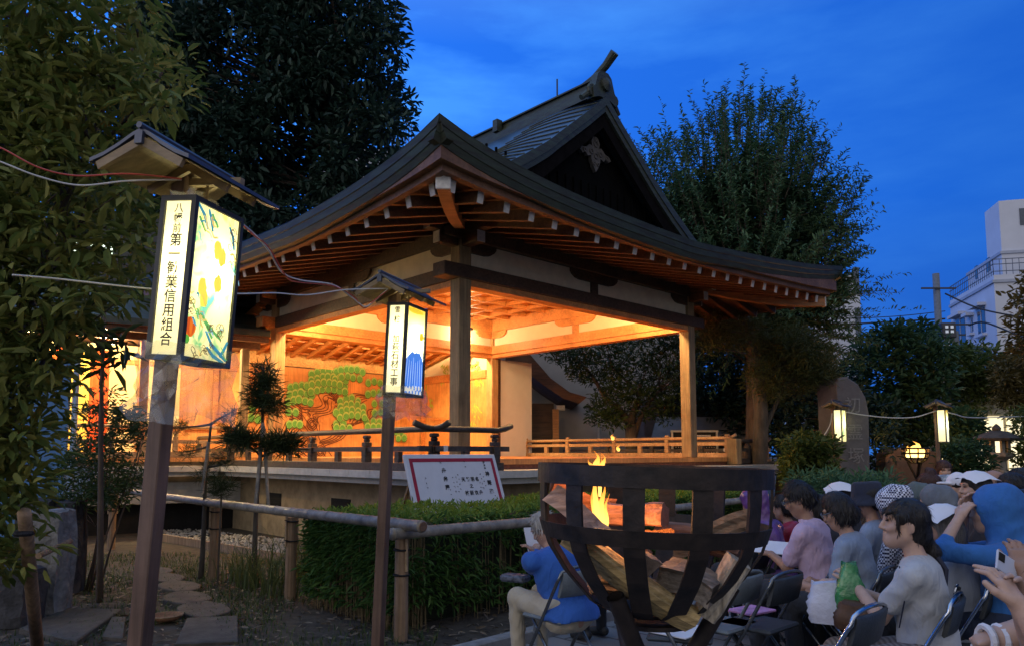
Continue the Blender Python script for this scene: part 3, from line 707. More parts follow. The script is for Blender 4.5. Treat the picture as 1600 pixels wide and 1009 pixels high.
# --------------------------------------------------------------- railings
def railing(name, p0, p1, nposts, mm_, ztop=.56, zbase=1.26, cap0=True, cap1=True, parent=None, ext=.3, label=None, thick=1.0, whites=(0, 0)):
    p0, p1 = Vector(p0), Vector(p1); d = (p1-p0); ln = d.length; d = d/ln; z = zbase
    par = parent or stage
    m = MB(); m.bar(p0-d*.12+ZZ*(z+.055), p1+d*.12+ZZ*(z+.055), .13*thick, .11, ZZ, .006); top = m.build(name, mm_, par)
    e0 = ext if cap0 else 0; e1 = ext if cap1 else 0; up = .07
    m = MB(); pts = []
    if cap0: pts += [p0-d*e0+ZZ*(z+ztop+up), p0-d*e0*.6+ZZ*(z+ztop+up*.35)]
    pts += [p0-d*.05+ZZ*(z+ztop), p1+d*.05+ZZ*(z+ztop)]
    if cap1: pts += [p1+d*e1*.6+ZZ*(z+ztop+up*.35), p1+d*e1+ZZ*(z+ztop+up)]
    m.tube(pts, .042*thick, 10); m.build('top_rail', mm_, top, True)
    m = MB(); m.bar(p0-d*e0*.8+ZZ*(z+.30), p1+d*e1*.8+ZZ*(z+.30), .055, .07, ZZ); m.build('middle_rail', mm_, top)
    for wd, q, dd in ((whites[0], p0, -d), (whites[1], p1, d)):
        if wd: m = MB(); m.bar(q+dd*(ext*.8)+ZZ*(z+.30), q+dd*(ext*.8+.012)+ZZ*(z+.30), .06, .075, ZZ); m.bar(q+dd*.12+ZZ*(z+.055), q+dd*.135+ZZ*(z+.055), .132, .112, ZZ); m.build('white_end', M_white, top)
    for i in range(nposts):
        p = p0+d*(ln*i/(nposts-1)); R = Matrix((d, ZZ.cross(d), ZZ)).transposed(); m = MB(); pw = .058*thick
        for z0, z1, w0 in ((.112, .335, pw), (.337, .40, pw*.96)): m.box(p+ZZ*(z+(z0+z1)/2), (w0*2, w0*2, z1-z0), R, .008)
        m.box(p+ZZ*(z+.425), (pw*1.3, pw*1.3, .048), R, .012); m.box(p+ZZ*(z+.475), (pw*2.1, pw*1.5, .05), R, .015)
        m.build('post', mm_, top)
        if i < nposts-1: 
            q = p+d*(ln/(nposts-1)/2); m = MB(); m.box(q+ZZ*(z+.188), (.10, .07, .15), R); m.build('short_post', mm_, top)
    return top
e, dl = .48, .80
railing('side_railing', st(-dl, -e, 0), st(-dl, 7.6, 0), 6, M_rail, cap0=True, cap1=False, whites=(1, 0))
railing('front_railing', st(-dl, -e, 0), st(.26, -e, 0), 2, M_rail, cap0=True, cap1=True, ext=.32, whites=(0, 0))
railing('right_railing', st(S+1.33, -.02, 0), st(S+1.33, S+.1, 0), 5, M_railw, ztop=.42, zbase=1.40, cap0=True, cap1=True, ext=.2, thick=.85)
m = MB(); sb(m, S+1.42, S+3.4, .2, 6.5, 1.16, 1.27); sb(m, S+1.42, S+3.3, .3, 6.4, 0, 1.158); P(m, 'side_platform', M_dark)
railing('outer_railing', st(S+1.62, .12, 0), st(S+3.2, .12, 0), 3, M_rail, ztop=.50, zbase=1.275, ext=.2, whites=(1, 1))
railing('outer_railing', st(S+3.2, .3, 0), st(S+3.2, 6.2, 0), 5, M_rail, ztop=.50, zbase=1.275, ext=.2)
m = MB(); sb(m, S+1.10, S+1.30, -.36, -.12, 1.27, 1.80, .01); P(m, 'newel_post', M_pil)
# front steps between the pillars
m = MB()
for i in range(4): sb(m, 2.3, 3.6, -.66-.26*(i+1), -.662-.26*i, 1.0-.26*i-.06, 1.0-.26*i)
for a in (2.26, 3.62): m.bar(st(a, -.68, 1.08), st(a, -1.75, .05), .05, .26, ZZ)
P(m, 'steps', M_dark)
# lamps inside, hung behind the beams
WARM = (1, .60, .25)
def stage_lamp(a, b, z, e, col=WARM, r=.09):
    m = MB(); sb(m, a-.09, a+.09, b-.06, b+.06, z+.10, z+.16); P(m, 'lamp_housing', M_black)
    ld = bpy.data.lights.new('stage_lamp', 'POINT'); ld.energy = e; ld.color = col; ld.shadow_soft_size = r
    lo = bpy.data.objects.new('stage_lamp', ld); COL.objects.link(lo); lo.location = st(a, b, z); adopt(lo, stage)
for a in (1.2, 3.0, 4.8): stage_lamp(a, .50, 4.30, 195)
for b in (1.6, 3.4, 5.0): stage_lamp(.50, b, 4.30, 175)
stage_lamp(4.9, S-.25, 4.42, 60, (1, .72, .40))
for a in (.7, 2.0, 3.4, 4.8): stage_lamp(a, S+.55, 4.30, 230, (1, .64, .28))
# ------------------------------------------------------------------ covered bridge to the left of the stage
WB = Vector((-.818, -.575, 0)); NB = Vector((-.575, .818, 0)); QB = st(-.22, S+.45, 0)
MBR = Matrix((WB, NB, ZZ)).transposed()
def bq(s, d, z): return QB+WB*s+NB*d+ZZ*z
def bb(mb, s0, s1, d0, d1, z0, z1, bev=0): return mb.box(bq((s0+s1)/2, (d0+d1)/2, (z0+z1)/2), (abs(s1-s0), abs(d1-d0), abs(z1-z0)), MBR, bev)
bridge = thing('bridge_corridor', bq(2.4, 1, 0), 'roofed wooden bridge corridor glowing yellow, joining the stage from the left', 'corridor')
LB = 4.9
def PB(mb, n, m_, par=None): return mb.build(n, m_, par or bridge)
m = MB(); bb(m, -.1, LB, -.1, 2.0, 1.34, 1.42); PB(m, 'floor', M_int)
m = MB(); bb(m, .75, LB, -.55, -.102, 1.16, 1.26); bb(m, .75, LB, -.45, -.102, 1.07, 1.158); PB(m, 'deck_edge', M_slab)
m = MB(); bb(m, 0, LB, 0, 1.9, .55, 1.338); PB(m, 'plinth', M_base)
m = MB(); bb(m, .2, LB, -.02, -.002, .56, .95); PB(m, 'white_skirting', M_slab)
m = MB(); bb(m, .1, LB, .3, 1.9, 0, .548); PB(m, 'dark_underfloor', M_black)
M_yel = mat('lit_paper_wall', (.72, .60, .34), .8, .05, 3)
m = MB(); bb(m, .95, LB, 1.92, 2.0, 1.42, 3.75); bw = PB(m, 'back_wall', M_yel)
m = MB(); bb(m, -.4, .94, 1.92, 2.0, 1.42, 3.75); PB(m, 'wood_wall', M_pw)
for s_ in (-.35, .25, .92, 1.75, 3.0, 4.2):
    m = MB(); bb(m, s_, s_+.11, 1.84, 1.918, 1.42, 3.75); PB(m, 'wall_post', M_intu)
m = MB(); bb(m, -.4, LB, 1.85, 1.917, 3.35, 3.45); bb(m, -.4, LB, 1.85, 1.917, 2.02, 2.10); PB(m, 'wall_rail', M_intu)
for s_ in (.10, 1.95, 3.6):
    m = MB(); bb(m, s_, s_+.16, -.02, .14, 1.42, 3.62, .01); PB(m, 'pillar', M_intu if s_ > 1 else M_pil)
m = MB(); bb(m, -.1, LB, -.02, .14, 3.62, 3.80); PB(m, 'eave_beam', M_fas)
# roof: two slopes and a deep front edge
m = MB(); rows = []
for s_ in np.linspace(-.12, LB+.4, 12):
    rows.append([bq(s_, -.62, 3.80), bq(s_, -.62, 3.93), bq(s_, 0, 4.12), bq(s_, .8, 4.52), bq(s_, 1.0, 4.66), bq(s_, 1.2, 4.52), bq(s_, 2.4, 3.95), bq(s_, 2.4, 3.82)])
m.grid(rows); PB(m, 'roof', mat('bridge_copper', (.06, .075, .06), .5, .3, 4, metal=.2))
m = MB(); bb(m, -.12, LB+.4, -.62, 2.38, 3.80, 3.82); PB(m, 'roof_soffit', M_fas)
m = MB(); bb(m, -.12, LB+.4, -.52, -.44, 3.70, 3.797); PB(m, 'fascia_board', M_fas)
m = MB(); bb(m, LB, LB+.1, -.1, 2.0, 1.0, 3.8); bb(m, 4.0, LB, -.06, -.03, 1.45, 3.6); PB(m, 'dark_end_wall', M_dark)
railing('front_railing', bq(LB-.2, -.03, 0), bq(.36, -.03, 0), 5, M_railw, ztop=.58, zbase=1.42, cap0=False, cap1=False, parent=bridge, thick=.8)
for s_ in (1.2, 2.6, 3.9):
    m = MB(); bb(m, s_-.3, s_+.3, .30, .40, 3.55, 3.61); PB(m, 'lamp_housing', M_black)
    ld = bpy.data.lights.new('bridge_lamp', 'POINT'); ld.energy = 200; ld.color = (1, .74, .36); ld.shadow_soft_size = .1
    lo = bpy.data.objects.new('bridge_lamp', ld); COL.objects.link(lo); lo.location = bq(s_, .45, 3.46); adopt(lo, bridge)
# striped curtain
cur = thing('stage_curtain', bq(3.1, 1.75, 1.42), 'hanging curtain of red and yellow stripes at the far end of the bridge corridor', 'curtain')
cols = [(.72, .10, .02), (.75, .55, .12), (.72, .10, .02), (.72, .62, .36), (.72, .10, .02), (.75, .55, .12)]
for i, c in enumerate(cols):
    m = MB(); s0 = 2.42+i*.34; rows = []
    for k in range(7):
        s_ = s0+k*.34/6; rows.append([bq(s_, 1.74+.03*math.sin(k*1.5+i), z) for z in np.linspace(1.46, 3.60, 5)])
    m.grid(rows); m.build('curtain_strip', mat('curtain_%s' % ('red', 'yellow', 'red', 'cream', 'red', 'yellow')[i], c, .8, .12), cur)
# ------------------------------------------------------------------ paper lanterns on posts
M_post = wood('brown_post', (.15, .092, .066), 2, .55, .3)
M_lfr = mat('lantern_frame', (.035, .035, .03), .5, .3, 12)
M_lroof = mat('lantern_roof_tin', (.055, .065, .10), .38, .2, 8, .05, metal=.2)
M_lwood = wood('lantern_roof_wood', (.25, .18, .10), 0, .6, .25)
INK = mat('ink', (.012, .010, .008), .6, .2, 20)
def papermat(name, paint):
    m = bpy.data.materials.new(name); m.use_nodes = True; t = m.node_tree; n = t.nodes; l = t.links
    p = n['Principled BSDF']; p.inputs['Roughness'].default_value = .8
    c = n.new('ShaderNodeTexCoord'); col = None
    if paint == 'plain':
        z = n.new('ShaderNodeTexNoise'); z.inputs['Scale'].default_value = 30; l.new(c.outputs['Object'], z.inputs['Vector'])
        r = n.new('ShaderNodeValToRGB'); l.new(z.outputs[0], r.inputs[0]); r.color_ramp.elements[0].color = (.78, .68, .40, 1); r.color_ramp.elements[1].color = (.86, .78, .52, 1); col = r.outputs[0]
    elif paint == 'wash':          # loose watercolour: pale middle, green, yellow and blue washes
        z = n.new('ShaderNodeTexNoise'); z.inputs['Scale'].default_value = 5.5; z.inputs['Detail'].default_value = 3; z.inputs['Distortion'].default_value = 1.2; l.new(c.outputs['Object'], z.inputs['Vector'])
        r = n.new('ShaderNodeValToRGB'); l.new(z.outputs[0], r.inputs[0]); e = r.color_ramp.elements
        e[0].position = .28; e[0].color = (.05, .28, .42, 1); e[1].position = .78; e[1].color = (.80, .36, .08, 1)
        for q, cc in ((.37, (.20, .48, .22, 1)), (.45, (.85, .78, .42, 1)), (.57, (.86, .80, .45, 1)), (.66, (.86, .70, .12, 1))): x = e.new(q); x.color = cc
        col = r.outputs[0]
    else:                          # a pale yellow sky over white
        s = n.new('ShaderNodeSeparateXYZ'); l.new(c.outputs['Object'], s.inputs[0]); r = n.new('ShaderNodeValToRGB'); l.new(s.outputs['Z'], r.inputs[0])
        e = r.color_ramp.elements; e[0].position = .30; e[0].color = (.84, .82, .70, 1); e[1].position = .66; e[1].color = (.85, .60, .06, 1); x = e.new(.52); x.color = (.86, .80, .50, 1); col = r.outputs[0]
    l.new(col, p.inputs['Base Color']); tr = n.new('ShaderNodeBsdfTranslucent'); l.new(col, tr.inputs[0])
    em = n.new('ShaderNodeEmission'); l.new(col, em.inputs[0]); em.inputs[1].default_value = .62
    ms = n.new('ShaderNodeMixShader'); ms.inputs[0].default_value = .8; l.new(p.outputs[0], ms.inputs[1]); l.new(tr.outputs[0], ms.inputs[2])
    ad = n.new('ShaderNodeAddShader'); l.new(ms.outputs[0], ad.inputs[0]); l.new(em.outputs[0], ad.inputs[1]); l.new(ad.outputs[0], n['Material Output'].inputs[0])
    return m
PAPER = papermat('lit_paper', 'plain'); PAPERW = papermat('painted_wash_paper', 'wash'); PAPERS = papermat('painted_sky_paper', 'sky')
m = bpy.data.materials.new('clear_plastic'); m.use_nodes = True; t = m.node_tree; n = t.nodes; l = t.links
gl = n.new('ShaderNodeBsdfGlossy'); gl.inputs['Roughness'].default_value = .22; tp = n.new('ShaderNodeBsdfTransparent'); tp.inputs[0].default_value = (.93, .91, .86, 1)
df = n.new('ShaderNodeBsdfTranslucent'); df.inputs[0].default_value = (.7, .62, .5, 1)
a1 = n.new('ShaderNodeMixShader'); a1.inputs[0].default_value = .10; l.new(tp.outputs[0], a1.inputs[1]); l.new(gl.outputs[0], a1.inputs[2])
a2 = n.new('ShaderNodeMixShader'); a2.inputs[0].default_value = .12; l.new(a1.outputs[0], a2.inputs[1]); l.new(df.outputs[0], a2.inputs[2])
zn = n.new('ShaderNodeTexNoise'); zn.inputs['Scale'].default_value = 14; zn.inputs['Distortion'].default_value = 2; bp = n.new('ShaderNodeBump'); bp.inputs['Strength'].default_value = .9; l.new(zn.outputs[0], bp.inputs['Height']); l.new(bp.outputs[0], gl.inputs['Normal'])
l.new(a2.outputs[0], n['Material Output'].inputs[0]); PLASTIC = m
def lantern(base, d, label, face_chars, sizes, art, roll=0.0, detail=True, power=16, group=None, side=1, roofdz=0.0):
    """base: the box's near front edge at its bottom; d: direction of the long side; the short side lies to the left of it"""
    d = Vector(d).normalized(); s = Vector((-d.y, d.x, 0)); base = Vector(base); Wd, Ln, H = .15, .31, .67
    tilt = Matrix.Rotation(roll, 4, d.to_3d()) if roll else Matrix.Identity(4)
    piv = base+s*.09+d*.12
    def T(p): return piv+tilt.to_3x3() @ (Vector(p)-piv)
    def q(x, y, z): return T(base+s*x+d*y+ZZ*z)           # x along short side, y along long side
    R3 = tilt.to_3x3() @ Matrix((s, d, ZZ)).transposed()
    pc = q(Wd+.03, .16, 0)
    gp_ = pc+(tilt.to_3x3() @ ZZ)*(-pc.z/(tilt.to_3x3() @ ZZ).z)
    th = thing('lantern_post', gp_, label, 'lantern', group)
    m = MB(); top = q(Wd+.05, .16, H+.15); m.bar(gp_, top, .074, .074, d, .005); m.build('post', M_post, th)
    fr = MB(); f = .011
    for x in (0, Wd):
        for y in (0, Ln): fr.box(q(x, y, H/2), (f*2, f*2, H+f*2), R3)
    for z in (0, H):
        for y in (0, Ln): fr.box(q(Wd/2, y, z), (Wd-2*f, f*2, f*2), R3)
        for x in (0, Wd): fr.box(q(x, Ln/2, z), (f*2, Ln-2*f, f*2), R3)
    fr.build('frame', M_lfr, th)
    def panel(x0, y0, x1, y1, m_, name='paper_panel'):
        mb = MB(); rows = [[q(x0+(x1-x0)*i/6, y0+(y1-y0)*i/6, H*k/10) for i in range(7)] for k in range(11)]; mb.grid(rows); return mb.build(name, m_, th)
    pf = panel(.004, 0, Wd-.004, 0, PAPER); panel(.004, Ln, Wd-.004, Ln, PAPER); pr = panel(0, .004, 0, Ln-.004, art); panel(Wd, .004, Wd, Ln-.004, PAPER)
    mb = MB(); mb.add([q(.006, .006, .004), q(Wd-.006, .006, .004), q(Wd-.006, Ln-.006, .004), q(.006, Ln-.006, .004)], [(0, 1, 2, 3)]); mb.build('paper_panel', PAPER, th)
    # roof: a small curved gable along d
    m = MB(); mu = MB(); Rl = .27; y0, y1 = -.20, Ln+.04+.09; zt = H+.205+roofdz
    cs = [(-.235+.05, -.145), (-.17+.05, -.122), (-.10+.05, -.085), (-.04+.05, -.047), (.05, -.028), (.04+.05, -.047), (.10+.05, -.085), (.17+.05, -.122), (.235+.05, -.145)]
    for off, mb in ((0.0, m),):
        up = [[q(Wd/2+c, y, zt+z+off+.016) for c, z in cs] for y in (y0, y1)]; lo = [[q(Wd/2+c, y, zt+z+off) for c, z in cs] for y in (y0, y1)]
        mb.grid(up); mb.grid(lo); 
        for e in (0, 1): mb.grid([up[e], lo[e]])
        for j in (0, -1): mb.grid([[up[0][j], up[1][j]], [lo[0][j], lo[1][j]]])
    rf = m.build('roof', M_lroof, th, False)
    m = MB(); m.tube([q(Wd/2+.05, y0-.012, zt-.006), q(Wd/2+.05, y1+.012, zt-.006)], .014, 8); m.build('ridge', M_lroof, rf)
    m = MB(); m.grid([[q(Wd/2+c*.97, y, zt+z-.006) for c, z in cs] for y in (y0+.01, y1-.01)])
    for yy in (y0+.015, .10, Ln-.02): 
        for sg in (-1, 1): m.bar(q(Wd/2+.05, yy, zt-.062), q(Wd/2+.05+sg*.20, yy, zt-.160), .02, .035, R3 @ ZZ)
    m.build('roof_boards', M_lwood, rf)
    for yy in (y0+.005, y1-.005): m = MB(); m.box(q(Wd/2+.05, yy, zt-.055), (.035, .03, .05), R3); m.build('ridge_beam_end', M_lroof, rf)
    m = MB(); m.bar(q(Wd+.05, .16, H+.125), q(-.10, .16, H+.125), .03, .03, R3 @ ZZ); m.tube([q(Wd/2, .16, H+.11), q(Wd/2, .16, H)], .006, 6); m.build('hanger', M_lwood, th)
    # lettering on the narrow face
    if face_chars:
        mb = MB(); X = -(R3 @ Vector((1, 0, 0))); Y = R3 @ ZZ; zc = H-.022
        for ch, sz in zip(face_chars, sizes):
            if ch != ' ':
                V, F = text_mesh(ch, sz, q(Wd/2, -.002, zc-sz/2), X, Y, None, depth=.001, bold=.017*sz); mb.add(V, F)
            zc -= sz*1.0
        mb.build('lettering', INK, pf)
    lp = bpy.data.lights.new('lantern_bulb', 'POINT'); lp.energy = power; lp.color = (.98, 1.0, .62); lp.shadow_soft_size = .06
    lo = bpy.data.objects.new('lantern_bulb', lp); COL.objects.link(lo); lo.location = q(Wd/2, Ln*.66, H*.60); adopt(lo, th)
    return th, q, R3, pr, pf
D1 = Vector((.077, .30, 0))
b1 = at(281, 556, 3.0); b2 = at(628.5, 614, 5.4)
l1, q1, R1, pr1, pf1 = lantern(b1, D1, 'large lit paper lantern with fruit painted on its side, beside the leafy tree', '八幡前第一勧業信用組合', [.044, .044, .042]+[.0595]*8, PAPERW, math.radians(3.9), power=7, roofdz=.03)
l2, q2, R2, pr2, pf2 = lantern(b2, Vector((.11, .30, 0)), 'lit paper lantern painted with a blue mountain, in front of the stage', '雪 枝  加萩石材工事', [.05, .02, .052, .05, .04, .058, .06, .066, .066, .066, .066], PAPERS, math.radians(2.6), power=7)
# paintings on the wide faces
def art(q, R3, parent, shapes):
    byc = {}
    X = R3 @ Vector((0, 1, 0)); Nn = R3 @ Vector((-1, 0, 0))
    for k, (cname, col, pts) in enumerate(shapes):
        mb = byc.setdefault(cname, (MB(), col))[0]
        V = [q(0, y*.31, z*.67)+Nn*(.0016+.00012*k) for y, z in pts]; mb.add(V, [tuple(range(len(V)))])
    for cname, (mb, col) in byc.items():
        mm_ = MATS.get('art_'+cname)
        if not mm_:
            mm_ = mat('art_'+cname, col, .8, .25, 14, 0, emit=col, estr=1.0)
        mb.build('painted_'+cname, mm_, parent)
def blob(cx, cy, rx, ry, n=14, seed=0, rough=.15):
    r = random.Random(seed); return [(cx+rx*math.cos(t)*(1+r.uniform(-rough, rough)), cy+ry*math.sin(t)*(1+r.uniform(-rough, rough))) for t in [2*math.pi*i/n for i in range(n)]]
def stroke(pts, w):
    L_ = []; R_ = []
    for i, (x, y) in enumerate(pts):
        a = pts[max(0, i-1)]; b = pts[min(len(pts)-1, i+1)]; dx, dy = b[0]-a[0], (b[1]-a[1])*2.16; ln = math.hypot(dx, dy) or 1
        ww = w*(.35+.65*math.sin(math.pi*(i+.5)/len(pts))); L_.append((x-dy/ln*ww, y+dx/ln*ww/2.16)); R_.append((x+dy/ln*ww, y-dx/ln*ww/2.16))
    return L_+R_[::-1]
sh = []
for i, (cx, cy) in enumerate(((.55, .74), (.62, .52), (.30, .47), (.66, .70), (.35, .40))): sh.append(('yellow_fruit', (.92, .74, .08), blob(cx, cy, .085, .06, 12, i)))
for i, (cx, cy, rx, ry) in enumerate(((.12, .20, .13, .062), (.14, .205, .08, .060), (.15, .205, .03, .058))): sh.append((('orange_gourd', (.80, .16, .01)) if i != 1 else ('deep_orange', (.55, .08, .01)))+(blob(cx, cy, rx, ry, 16, i+9, .05),))
sh.append(('green_leaf', (.10, .36, .04), blob(.07, .12, .07, .03, 10, 5)))
for i, p in enumerate(([(.05, .98), (.20, .92), (.30, .84)], [(.28, .97), (.36, .90), (.40, .84)], [(.45, .20), (.6, .12), (.8, .07), (.95, .03)], [(.5, .10), (.65, .05), (.9, .015)], [(.75, .92), (.85, .86), (.9, .78)], [(.95, .16), (.88, .1), (.8, .05)])): sh.append(('teal_wash', (.03, .24, .34), stroke(p, .030)))
for i, p in enumerate(([(.1, .90), (.25, .82)], [(.3, .30), (.55, .22), (.8, .16)], [(.4, .26), (.6, .16)], [(.35, .95), (.5, .88)])): sh.append(('green_wash', (.12, .40, .10), stroke(p, .026)))
r = random.Random(4)
for i in range(34):
    x0, y0 = r.choice(((r.uniform(.02, .35), r.uniform(.78, .98)), (r.uniform(.3, .95), r.uniform(.02, .26)), (r.uniform(.02, .3), r.uniform(.25, .45)), (r.uniform(.75, .95), r.uniform(.5, .95)))); a_ = r.uniform(-.9, -.3); l_ = r.uniform(.08, .24)
    sh.append((r.choice((('teal_wash', (.03, .24, .34)), ('green_wash', (.12, .40, .10)), ('pale_blue_wash', (.25, .45, .50)), ('ochre_wash', (.70, .42, .10)), ('amber_wash', (.80, .55, .15)))))+(stroke([(x0+l_*t*math.cos(a_), y0+l_*.5*t*math.sin(a_)+.012*math.sin(t*6+i)) for t in np.linspace(0, 1, 7)], r.uniform(.006, .016)),))
for i, (cx, cy) in enumerate(((.86, .88), (.84, .80), (.86, .66), (.10, .36), (.09, .31), (.75, .18), (.45, .06), (.55, .09), (.25, .045), (.70, .22), (.5, .21))):
    for k in range(4):
        x, y = cx+r.uniform(-.06, .06), cy+r.uniform(-.03, .03); sh.append(('brush_lines', (.10, .05, .01), stroke([(x+.05*math.cos(t+k), y+.02*math.sin(t*1.3)) for t in np.linspace(0, 4.5, 9)], .006)))
art(q1, R1, pr1, sh)
ms_ = [('blue_mountain', (.06, .20, .62), [(0.03, .02), (.03, .36), (.14, .42), (.30, .47), (.40, .50), (.50, .475), (.58, .50), (.68, .485), (.78, .50), (.9, .44), (.97, .38), (.97, .02)])]
for k in range(16):
    x = .1+.052*k; ms_.append((('pale_streak', (.45, .58, .80)) if k % 2 else ('deep_blue', (.02, .09, .40)))+(stroke([(x+.14*(.5-x)*t*-1.3, .40+.03*math.sin(k*2)-.30*t) for t in np.linspace(0, 1, 6)], .012),))
for k in range(12): ms_.append(('white_foot', (.75, .73, .62), blob(.08+.08*k, .06+.03*math.sin(k*3), .05, .03, 9, k)))
ms_.append(('yellow_sky', (.85, .58, .03), blob(.80, .68, .12, .05, 12, 2))); ms_.append(('yellow_sky', (.85, .58, .03), blob(.45, .95, .40, .03, 12, 3)))
art(q2, R2, pr2, ms_)
# clear plastic rain covers hanging below the boxes
def cover(q, th, drop, seed):
    rr = random.Random(seed); ring = [(-.025, -.025), (.075, -.035), (.175, -.03), (.18, .10), (.18, .335), (.075, .345), (-.03, .335), (-.035, .15)]
    mb = MB(); rows = []
    for k in range(9):
        z = .06-(drop+.06)*k/8; f = 1+.10*k/8; row = []
        for i in range(len(ring)*3+1):
            a = ring[(i//3) % len(ring)]; b = ring[(i//3+1) % len(ring)]; t = (i % 3)/3; x, y = a[0]+(b[0]-a[0])*t, a[1]+(b[1]-a[1])*t
            j = .010*(1+k/3); sd_ = (i % (len(ring)*3))*17+k; r2 = random.Random(sd_+seed); row.append(q(.075+(x-.075)*f+r2.uniform(-j, j), .155+(y-.155)*f+r2.uniform(-j, j), z+(r2.uniform(-.035, .03) if k == 8 else r2.uniform(-.01, .01))))
        rows.append(row)
    mb.grid(rows); mb.build('plastic_cover', PLASTIC, th)
cover(q1, l1, .25, 1); cover(q2, l2, .17, 5)
mb = MB()
for k in range(5): mb.grid([[q1(.02+.12*i/4+random.uniform(-.01, .01), .02+.05*k+random.uniform(-.01, .01), .675+.03*random.random()+.02*j) for i in range(5)] for j in range(2)])
mb.build('plastic_top', PLASTIC, l1)
# two small far lanterns
for (px, py, lab) in ((1316, 690, 'small lit paper lantern on a thin post beside the tall engraved stone'), (1479, 690, 'small lit paper lantern on a thin post behind the far fire basket')):
    lantern(at(px, py, 15.2), Vector((.25, .30, 0)), lab, '', [], PAPERW if px < 1400 else PAPERS, 0, power=5)
# ------------------------------------------------------------------ wires strung between the lanterns
CW = mat('white_cable', (.55, .53, .50), .5, .1, 20); CR = mat('red_cable', (.45, .06, .04), .5, .1, 20)
def cable(label, pts, m_, r=.0035):
    P_ = []
    for i in range(len(pts)-1):
        for t in np.linspace(0, 1, 8, endpoint=False):
            p0 = Vector(pts[max(0, i-1)]); p1 = Vector(pts[i]); p2 = Vector(pts[i+1]); p3 = Vector(pts[min(len(pts)-1, i+2)])
            P_.append(.5*((2*p1)+(-p0+p2)*t+(2*p0-5*p1+4*p2-p3)*t*t+(-p0+3*p1-3*p2+p3)*t**3))
    P_.append(Vector(pts[-1])); m = MB(); m.tube(P_, r, 6); tag(m.build('cable', m_, None, True), label, 'cable')
cable('red wire running in from the left edge to the big fruit lantern', [at(-40, 222, 2.7), at(0, 231, 2.72), at(60, 262, 2.75), at(120, 275, 2.8), at(200, 272, 2.85), at(284, 280, 2.95)], CR)
cable('white wire sagging in from the left edge to the big fruit lantern', [at(-40, 240, 2.68), at(0, 253, 2.7), at(60, 276, 2.74), at(125, 290, 2.8), at(200, 283, 2.86), at(284, 281, 2.96)], CW)
cable('white wire drooping from the big lantern down to the smaller lantern roof', [at(372, 345, 3.3), at(396, 365, 3.6), at(420, 392, 3.9), at(440, 425, 4.2), at(470, 438, 4.5), at(520, 445, 4.9), at(550, 465, 5.1), at(570, 479, 5.2), at(585, 470, 5.25), at(606, 452, 5.3)], CW, .005)
cable('red wire twisted beside the white one between the two lanterns', [at(372, 346, 3.32), at(398, 369, 3.6), at(421, 388, 3.9), at(447, 432, 4.2), at(466, 441, 4.5), at(520, 447, 4.9), at(552, 463, 5.1), at(568, 481, 5.2), at(587, 468, 5.25), at(606, 453, 5.3)], CR, .004)
cable('white wire stretched level past the back of the big lantern', [at(20, 430, 3.0), at(90, 436, 3.2), at(240, 452, 3.4), at(366, 459, 3.9), at(430, 458, 4.3), at(480, 461, 4.7), at(540, 453, 5.0), at(606, 451, 5.3)], CW, .0045)
cable('thin wire hung between the two far lanterns and the stone lantern', [at(1322, 643, 15.4), at(1350, 648, 15.4), at(1390, 652, 15.3), at(1430, 651, 15.3), at(1466, 641, 15.3), at(1490, 646, 15.4), at(1520, 652, 16), at(1600, 650, 18)], CW, .012)
cable('thin wire looping down from the far lantern by the engraved stone', [at(1300, 645, 15.3), at(1296, 665, 15.3), at(1280, 690, 15.2), at(1262, 712, 15.0), at(1245, 735, 14.8)], CW, .010)
# ------------------------------------------------------------------ bamboo rail fence
M_bam = mat('weathered_bamboo', (.22, .20, .17), .42, .45, 9, .2, stretch=(1, 1, 1), bscale=40, col2=(.34, .30, .24))
M_bpost = wood('fence_post_wood', (.27, .18, .11), 2, .75, .35)
M_rope = mat('black_twine', (.012, .012, .014), .8, .3, 30)
def bamboo(name, a, b, r, label, par=None):
    a, b = Vector(a), Vector(b); ln = (b-a).length; n = max(2, int(ln/.34)); pts = []; rad = []
    for i in range(n):
        for t, rr_ in ((0, 1.0), (.04, 1.07), (.07, .985), (.5, .98), (.94, 1.0)):
            p = a+(b-a)*((i+t)/n); p.z -= .02*math.sin(math.pi*(i+t)/n); pts.append(p); rad.append(r*rr_*(1.0-.10*(i+t)/n))
    m = MB(); m.tube(pts, rad, 14, cap=True); o = m.build(name, M_bam, par, True)
    if label: tag(o, label, 'bamboo rail')
    return o
def endcap(c, d, r, par):
    m = MB(); d = Vector(d).normalized(); x = d.orthogonal().normalized(); y = d.cross(x); R = Matrix((x, y, d)).transposed()
    m.lathe(Vector(c), [(r*.78, .001), (r*.78, .004), (r*.70, .006), (r*.30, -.001 if 0 else .005)], 14, R); m.build('hollow_end', mat('bamboo_hollow', (.13, .075, .045), .8, .3, 30), par)
fa = bamboo('bamboo_rail', at(660, 822, 5.80), at(166, 762, 11.9), .048, 'weathered bamboo rail running away to the left along the stepping-stone path')
endcap(at(661, 822, 5.79), at(660, 822, 5.80)-at(166, 762, 11.9), .048, fa)
fb = bamboo('bamboo_rail', at(612, 834, 5.88), K+DB*6.5+ZZ*.86, .048, 'weathered bamboo rail along the front of the hedge, below the white notice board')
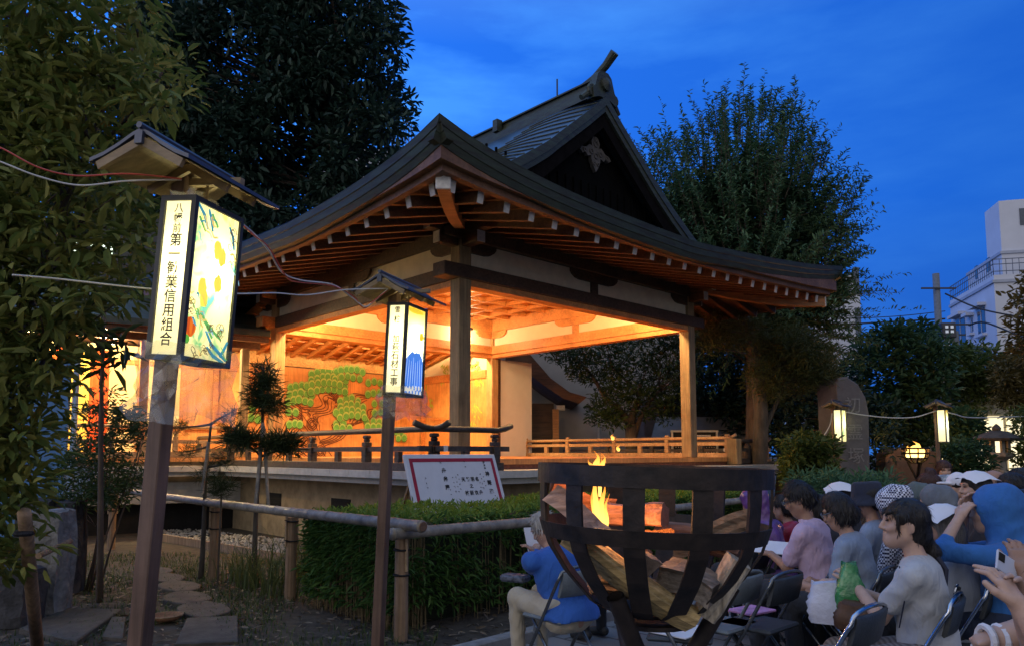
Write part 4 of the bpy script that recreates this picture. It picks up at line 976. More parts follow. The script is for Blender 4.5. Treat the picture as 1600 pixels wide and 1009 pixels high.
for i, (px, py, t, lab) in enumerate(((626, 1000, 0, 'wooden fence post where the two bamboo rails cross'), (453, 937, 0, 'wooden fence post at the left end of the hedge'), (333, 905, 0, 'wooden fence post beside the gravel patch'), (176, 838, 0, 'far wooden fence post at the left end of the bamboo rail'))):
    g0 = onz(px, py, 0) if i < 3 else Vector((-6.30, 11.75, 0)); tp_ = [g0+ZZ*.86, g0+ZZ*.84, g0+ZZ*.86, g0+ZZ*.90][i]
    p_ = thing('fence_post', g0, lab, 'fence post', 'posts of the bamboo rail fence'); m = MB(); m.tube([g0, g0+(tp_-g0)*.5, tp_], [.058, .056, .055], 12); m.build('post', M_bpost, p_)
    for zz in ((.80, .60) if i != 0 else (.72, .52)): m = MB(); m.tube([g0+ZZ*zz+Vector((.064*math.cos(t), .064*math.sin(t), 0)) for t in np.linspace(0, 2*math.pi, 14)], .008, 5); m.tube([g0+ZZ*zz+Vector((.0, -.064, 0)), g0+ZZ*(zz+.02)+Vector((-.05, -.09, 0))], .006, 5); m.build('twine', M_rope, p_)
    m = MB(); c = g0+ZZ*(tp_.z+.03); dd = DB if i == 0 else DA; nn = Vector((-dd.y, dd.x, 0)); m.tube([g0+nn*-.062+ZZ*.55]+[c+nn*(.062*-math.cos(t))+ZZ*(.062*math.sin(t)) for t in np.linspace(0, math.pi, 8)]+[g0+nn*.062+ZZ*.55], .013, 6); m.build('strap', mat('bamboo_strap', (.33, .23, .14), .6, .3, 20), p_)
for i in range(1, 4):
    g0 = K+DB*(1.95*i+.2); p_ = thing('fence_post', g0, ['wooden fence post behind the old man in blue', 'wooden fence post hidden behind the fire basket', 'wooden fence post beyond the seated crowd'][i-1], 'fence post', 'posts of the bamboo rail fence'); m = MB(); m.tube([g0, g0+ZZ*.82], .055, 12); m.build('post', M_bpost, p_)
# ------------------------------------------------------------------ clipped bamboo-grass hedge inside the fence corner
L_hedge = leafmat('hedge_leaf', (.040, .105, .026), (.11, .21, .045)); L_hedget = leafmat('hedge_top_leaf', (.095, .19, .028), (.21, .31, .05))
hd = thing('hedge', K+DB*2.5+DA*.9, 'clipped bamboo-grass hedge filling the corner of the bamboo rail fence', 'hedge')
def hp(s_, t, z): return np.array([K.x, K.y, 0])+np.outer(s_, [DB.x, DB.y, 0])+np.outer(t, [DA.x, DA.y, 0])+np.outer(z, [0, 0, 1])
nA = 9000
sF = RNG.uniform(.10, 6.5, nA); zF_ = .10+.83*RNG.random(nA)**.75; tF = .10+np.abs(RNG.normal(0, .07, nA)); PF = hp(sF, tF, zF_)
nB_ = 4200; sL = .12+np.abs(RNG.normal(0, .07, nB_)); tL = RNG.uniform(.08, 1.75, nB_); zL_ = .12+.80*RNG.random(nB_)**.75; PL = hp(sL, tL, zL_)
nC = 1500; PE = hp(RNG.uniform(.1, 1.6, nC), 1.72+RNG.normal(0, .06, nC), .1+.8*RNG.random(nC))
PP = np.concatenate([PF, PL, PE]); out_ = np.concatenate([np.tile([-DA.x, -DA.y, 0], (nA, 1)), np.tile([-DB.x, -DB.y, 0], (nB_, 1)), np.tile([DA.x, DA.y, 0], (nC, 1))])
patch = np.sin(PP[:, 0]*5+2)*np.cos(PP[:, 1]*4)+np.sin(PP[:, 2]*9+PP[:, 0]*3)+RNG.normal(0, .5, len(PP)); keep = patch > -.9
PP, out_ = PP[keep], out_[keep]
leaves('foliage', PP, out_*.8+RNG.normal(0, .5, PP.shape)+[0, 0, .15], RNG.uniform(.06, .12, len(PP)), L_hedge, hd, wid=.26, fold=.12, droop=.35)
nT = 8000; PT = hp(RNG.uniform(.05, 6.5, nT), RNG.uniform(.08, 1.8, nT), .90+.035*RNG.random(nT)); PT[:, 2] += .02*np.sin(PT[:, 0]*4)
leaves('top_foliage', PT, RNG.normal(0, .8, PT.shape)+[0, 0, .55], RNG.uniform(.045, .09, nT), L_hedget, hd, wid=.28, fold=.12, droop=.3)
mb = MB()
for k in range(420):
    if k % 2: p = hp([random.uniform(.12, 6.4)], [random.uniform(.12, .4)], [0])[0]
    else: p = hp([random.uniform(.12, .45)], [random.uniform(.1, 1.7)], [0])[0]
    p = Vector(p); mb.tube([p, p+Vector((random.uniform(-.04, .04), random.uniform(-.04, .04), random.uniform(.7, .92)))], .004, 4, cap=False)
mb.build('stems', mat('dry_stems', (.16, .12, .06), .8, .4, 20), hd)
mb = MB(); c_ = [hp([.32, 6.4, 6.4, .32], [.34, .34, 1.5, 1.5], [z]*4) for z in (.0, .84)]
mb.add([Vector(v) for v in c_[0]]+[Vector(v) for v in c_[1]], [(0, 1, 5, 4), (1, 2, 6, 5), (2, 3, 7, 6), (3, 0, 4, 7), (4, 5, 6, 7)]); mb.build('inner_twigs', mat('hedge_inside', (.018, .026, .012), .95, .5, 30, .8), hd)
# ------------------------------------------------------------------ programme notice board leaning by the hedge
TL = at(631, 709, 8.45); BLp = onz(652, 812, .74); BLp = at(652, 812, 8.22)
wv = U2*1.39; up_ = (TL-BLp); hgt = up_.length; upn = up_.normalized(); bn = U2.cross(upn).normalized()
bd = thing('notice_board', BLp+wv/2, 'white programme board with a red border and brushed writing, leaning above the hedge', 'notice board')
def bp_(x, y, lift=0.0): return BLp+U2*x+upn*y+bn*lift
m = MB(); m.box(bp_(1.39/2, hgt/2, -.02), (1.39, .036, hgt), Matrix((U2, bn, upn)).transposed(), .004); m.build('panel', mat('white_board', (.58, .60, .66), .6, .05, 6), bd)
m = MB(); RB = Matrix((U2, bn, upn)).transposed(); e_ = .075; tb = .045
m.box(bp_(1.39/2, hgt-e_, .001), (1.39-2*e_+tb, .002, tb), RB)
for x in (e_, 1.39-e_): m.box(bp_(x, (hgt-e_-tb/2)/2, .001), (tb, .002, hgt-e_-tb/2), RB)
m.build('red_border', mat('red_tape', (.30, .012, .035), .6, .15, 20), bd)
m = MB()
def w_(chars, x, y, size, step): column_text(m, chars, bp_(x*1.39, y*hgt, .002), U2, upn, size, step, .002)
w_('神賑能', .855, .66, .066, .115); w_('納大会', .845, .86, .028, .040); w_('舟弁慶', .375, .73, .066, .105); w_('能', .355, .86, .028, .04)
for i, ch in enumerate('天鶴羽名'): w_(ch, .565+.052*i, .58, .056, .1)
w_('之', .64, .47, .052, .1)
for i, ch in enumerate('披萩衣舟'): w_(ch, .575+.052*i, .36, .058, .1)
m.build('lettering', INK, bd)
m = MB(); rr = random.Random(8)                    # columns of small brush marks too fine to read
for (x, y0, n_) in ((.17, .62, 3), (.30, .25, 3), (.40, .43, 4), (.455, .62, 4), (.487, .62, 4), (.515, .66, 4), (.62, .87, 2), (.77, .66, 4), (.80, .62, 3), (.885, .30, 4), (.745, .52, 2)):
    for k in range(n_):
        for j in range(3): 
            x_, y_ = x*1.39+rr.uniform(-.008, .008), (y0-.075*k)*hgt+rr.uniform(-.008, .008)
            m.box(bp_(x_, y_, .002), (rr.uniform(.006, .018), .0012, .004), RB @ Matrix.Rotation(rr.uniform(-1.3, 1.3), 3, 'Y'))
m.build('small_brush_marks', INK, bd)
m = MB(); [m.bar(bp_(x, hgt*.9, -.045), bp_(x, .1, -.75)*1.0-ZZ*0, .04, .03, bn) for x in (.2, 1.2)]; m.build('back_leg', M_bpost, bd)
# ------------------------------------------------------------------ trees
M_bark = mat('bark', (.085, .062, .045), .95, .45, 10, .7, stretch=(1, 1, .25), bscale=26)
M_barkg = mat('grey_bark', (.075, .064, .052), .95, .4, 10, .6, stretch=(1, 1, .3), bscale=30)
def limb(mb, a, b, r0, r1, bend=.1, n=6, seg=7):
    a, b = Vector(a), Vector(b); ln = (b-a).length; o = Vector((random.uniform(-1, 1), random.uniform(-1, 1), random.uniform(-.3, .6)))*ln*bend
    o2 = Vector((random.uniform(-1, 1), random.uniform(-1, 1), random.uniform(-.3, .6)))*ln*bend*.4
    pts = [a+(b-a)*t+o*math.sin(math.pi*t)+o2*math.sin(2*math.pi*t) for t in np.linspace(0, 1, n)]
    mb.tube(pts, [r0+(r1-r0)*t for t in np.linspace(0, 1, n)], seg); return pts
def inside(poly, x, y):
    c = False; n = len(poly)
    for i in range(n):
        x1, y1 = poly[i]; x2, y2 = poly[i-1]
        if (y1 > y) != (y2 > y) and x < (x2-x1)*(y-y1)/(y2-y1)+x1: c = not c
    return c
def volume_points(poly, Y0, Y1, n, taper=True):
    """points filling a rounded crown whose silhouette is the outline, between distances Y0 and Y1"""
    xs_ = [p[0] for p in poly]; ys_ = [p[1] for p in poly]; out_ = []
    cx, cy = sum(xs_)/len(xs_), sum(ys_)/len(ys_)
    while len(out_) < n:
        x, y = random.uniform(min(xs_), max(xs_)), random.uniform(min(ys_), max(ys_))
        if not inside(poly, x, y): continue
        # depth range narrows towards the silhouette so that the crown is round
        k = 1.0
        if taper:
            lo, hi = 0, 1
            k = 0
            for f in (1.08, 1.2, 1.4, 1.7, 2.2):
                if inside(poly, cx+(x-cx)*f, cy+(y-cy)*f): k = [.35, .55, .75, .9, 1.0][[1.08, 1.2, 1.4, 1.7, 2.2].index(f)]
            k = max(k, .2)
        ym = (Y0+Y1)/2; hy = (Y1-Y0)/2*k; u = random.uniform(-1, 1); u = math.copysign(abs(u)**.6, u)
        out_.append(at(x, y, ym+hy*u))
    return out_
def clusters(name, centres, per, spread, size, m_, parent, wid=.4, droop=.2, fold=.2, up=.25, flat=.6):
    C_ = np.array([tuple(c) for c in centres]); n = len(C_)*per
    d = RNG.normal(0, 1, (n, 3)); d /= np.linalg.norm(d, axis=1, keepdims=True); d[:, 2] *= flat
    base = np.repeat(C_, per, 0)+d*spread*RNG.random((n, 1))**.5
    D = d+RNG.normal(0, .35, (n, 3))+[0, 0, up]
    return leaves(name, base, D, RNG.uniform(size*.6, size*1.25, n), m_, parent, wid=wid, droop=droop, fold=fold)
def limbs_to(mb, trunk_pts, centres, r=.02, every=1, bend=.12):
    T_ = np.array([tuple(p) for p in trunk_pts])
    for c in centres[::every]:
        c = Vector(c); w_ = [(Vector(t)-c).length+max(0, t[2]-c.z)*1.5 for t in T_]; p = trunk_pts[int(np.argmin(w_))]
        limb(mb, p, c, r, r*.25, bend, 5, 5)
# ---- leafy tree beside the big lantern
random.seed(11)
t1 = thing('leafy_tree', (-3.6, 4.9, 0), 'broad-leaved tree with large green leaves lit by the big lantern at the left edge', 'tree')
poly1 = [(-160, -60), (60, -40), (150, 20), (240, 10), (262, 60), (300, 100), (280, 150), (255, 195), (235, 230), (230, 280), (238, 330), (235, 440), (215, 480), (170, 500), (135, 560), (115, 640), (95, 700), (80, 780), (60, 860), (30, 900), (-60, 900), (-200, 600)]
lobes = [[(-160, -60), (150, -40), (235, 15), (240, 60), (290, 100), (265, 170), (180, 200), (60, 240), (-160, 240)], [(-160, 220), (120, 210), (200, 250), (235, 300), (232, 430), (205, 475), (100, 480), (-160, 480)], [(-160, 470), (130, 470), (120, 560), (78, 610), (55, 690), (-160, 690)], [(-120, 670), (42, 680), (45, 800), (35, 890), (-100, 890)]]
cen = []
for lb, nn, Ya, Yb in zip(lobes, (210, 210, 130, 60), (4.3, 4.2, 4.3, 4.4), (6.4, 6.3, 5.6, 5.2)): cen += volume_points(lb, Ya, Yb, nn, False)
L_a = leafmat('broad_leaf', (.085, .130, .026), (.23, .23, .055), .35, .65)
clusters('crown', cen, 30, .19, .118, L_a, t1, wid=.36, droop=.25, fold=.12, up=-.05, flat=.7)
mb = MB(); tr = limb(mb, (-3.65, 4.9, 0), (-3.5, 5.0, 4.6), .13, .04, .04, 10, 9); tr2 = limb(mb, tr[3], at(150, 120, 5.1), .06, .02, .08, 8); tr3 = limb(mb, tr[3], at(140, 330, 5.2), .05, .02, .08, 8); tr4 = limb(mb, tr[2], at(70, 560, 4.9), .04, .015, .08, 8)
tr5 = limb(mb, tr2[5], at(255, 110, 5.0), .02, .008, .06, 5); tr6 = limb(mb, tr2[4], at(215, 60, 4.9), .02, .008, .06, 5)
limbs_to(mb, tr+tr2+tr3+tr4+tr5+tr6, cen, .010, 3, .06); mb.build('trunk', M_bark, t1, True)
# ---- tall dark tree behind the bridge
t2 = thing('tall_dark_tree', (-6.3, 23, 0), 'very tall dense dark tree rising behind the left side of the stage roof', 'tree')
poly2 = [(215, -60), (590, -60), (605, 20), (620, 45), (618, 110), (634, 160), (632, 205), (612, 240), (625, 268), (560, 310), (470, 370), (360, 420), (260, 420), (215, 300)]
cen2 = volume_points(poly2, 21, 27, 1150, False)
cen2 = [c for c in cen2 if math.sin(c.x*1.3+c.z*.7)+math.sin(c.z*1.6-c.x)+random.uniform(-.9, .9) > -1.0]
L_d = leafmat('dark_leaf', (.012, .030, .022), (.035, .070, .045), .2, .5)
clusters('crown', cen2, 52, .62, .29, L_d, t2, wid=.42, droop=.25, up=.0, flat=.75)
mb = MB(); tk = limb(mb, (-6.3, 23.5, 0), (-5.9, 24, 13), .55, .12, .02, 10, 9); limbs_to(mb, tk[3:], cen2, .06, 7, .08); mb.build('trunk', M_bark, t2, True)
poly2b = [(-40, 120), (120, 100), (240, 60), (330, 200), (380, 330), (370, 380), (250, 440), (60, 470), (-60, 400)]
t2b = thing('dark_tree', (-13, 24, 0), 'dark tree mass behind the bridge roof and the leafy tree', 'tree')
cen2b = volume_points(poly2b, 22, 27, 260, False)
clusters('crown', cen2b, 52, .75, .32, L_d, t2b, wid=.36, droop=.25, flat=.75)
mb = MB(); tk = limb(mb, (-13, 24.5, 0), (-12.4, 24.5, 11), .45, .1, .03, 10, 9); limbs_to(mb, tk[3:], cen2b, .06, 8, .08); mb.build('trunk', M_bark, t2b, True)
# ---- feathery tree to the right behind the stage
t3 = thing('feathery_tree', at(1172, 700, 19)*1-ZZ*at(1172, 700, 19).z, 'tall tree with long upswept feathery shoots behind the right side of the stage', 'tree')
L_f = leafmat('feather_leaf', (.030, .085, .038), (.115, .19, .080), .3, .5)
poly3 = [(1020, 245), (1075, 225), (1120, 200), (1170, 175), (1240, 190), (1275, 250), (1318, 300), (1330, 350), (1318, 430), (1300, 520), (1260, 560), (1100, 540), (1010, 470), (990, 340)]
shoots = volume_points(poly3, 17.4, 22, 1250, True)
cc = at(1165, 470, 19.6); LP_, LD_ = [], []; mb = MB()
tk3 = limb(mb, Vector((t3.location.x, 19, 0)), at(1165, 320, 19.4), .26, .07, .02, 10, 9)
for s0 in shoots:
    d = (s0-cc).normalized()+Vector((random.uniform(-.3, .3), random.uniform(-.3, .3), .15+.5*max(0, min(1, (s0.z-5.5)/3.5))+random.uniform(0, .4))); d.normalize(); ln = random.uniform(.6, 1.25)*(1.75 if random.random() < .22 else 1)
    if s0.z < 4.2: d = ((s0-cc)*Vector((1, 1, .2))).normalized()+Vector((0, 0, random.uniform(-.1, .35)))
    dr = Vector((d.x*.7, d.y*.7, -.75))
    p1 = s0+d*ln*.5; p2 = s0+d*ln+dr*ln*.18
    if random.random() < .5: mb.tube([s0-d*ln*.4, s0, p1, p2], [.014, .011, .007, .003], 4, cap=False)
    k = 34
    for i in range(k):
        t = i/k; q = s0*(1-t)**2+p1*2*t*(1-t)+p2*t*t; sd_ = d.cross(Vector((random.uniform(-1, 1), random.uniform(-1, 1), random.uniform(-1, 1)))).normalized()
        LP_.append(tuple(q)); LD_.append(tuple(d*.55+sd_*.9))
LP_ = np.array(LP_); leaves('crown', LP_, np.array(LD_), RNG.uniform(.08, .18, len(LP_)), L_f, t3, wid=.30, droop=.2)
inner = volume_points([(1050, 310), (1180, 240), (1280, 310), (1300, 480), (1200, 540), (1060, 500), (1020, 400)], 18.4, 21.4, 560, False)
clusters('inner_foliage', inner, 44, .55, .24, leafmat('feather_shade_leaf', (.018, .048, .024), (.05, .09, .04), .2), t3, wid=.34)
limbs_to(mb, tk3[4:], shoots, .03, 6, .06); mb.build('trunk', M_bark, t3, True)
# tall thin shoots standing out of the top
# ---- pine behind the right end of the stage
L_p = leafmat('pine_needle', (.030, .050, .014), (.10, .105, .030), .2, .5)
def needle_tufts(name, cs, per, ln, m_, parent, wid=.05, up=.5, spread=.05):
    C_ = np.array([tuple(c) for c in cs]); n = len(C_)*per; d = RNG.normal(0, 1, (n, 3)); d /= np.linalg.norm(d, axis=1, keepdims=True); d[:, 2] = d[:, 2]*.7+up
    return leaves(name, np.repeat(C_, per, 0)+RNG.normal(0, spread, (n, 3)), d, RNG.uniform(ln*.6, ln*1.15, n), m_, parent, wid=wid, droop=.1, fold=.05)
t4 = thing('garden_pine', at(1182, 740, 16.2)*1-ZZ*at(1182, 740, 16.2).z, 'old pine with flat olive needle pads behind the right stage pillar', 'tree')
pads = [[(1095, 480), (1165, 470), (1190, 510), (1160, 550), (1100, 545)], [(1170, 500), (1250, 505), (1270, 545), (1220, 570), (1165, 550)], [(1210, 520), (1300, 530), (1310, 560), (1240, 590), (1195, 570)], [(1180, 560), (1260, 575), (1265, 610), (1200, 620), (1165, 600)], [(1250, 555), (1300, 560), (1300, 600), (1260, 605)]]
pc_ = []
for pd in pads: pc_ += volume_points(pd, 15.6, 17.6, 75, False)
needle_tufts('crown', pc_, 46, .20, L_p, t4, .09, .35, .10)
mb = MB(); g0 = Vector(t4.location); tk4 = limb(mb, g0, at(1178, 560, 16.3), .19, .14, .03, 7, 9); tk5 = limb(mb, tk4[-1], at(1160, 470, 16.4), .13, .07, .06, 6, 8); tk6 = limb(mb, tk4[-2], at(1250, 545, 16.4), .08, .04, .05, 5); tk7 = limb(mb, tk4[3], at(1225, 600, 16.3), .07, .03, .05, 5); tk8 = limb(mb, tk4[2], at(1300, 720, 16.5), .05, .03, .05, 5)
limbs_to(mb, tk4[3:]+tk5+tk6+tk7, pc_, .02, 9, .05); mb.build('trunk', M_barkg, t4, True)
# ---- tree seen through the stage
t5 = thing('spreading_tree', at(985, 715, 21)*1-ZZ*at(985, 715, 21).z, 'spreading tree seen through the open stage, before a pale wall', 'tree')
cen5 = volume_points([(850, 545), (900, 535), (1060, 510), (1075, 600), (1060, 660), (1010, 650), (950, 655), (915, 640), (940, 610), (890, 585)], 20.4, 22.6, 300, False)
L_e = leafmat('olive_leaf', (.022, .045, .012), (.075, .105, .025), .3, .5)
clusters('crown', cen5, 26, .30, .15, L_e, t5, wid=.34)
cen5b = volume_points([(905, 630), (960, 640), (985, 665), (930, 665)], 20.4, 21.4, 26, False); clusters('low_foliage', cen5b, 22, .25, .14, L_e, t5)
mb = MB(); g0 = Vector(t5.location); tk = limb(mb, g0, at(985, 662, 21), .20, .16, .03, 5, 9); b1_ = limb(mb, tk[-1], at(945, 620, 21), .13, .06, .08, 6); b2_ = limb(mb, tk[-1], at(1000, 600, 21), .13, .05, .08, 6); b3_ = limb(mb, tk[-2], at(1030, 610, 21.2), .10, .04, .08, 6); b4_ = limb(mb, b1_[-1], at(900, 560, 21.2), .06, .03, .1, 6); b5_ = limb(mb, b2_[-2], at(955, 570, 21.2), .05, .03, .1, 6)
limbs_to(mb, b1_+b2_+b3_+b4_+b5_, cen5, .02, 7, .08); mb.build('trunk', M_bark, t5, True)
# ---- trees and shrubs at the far right
def bush(name, label, poly, Y0, Y1, n, per, spread, size, lm, cat='tree', gx=None, wid=.42, up=.2):
    cs = volume_points(poly, Y0, Y1, n, False); xs_ = [p[0] for p in poly]; g0 = at(gx or sum(xs_)/len(xs_), 720, (Y0+Y1)/2); g0.z = 0
    th = thing(name, g0, label, cat); clusters('crown' if cat == 'tree' else 'foliage', cs, per, spread, size, lm, th, wid=wid, up=up)
    mb = MB(); h = max(c.z for c in cs)*.75
    if cat == 'tree': tk = limb(mb, g0, g0+ZZ*h, .14, .05, .03, 6, 8)
    else: tk = [g0+ZZ*.05, g0+ZZ*.15]
    limbs_to(mb, tk[1:], cs, .022 if cat == 'tree' else .012, 3, .1); mb.build('trunk' if cat == 'tree' else 'stems', M_bark, th, True); return th
L_g1 = leafmat('green_leaf', (.020, .055, .024), (.060, .12, .045), .3); L_g2 = leafmat('yellow_green_leaf', (.045, .080, .018), (.12, .15, .035), .35); L_g3 = leafmat('rust_leaf', (.06, .05, .014), (.15, .11, .03), .3)
bush('broadleaf_tree', 'rounded dark green tree between the engraved stone and the lamp post', [(1335, 530), (1390, 508), (1450, 505), (1478, 530), (1478, 600), (1470, 690), (1400, 700), (1360, 660), (1345, 590)], 21, 24.5, 230, 34, .42, .24, L_g1)
bush('olive_tree', 'loose olive-green tree right of the lamp post, before the white flats', [(1492, 545), (1530, 538), (1565, 550), (1570, 620), (1530, 640), (1500, 650), (1490, 610)], 23, 25.5, 130, 34, .36, .20, L_g2)
bush('rusty_tree', 'brownish green tree above the stone lantern at the right edge', [(1560, 555), (1600, 545), (1640, 560), (1640, 650), (1600, 645), (1560, 630)], 20.5, 23, 120, 34, .34, .18, L_g3)
bush('edge_branch_tree', 'olive tree branch reaching in at the right edge in front of the flats', [(1588, 455), (1640, 400), (1660, 560), (1600, 560), (1575, 530), (1590, 500)], 14, 15.5, 60, 22, .28, .16, L_g3, gx=1700)
bush('round_shrub', 'dense green shrub between the far lantern and the stone lantern', [(1475, 700), (1500, 685), (1535, 695), (1548, 730), (1520, 760), (1475, 760)], 16, 17.5, 90, 34, .22, .13, L_g1, 'shrub')
bush('leafy_shrub', 'green shrub at the foot of the far lantern by the engraved stone', [(1232, 690), (1262, 672), (1300, 690), (1305, 730), (1285, 760), (1228, 755)], 13.2, 14.8, 110, 34, .20, .13, L_g2, 'shrub')
bush('low_fern', 'low feathery fern clump behind the seated crowd', [(1245, 742), (1300, 738), (1350, 745), (1400, 740), (1400, 770), (1245, 770)], 11.2, 12.6, 60, 30, .20, .14, leafmat('fern_leaf', (.05, .13, .07), (.10, .22, .12), .3), 'fern', wid=.2, up=.5)
bush('dark_background_tree', 'dark tree mass filling the gap under the feathery tree', [(1078, 470), (1180, 540), (1260, 600), (1350, 560), (1350, 660), (1250, 690), (1170, 690), (1080, 620)], 23, 26, 260, 34, .45, .26, L_d)
bush('tall_hedge_tree', 'dark green trees closing the view behind the engraved stone', [(1200, 600), (1300, 590), (1400, 640), (1400, 720), (1330, 740), (1215, 740)], 19, 21, 130, 34, .36, .20, L_d)
bush('far_right_tree', 'dark foliage behind the stone lantern at the right edge', [(1485, 650), (1520, 640), (1530, 690), (1500, 720), (1485, 700)], 19, 20.5, 60, 34, .32, .18, L_g1)
bush('edge_shrub', 'pale green shrub right of the stone lantern', [(1582, 640), (1640, 630), (1640, 740), (1590, 740)], 17.5, 19, 60, 34, .28, .15, L_g2, 'shrub')
# ---- young pines and a nandina in front of the stage
L_n = leafmat('young_pine_needle', (.022, .045, .018), (.07, .10, .035), .15)
def young_pine(label, base, tops, tufts, ln, per=80, stakes=()):
    th = thing('young_pine', base, label, 'pine'); mb = MB()
    main = limb(mb, base, tops[0], .035, .014, .02, 8, 8)
    for tp in tops[1:]: 
        p = min(main, key=lambda q: abs(q.z-tp.z+.05)); limb(mb, p, tp, .016, .006, .10, 6, 6)
    mb.build('trunk', M_barkg, th, True); needle_tufts('needles', tufts, per, ln, L_n, th, .05, .25, .035)
    for i, (a, b) in enumerate(stakes): mb = MB(); mb.tube([a, b], .02, 8); mb.build('stake', M_bam, th)
    return th
Yp = 8.75; gp0 = onz(400, 840, .0); gp0 = Vector((at(402, 780, Yp).x, Yp, 0))
tuf = [at(x, y, Yp+random.uniform(-.12, .12)) for x, y in ((412, 578), (415, 595), (406, 600), (420, 605), (398, 615), (425, 622), (410, 625), (402, 632), (430, 634), (415, 640))]
tufl = [at(x, y, Yp+random.uniform(-.15, .15)) for x, y in ((366, 676), (375, 684), (385, 690), (360, 688), (372, 694), (395, 690), (430, 692), (440, 688), (452, 692), (460, 696), (445, 700), (425, 700))]
young_pine('young pine with dark needle tufts standing in front of the pine painting', gp0, [at(411, 575, Yp), at(372, 690, Yp), at(455, 697, Yp+.1), at(398, 632, Yp), at(428, 634, Yp)], tuf+tufl, .21, 120, [(at(398, 800, Yp-.2), at(411, 660, Yp)), (at(420, 800, Yp-.1), at(412, 665, Yp))])
Yq = 8.9; gq = Vector((at(318, 790, Yq).x, Yq, 0)); tq = [at(x, y, Yq+random.uniform(-.15, .15)) for x, y in ((282, 664), (362, 650), (350, 660), (300, 700), (290, 708), (345, 715), (355, 722), (325, 730), (312, 745), (335, 748), (280, 670), (368, 645))]
young_pine('thin sparse pine with bare crooked twigs between the big lantern and the taller young pine', gq, [at(330, 662, Yq), at(365, 640, Yq), at(282, 668, Yq), at(290, 705, Yq), at(352, 722, Yq)], tq, .12, 90, [(at(316, 770, Yq-.1), at(326, 690, Yq))])
needles_low = thing('low_pine', Vector((at(345, 770, 8.4).x, 8.4, 0)), 'low dark pine tuft in front of the thin sparse pine', 'pine'); needle_tufts('needles', [at(x, y, 8.4) for x, y in ((340, 760), (350, 765), (358, 758), (346, 772), (335, 770))], 70, .14, L_n, needles_low, .04, .5, .03); mb = MB(); mb.tube([needles_low.location, at(346, 770, 8.4)], .012, 6); mb.build('trunk', M_barkg, needles_low)
nd = thing('nandina', Vector((at(150, 800, 8.2).x, 8.2, 0)), 'nandina bush with fine drooping leaflets in front of the lit bridge', 'shrub')
cn = volume_points([(120, 640), (165, 600), (205, 640), (235, 660), (215, 700), (225, 740), (190, 790), (90, 800), (85, 720), (115, 690)], 7.8, 8.7, 150, False)
clusters('foliage', cn, 26, .15, .075, leafmat('nandina_leaf', (.028, .060, .022), (.08, .12, .035), .3), nd, wid=.3, droop=.3, flat=.4); mb = MB()
for k in range(6): limb(mb, Vector(nd.location)+Vector((random.uniform(-.1, .1), 0, 0)), random.choice(cn), .012, .005, .03, 6, 5)
limbs_to(mb, [Vector(nd.location)+ZZ*z for z in (.4, .7, 1.0, 1.3, 1.6)], cn, .005, 2, .06); mb.build('stems', M_bark, nd, True)
sp = thing('broad_leaved_sapling', Vector((at(163, 800, 7.6).x, 7.6, 0)), 'thin upright sapling with a few long leaves, silhouetted before the red curtain', 'sapling'); mb = MB(); tk = limb(mb, sp.location, at(164, 480, 7.6), .035, .015, .01, 8, 7)
cs = [at(x, y, 7.6+random.uniform(-.2, .2)) for x, y in ((150, 520), (170, 525), (185, 545), (140, 560), (155, 575), (175, 575), (130, 545), (190, 530), (125, 520))]; limbs_to(mb, tk, cs, .008, 1, .08); mb.build('trunk', M_bark, sp, True)
clusters('leaves', cs, 9, .10, .22, leafmat('long_leaf', (.02, .035, .012), (.05, .07, .02), .3), sp, wid=.26, droop=.35)
# grasses, fallen leaves
def blades(name, pts, hmin, hmax, lean, m_, parent=None, wdt=.007, seg=4):
    V, F = [], []; 
    for p in pts:
        h = random.uniform(hmin, hmax); an = random.uniform(0, 6.283); ln = h*random.uniform(lean*.4, lean); dx, dy = math.cos(an)*ln, math.sin(an)*ln; k = len(V); wx, wy = -math.sin(an)*wdt, math.cos(an)*wdt
        for i in range(seg+1):
            t = i/seg; f = 1-t*.92; c = (p[0]+dx*t*t, p[1]+dy*t*t, p[2]+h*(t-.35*lean*t*t*t)); V.append((c[0]-wx*f, c[1]-wy*f, c[2])); V.append((c[0]+wx*f, c[1]+wy*f, c[2]))
        for i in range(seg): F.append((k+2*i, k+2*i+1, k+2*i+3, k+2*i+2))
    return make(name, np.array(V), np.array(F), m_, parent)
L_gr = leafmat('grass_blade', (.045, .075, .022), (.12, .15, .05), .3)
tus = [(480, 775, 8.9), (440, 770, 8.7), (530, 765, 9.0), (398, 790, 8.4), (432, 800, 7.9), (372, 790, 8.9), (420, 800, 8.0), (450, 790, 8.0), (440, 760, 8.6)]
gt = [ (Vector((at(x, y, Y).x, Y, 0))) for x, y, Y in tus]
for i, g0 in enumerate(gt[:6]):
    th = thing('ornamental_grass', g0, ['tall grey-green grass clump nearest the hedge, under the stage edge', 'grass clump with pale seed heads right of the young pine', 'wispy grass clump at the hedge corner', 'drooping grass clump at the foot of the young pine', 'drooping grass clump left of the young pine foot', 'drooping grass clump beside the gravel patch'][i], 'grass clump')
    blades('blades', [(g0.x+random.gauss(0, .10), g0.y+random.gauss(0, .10), 0) for _ in range(64)], .45, (1.12, 1.0, 1.1, .85, .62, .6)[i], 1.0, L_gr, th, .007)
pts = []
while len(pts) < 9000:
    x, y = random.uniform(-6.5, -.6), random.uniform(4.2, 10.5)
    if math.sin(x*2.1+1)*math.cos(y*1.7)+.4*math.sin(x*5+y*3)+random.uniform(-.5, .5) > .15: pts.append((x, y, 0))
for _ in range(5200): pts.append((random.uniform(-6.2, -2.2)+random.gauss(0, .15), random.uniform(6.6, 11.2), 0))
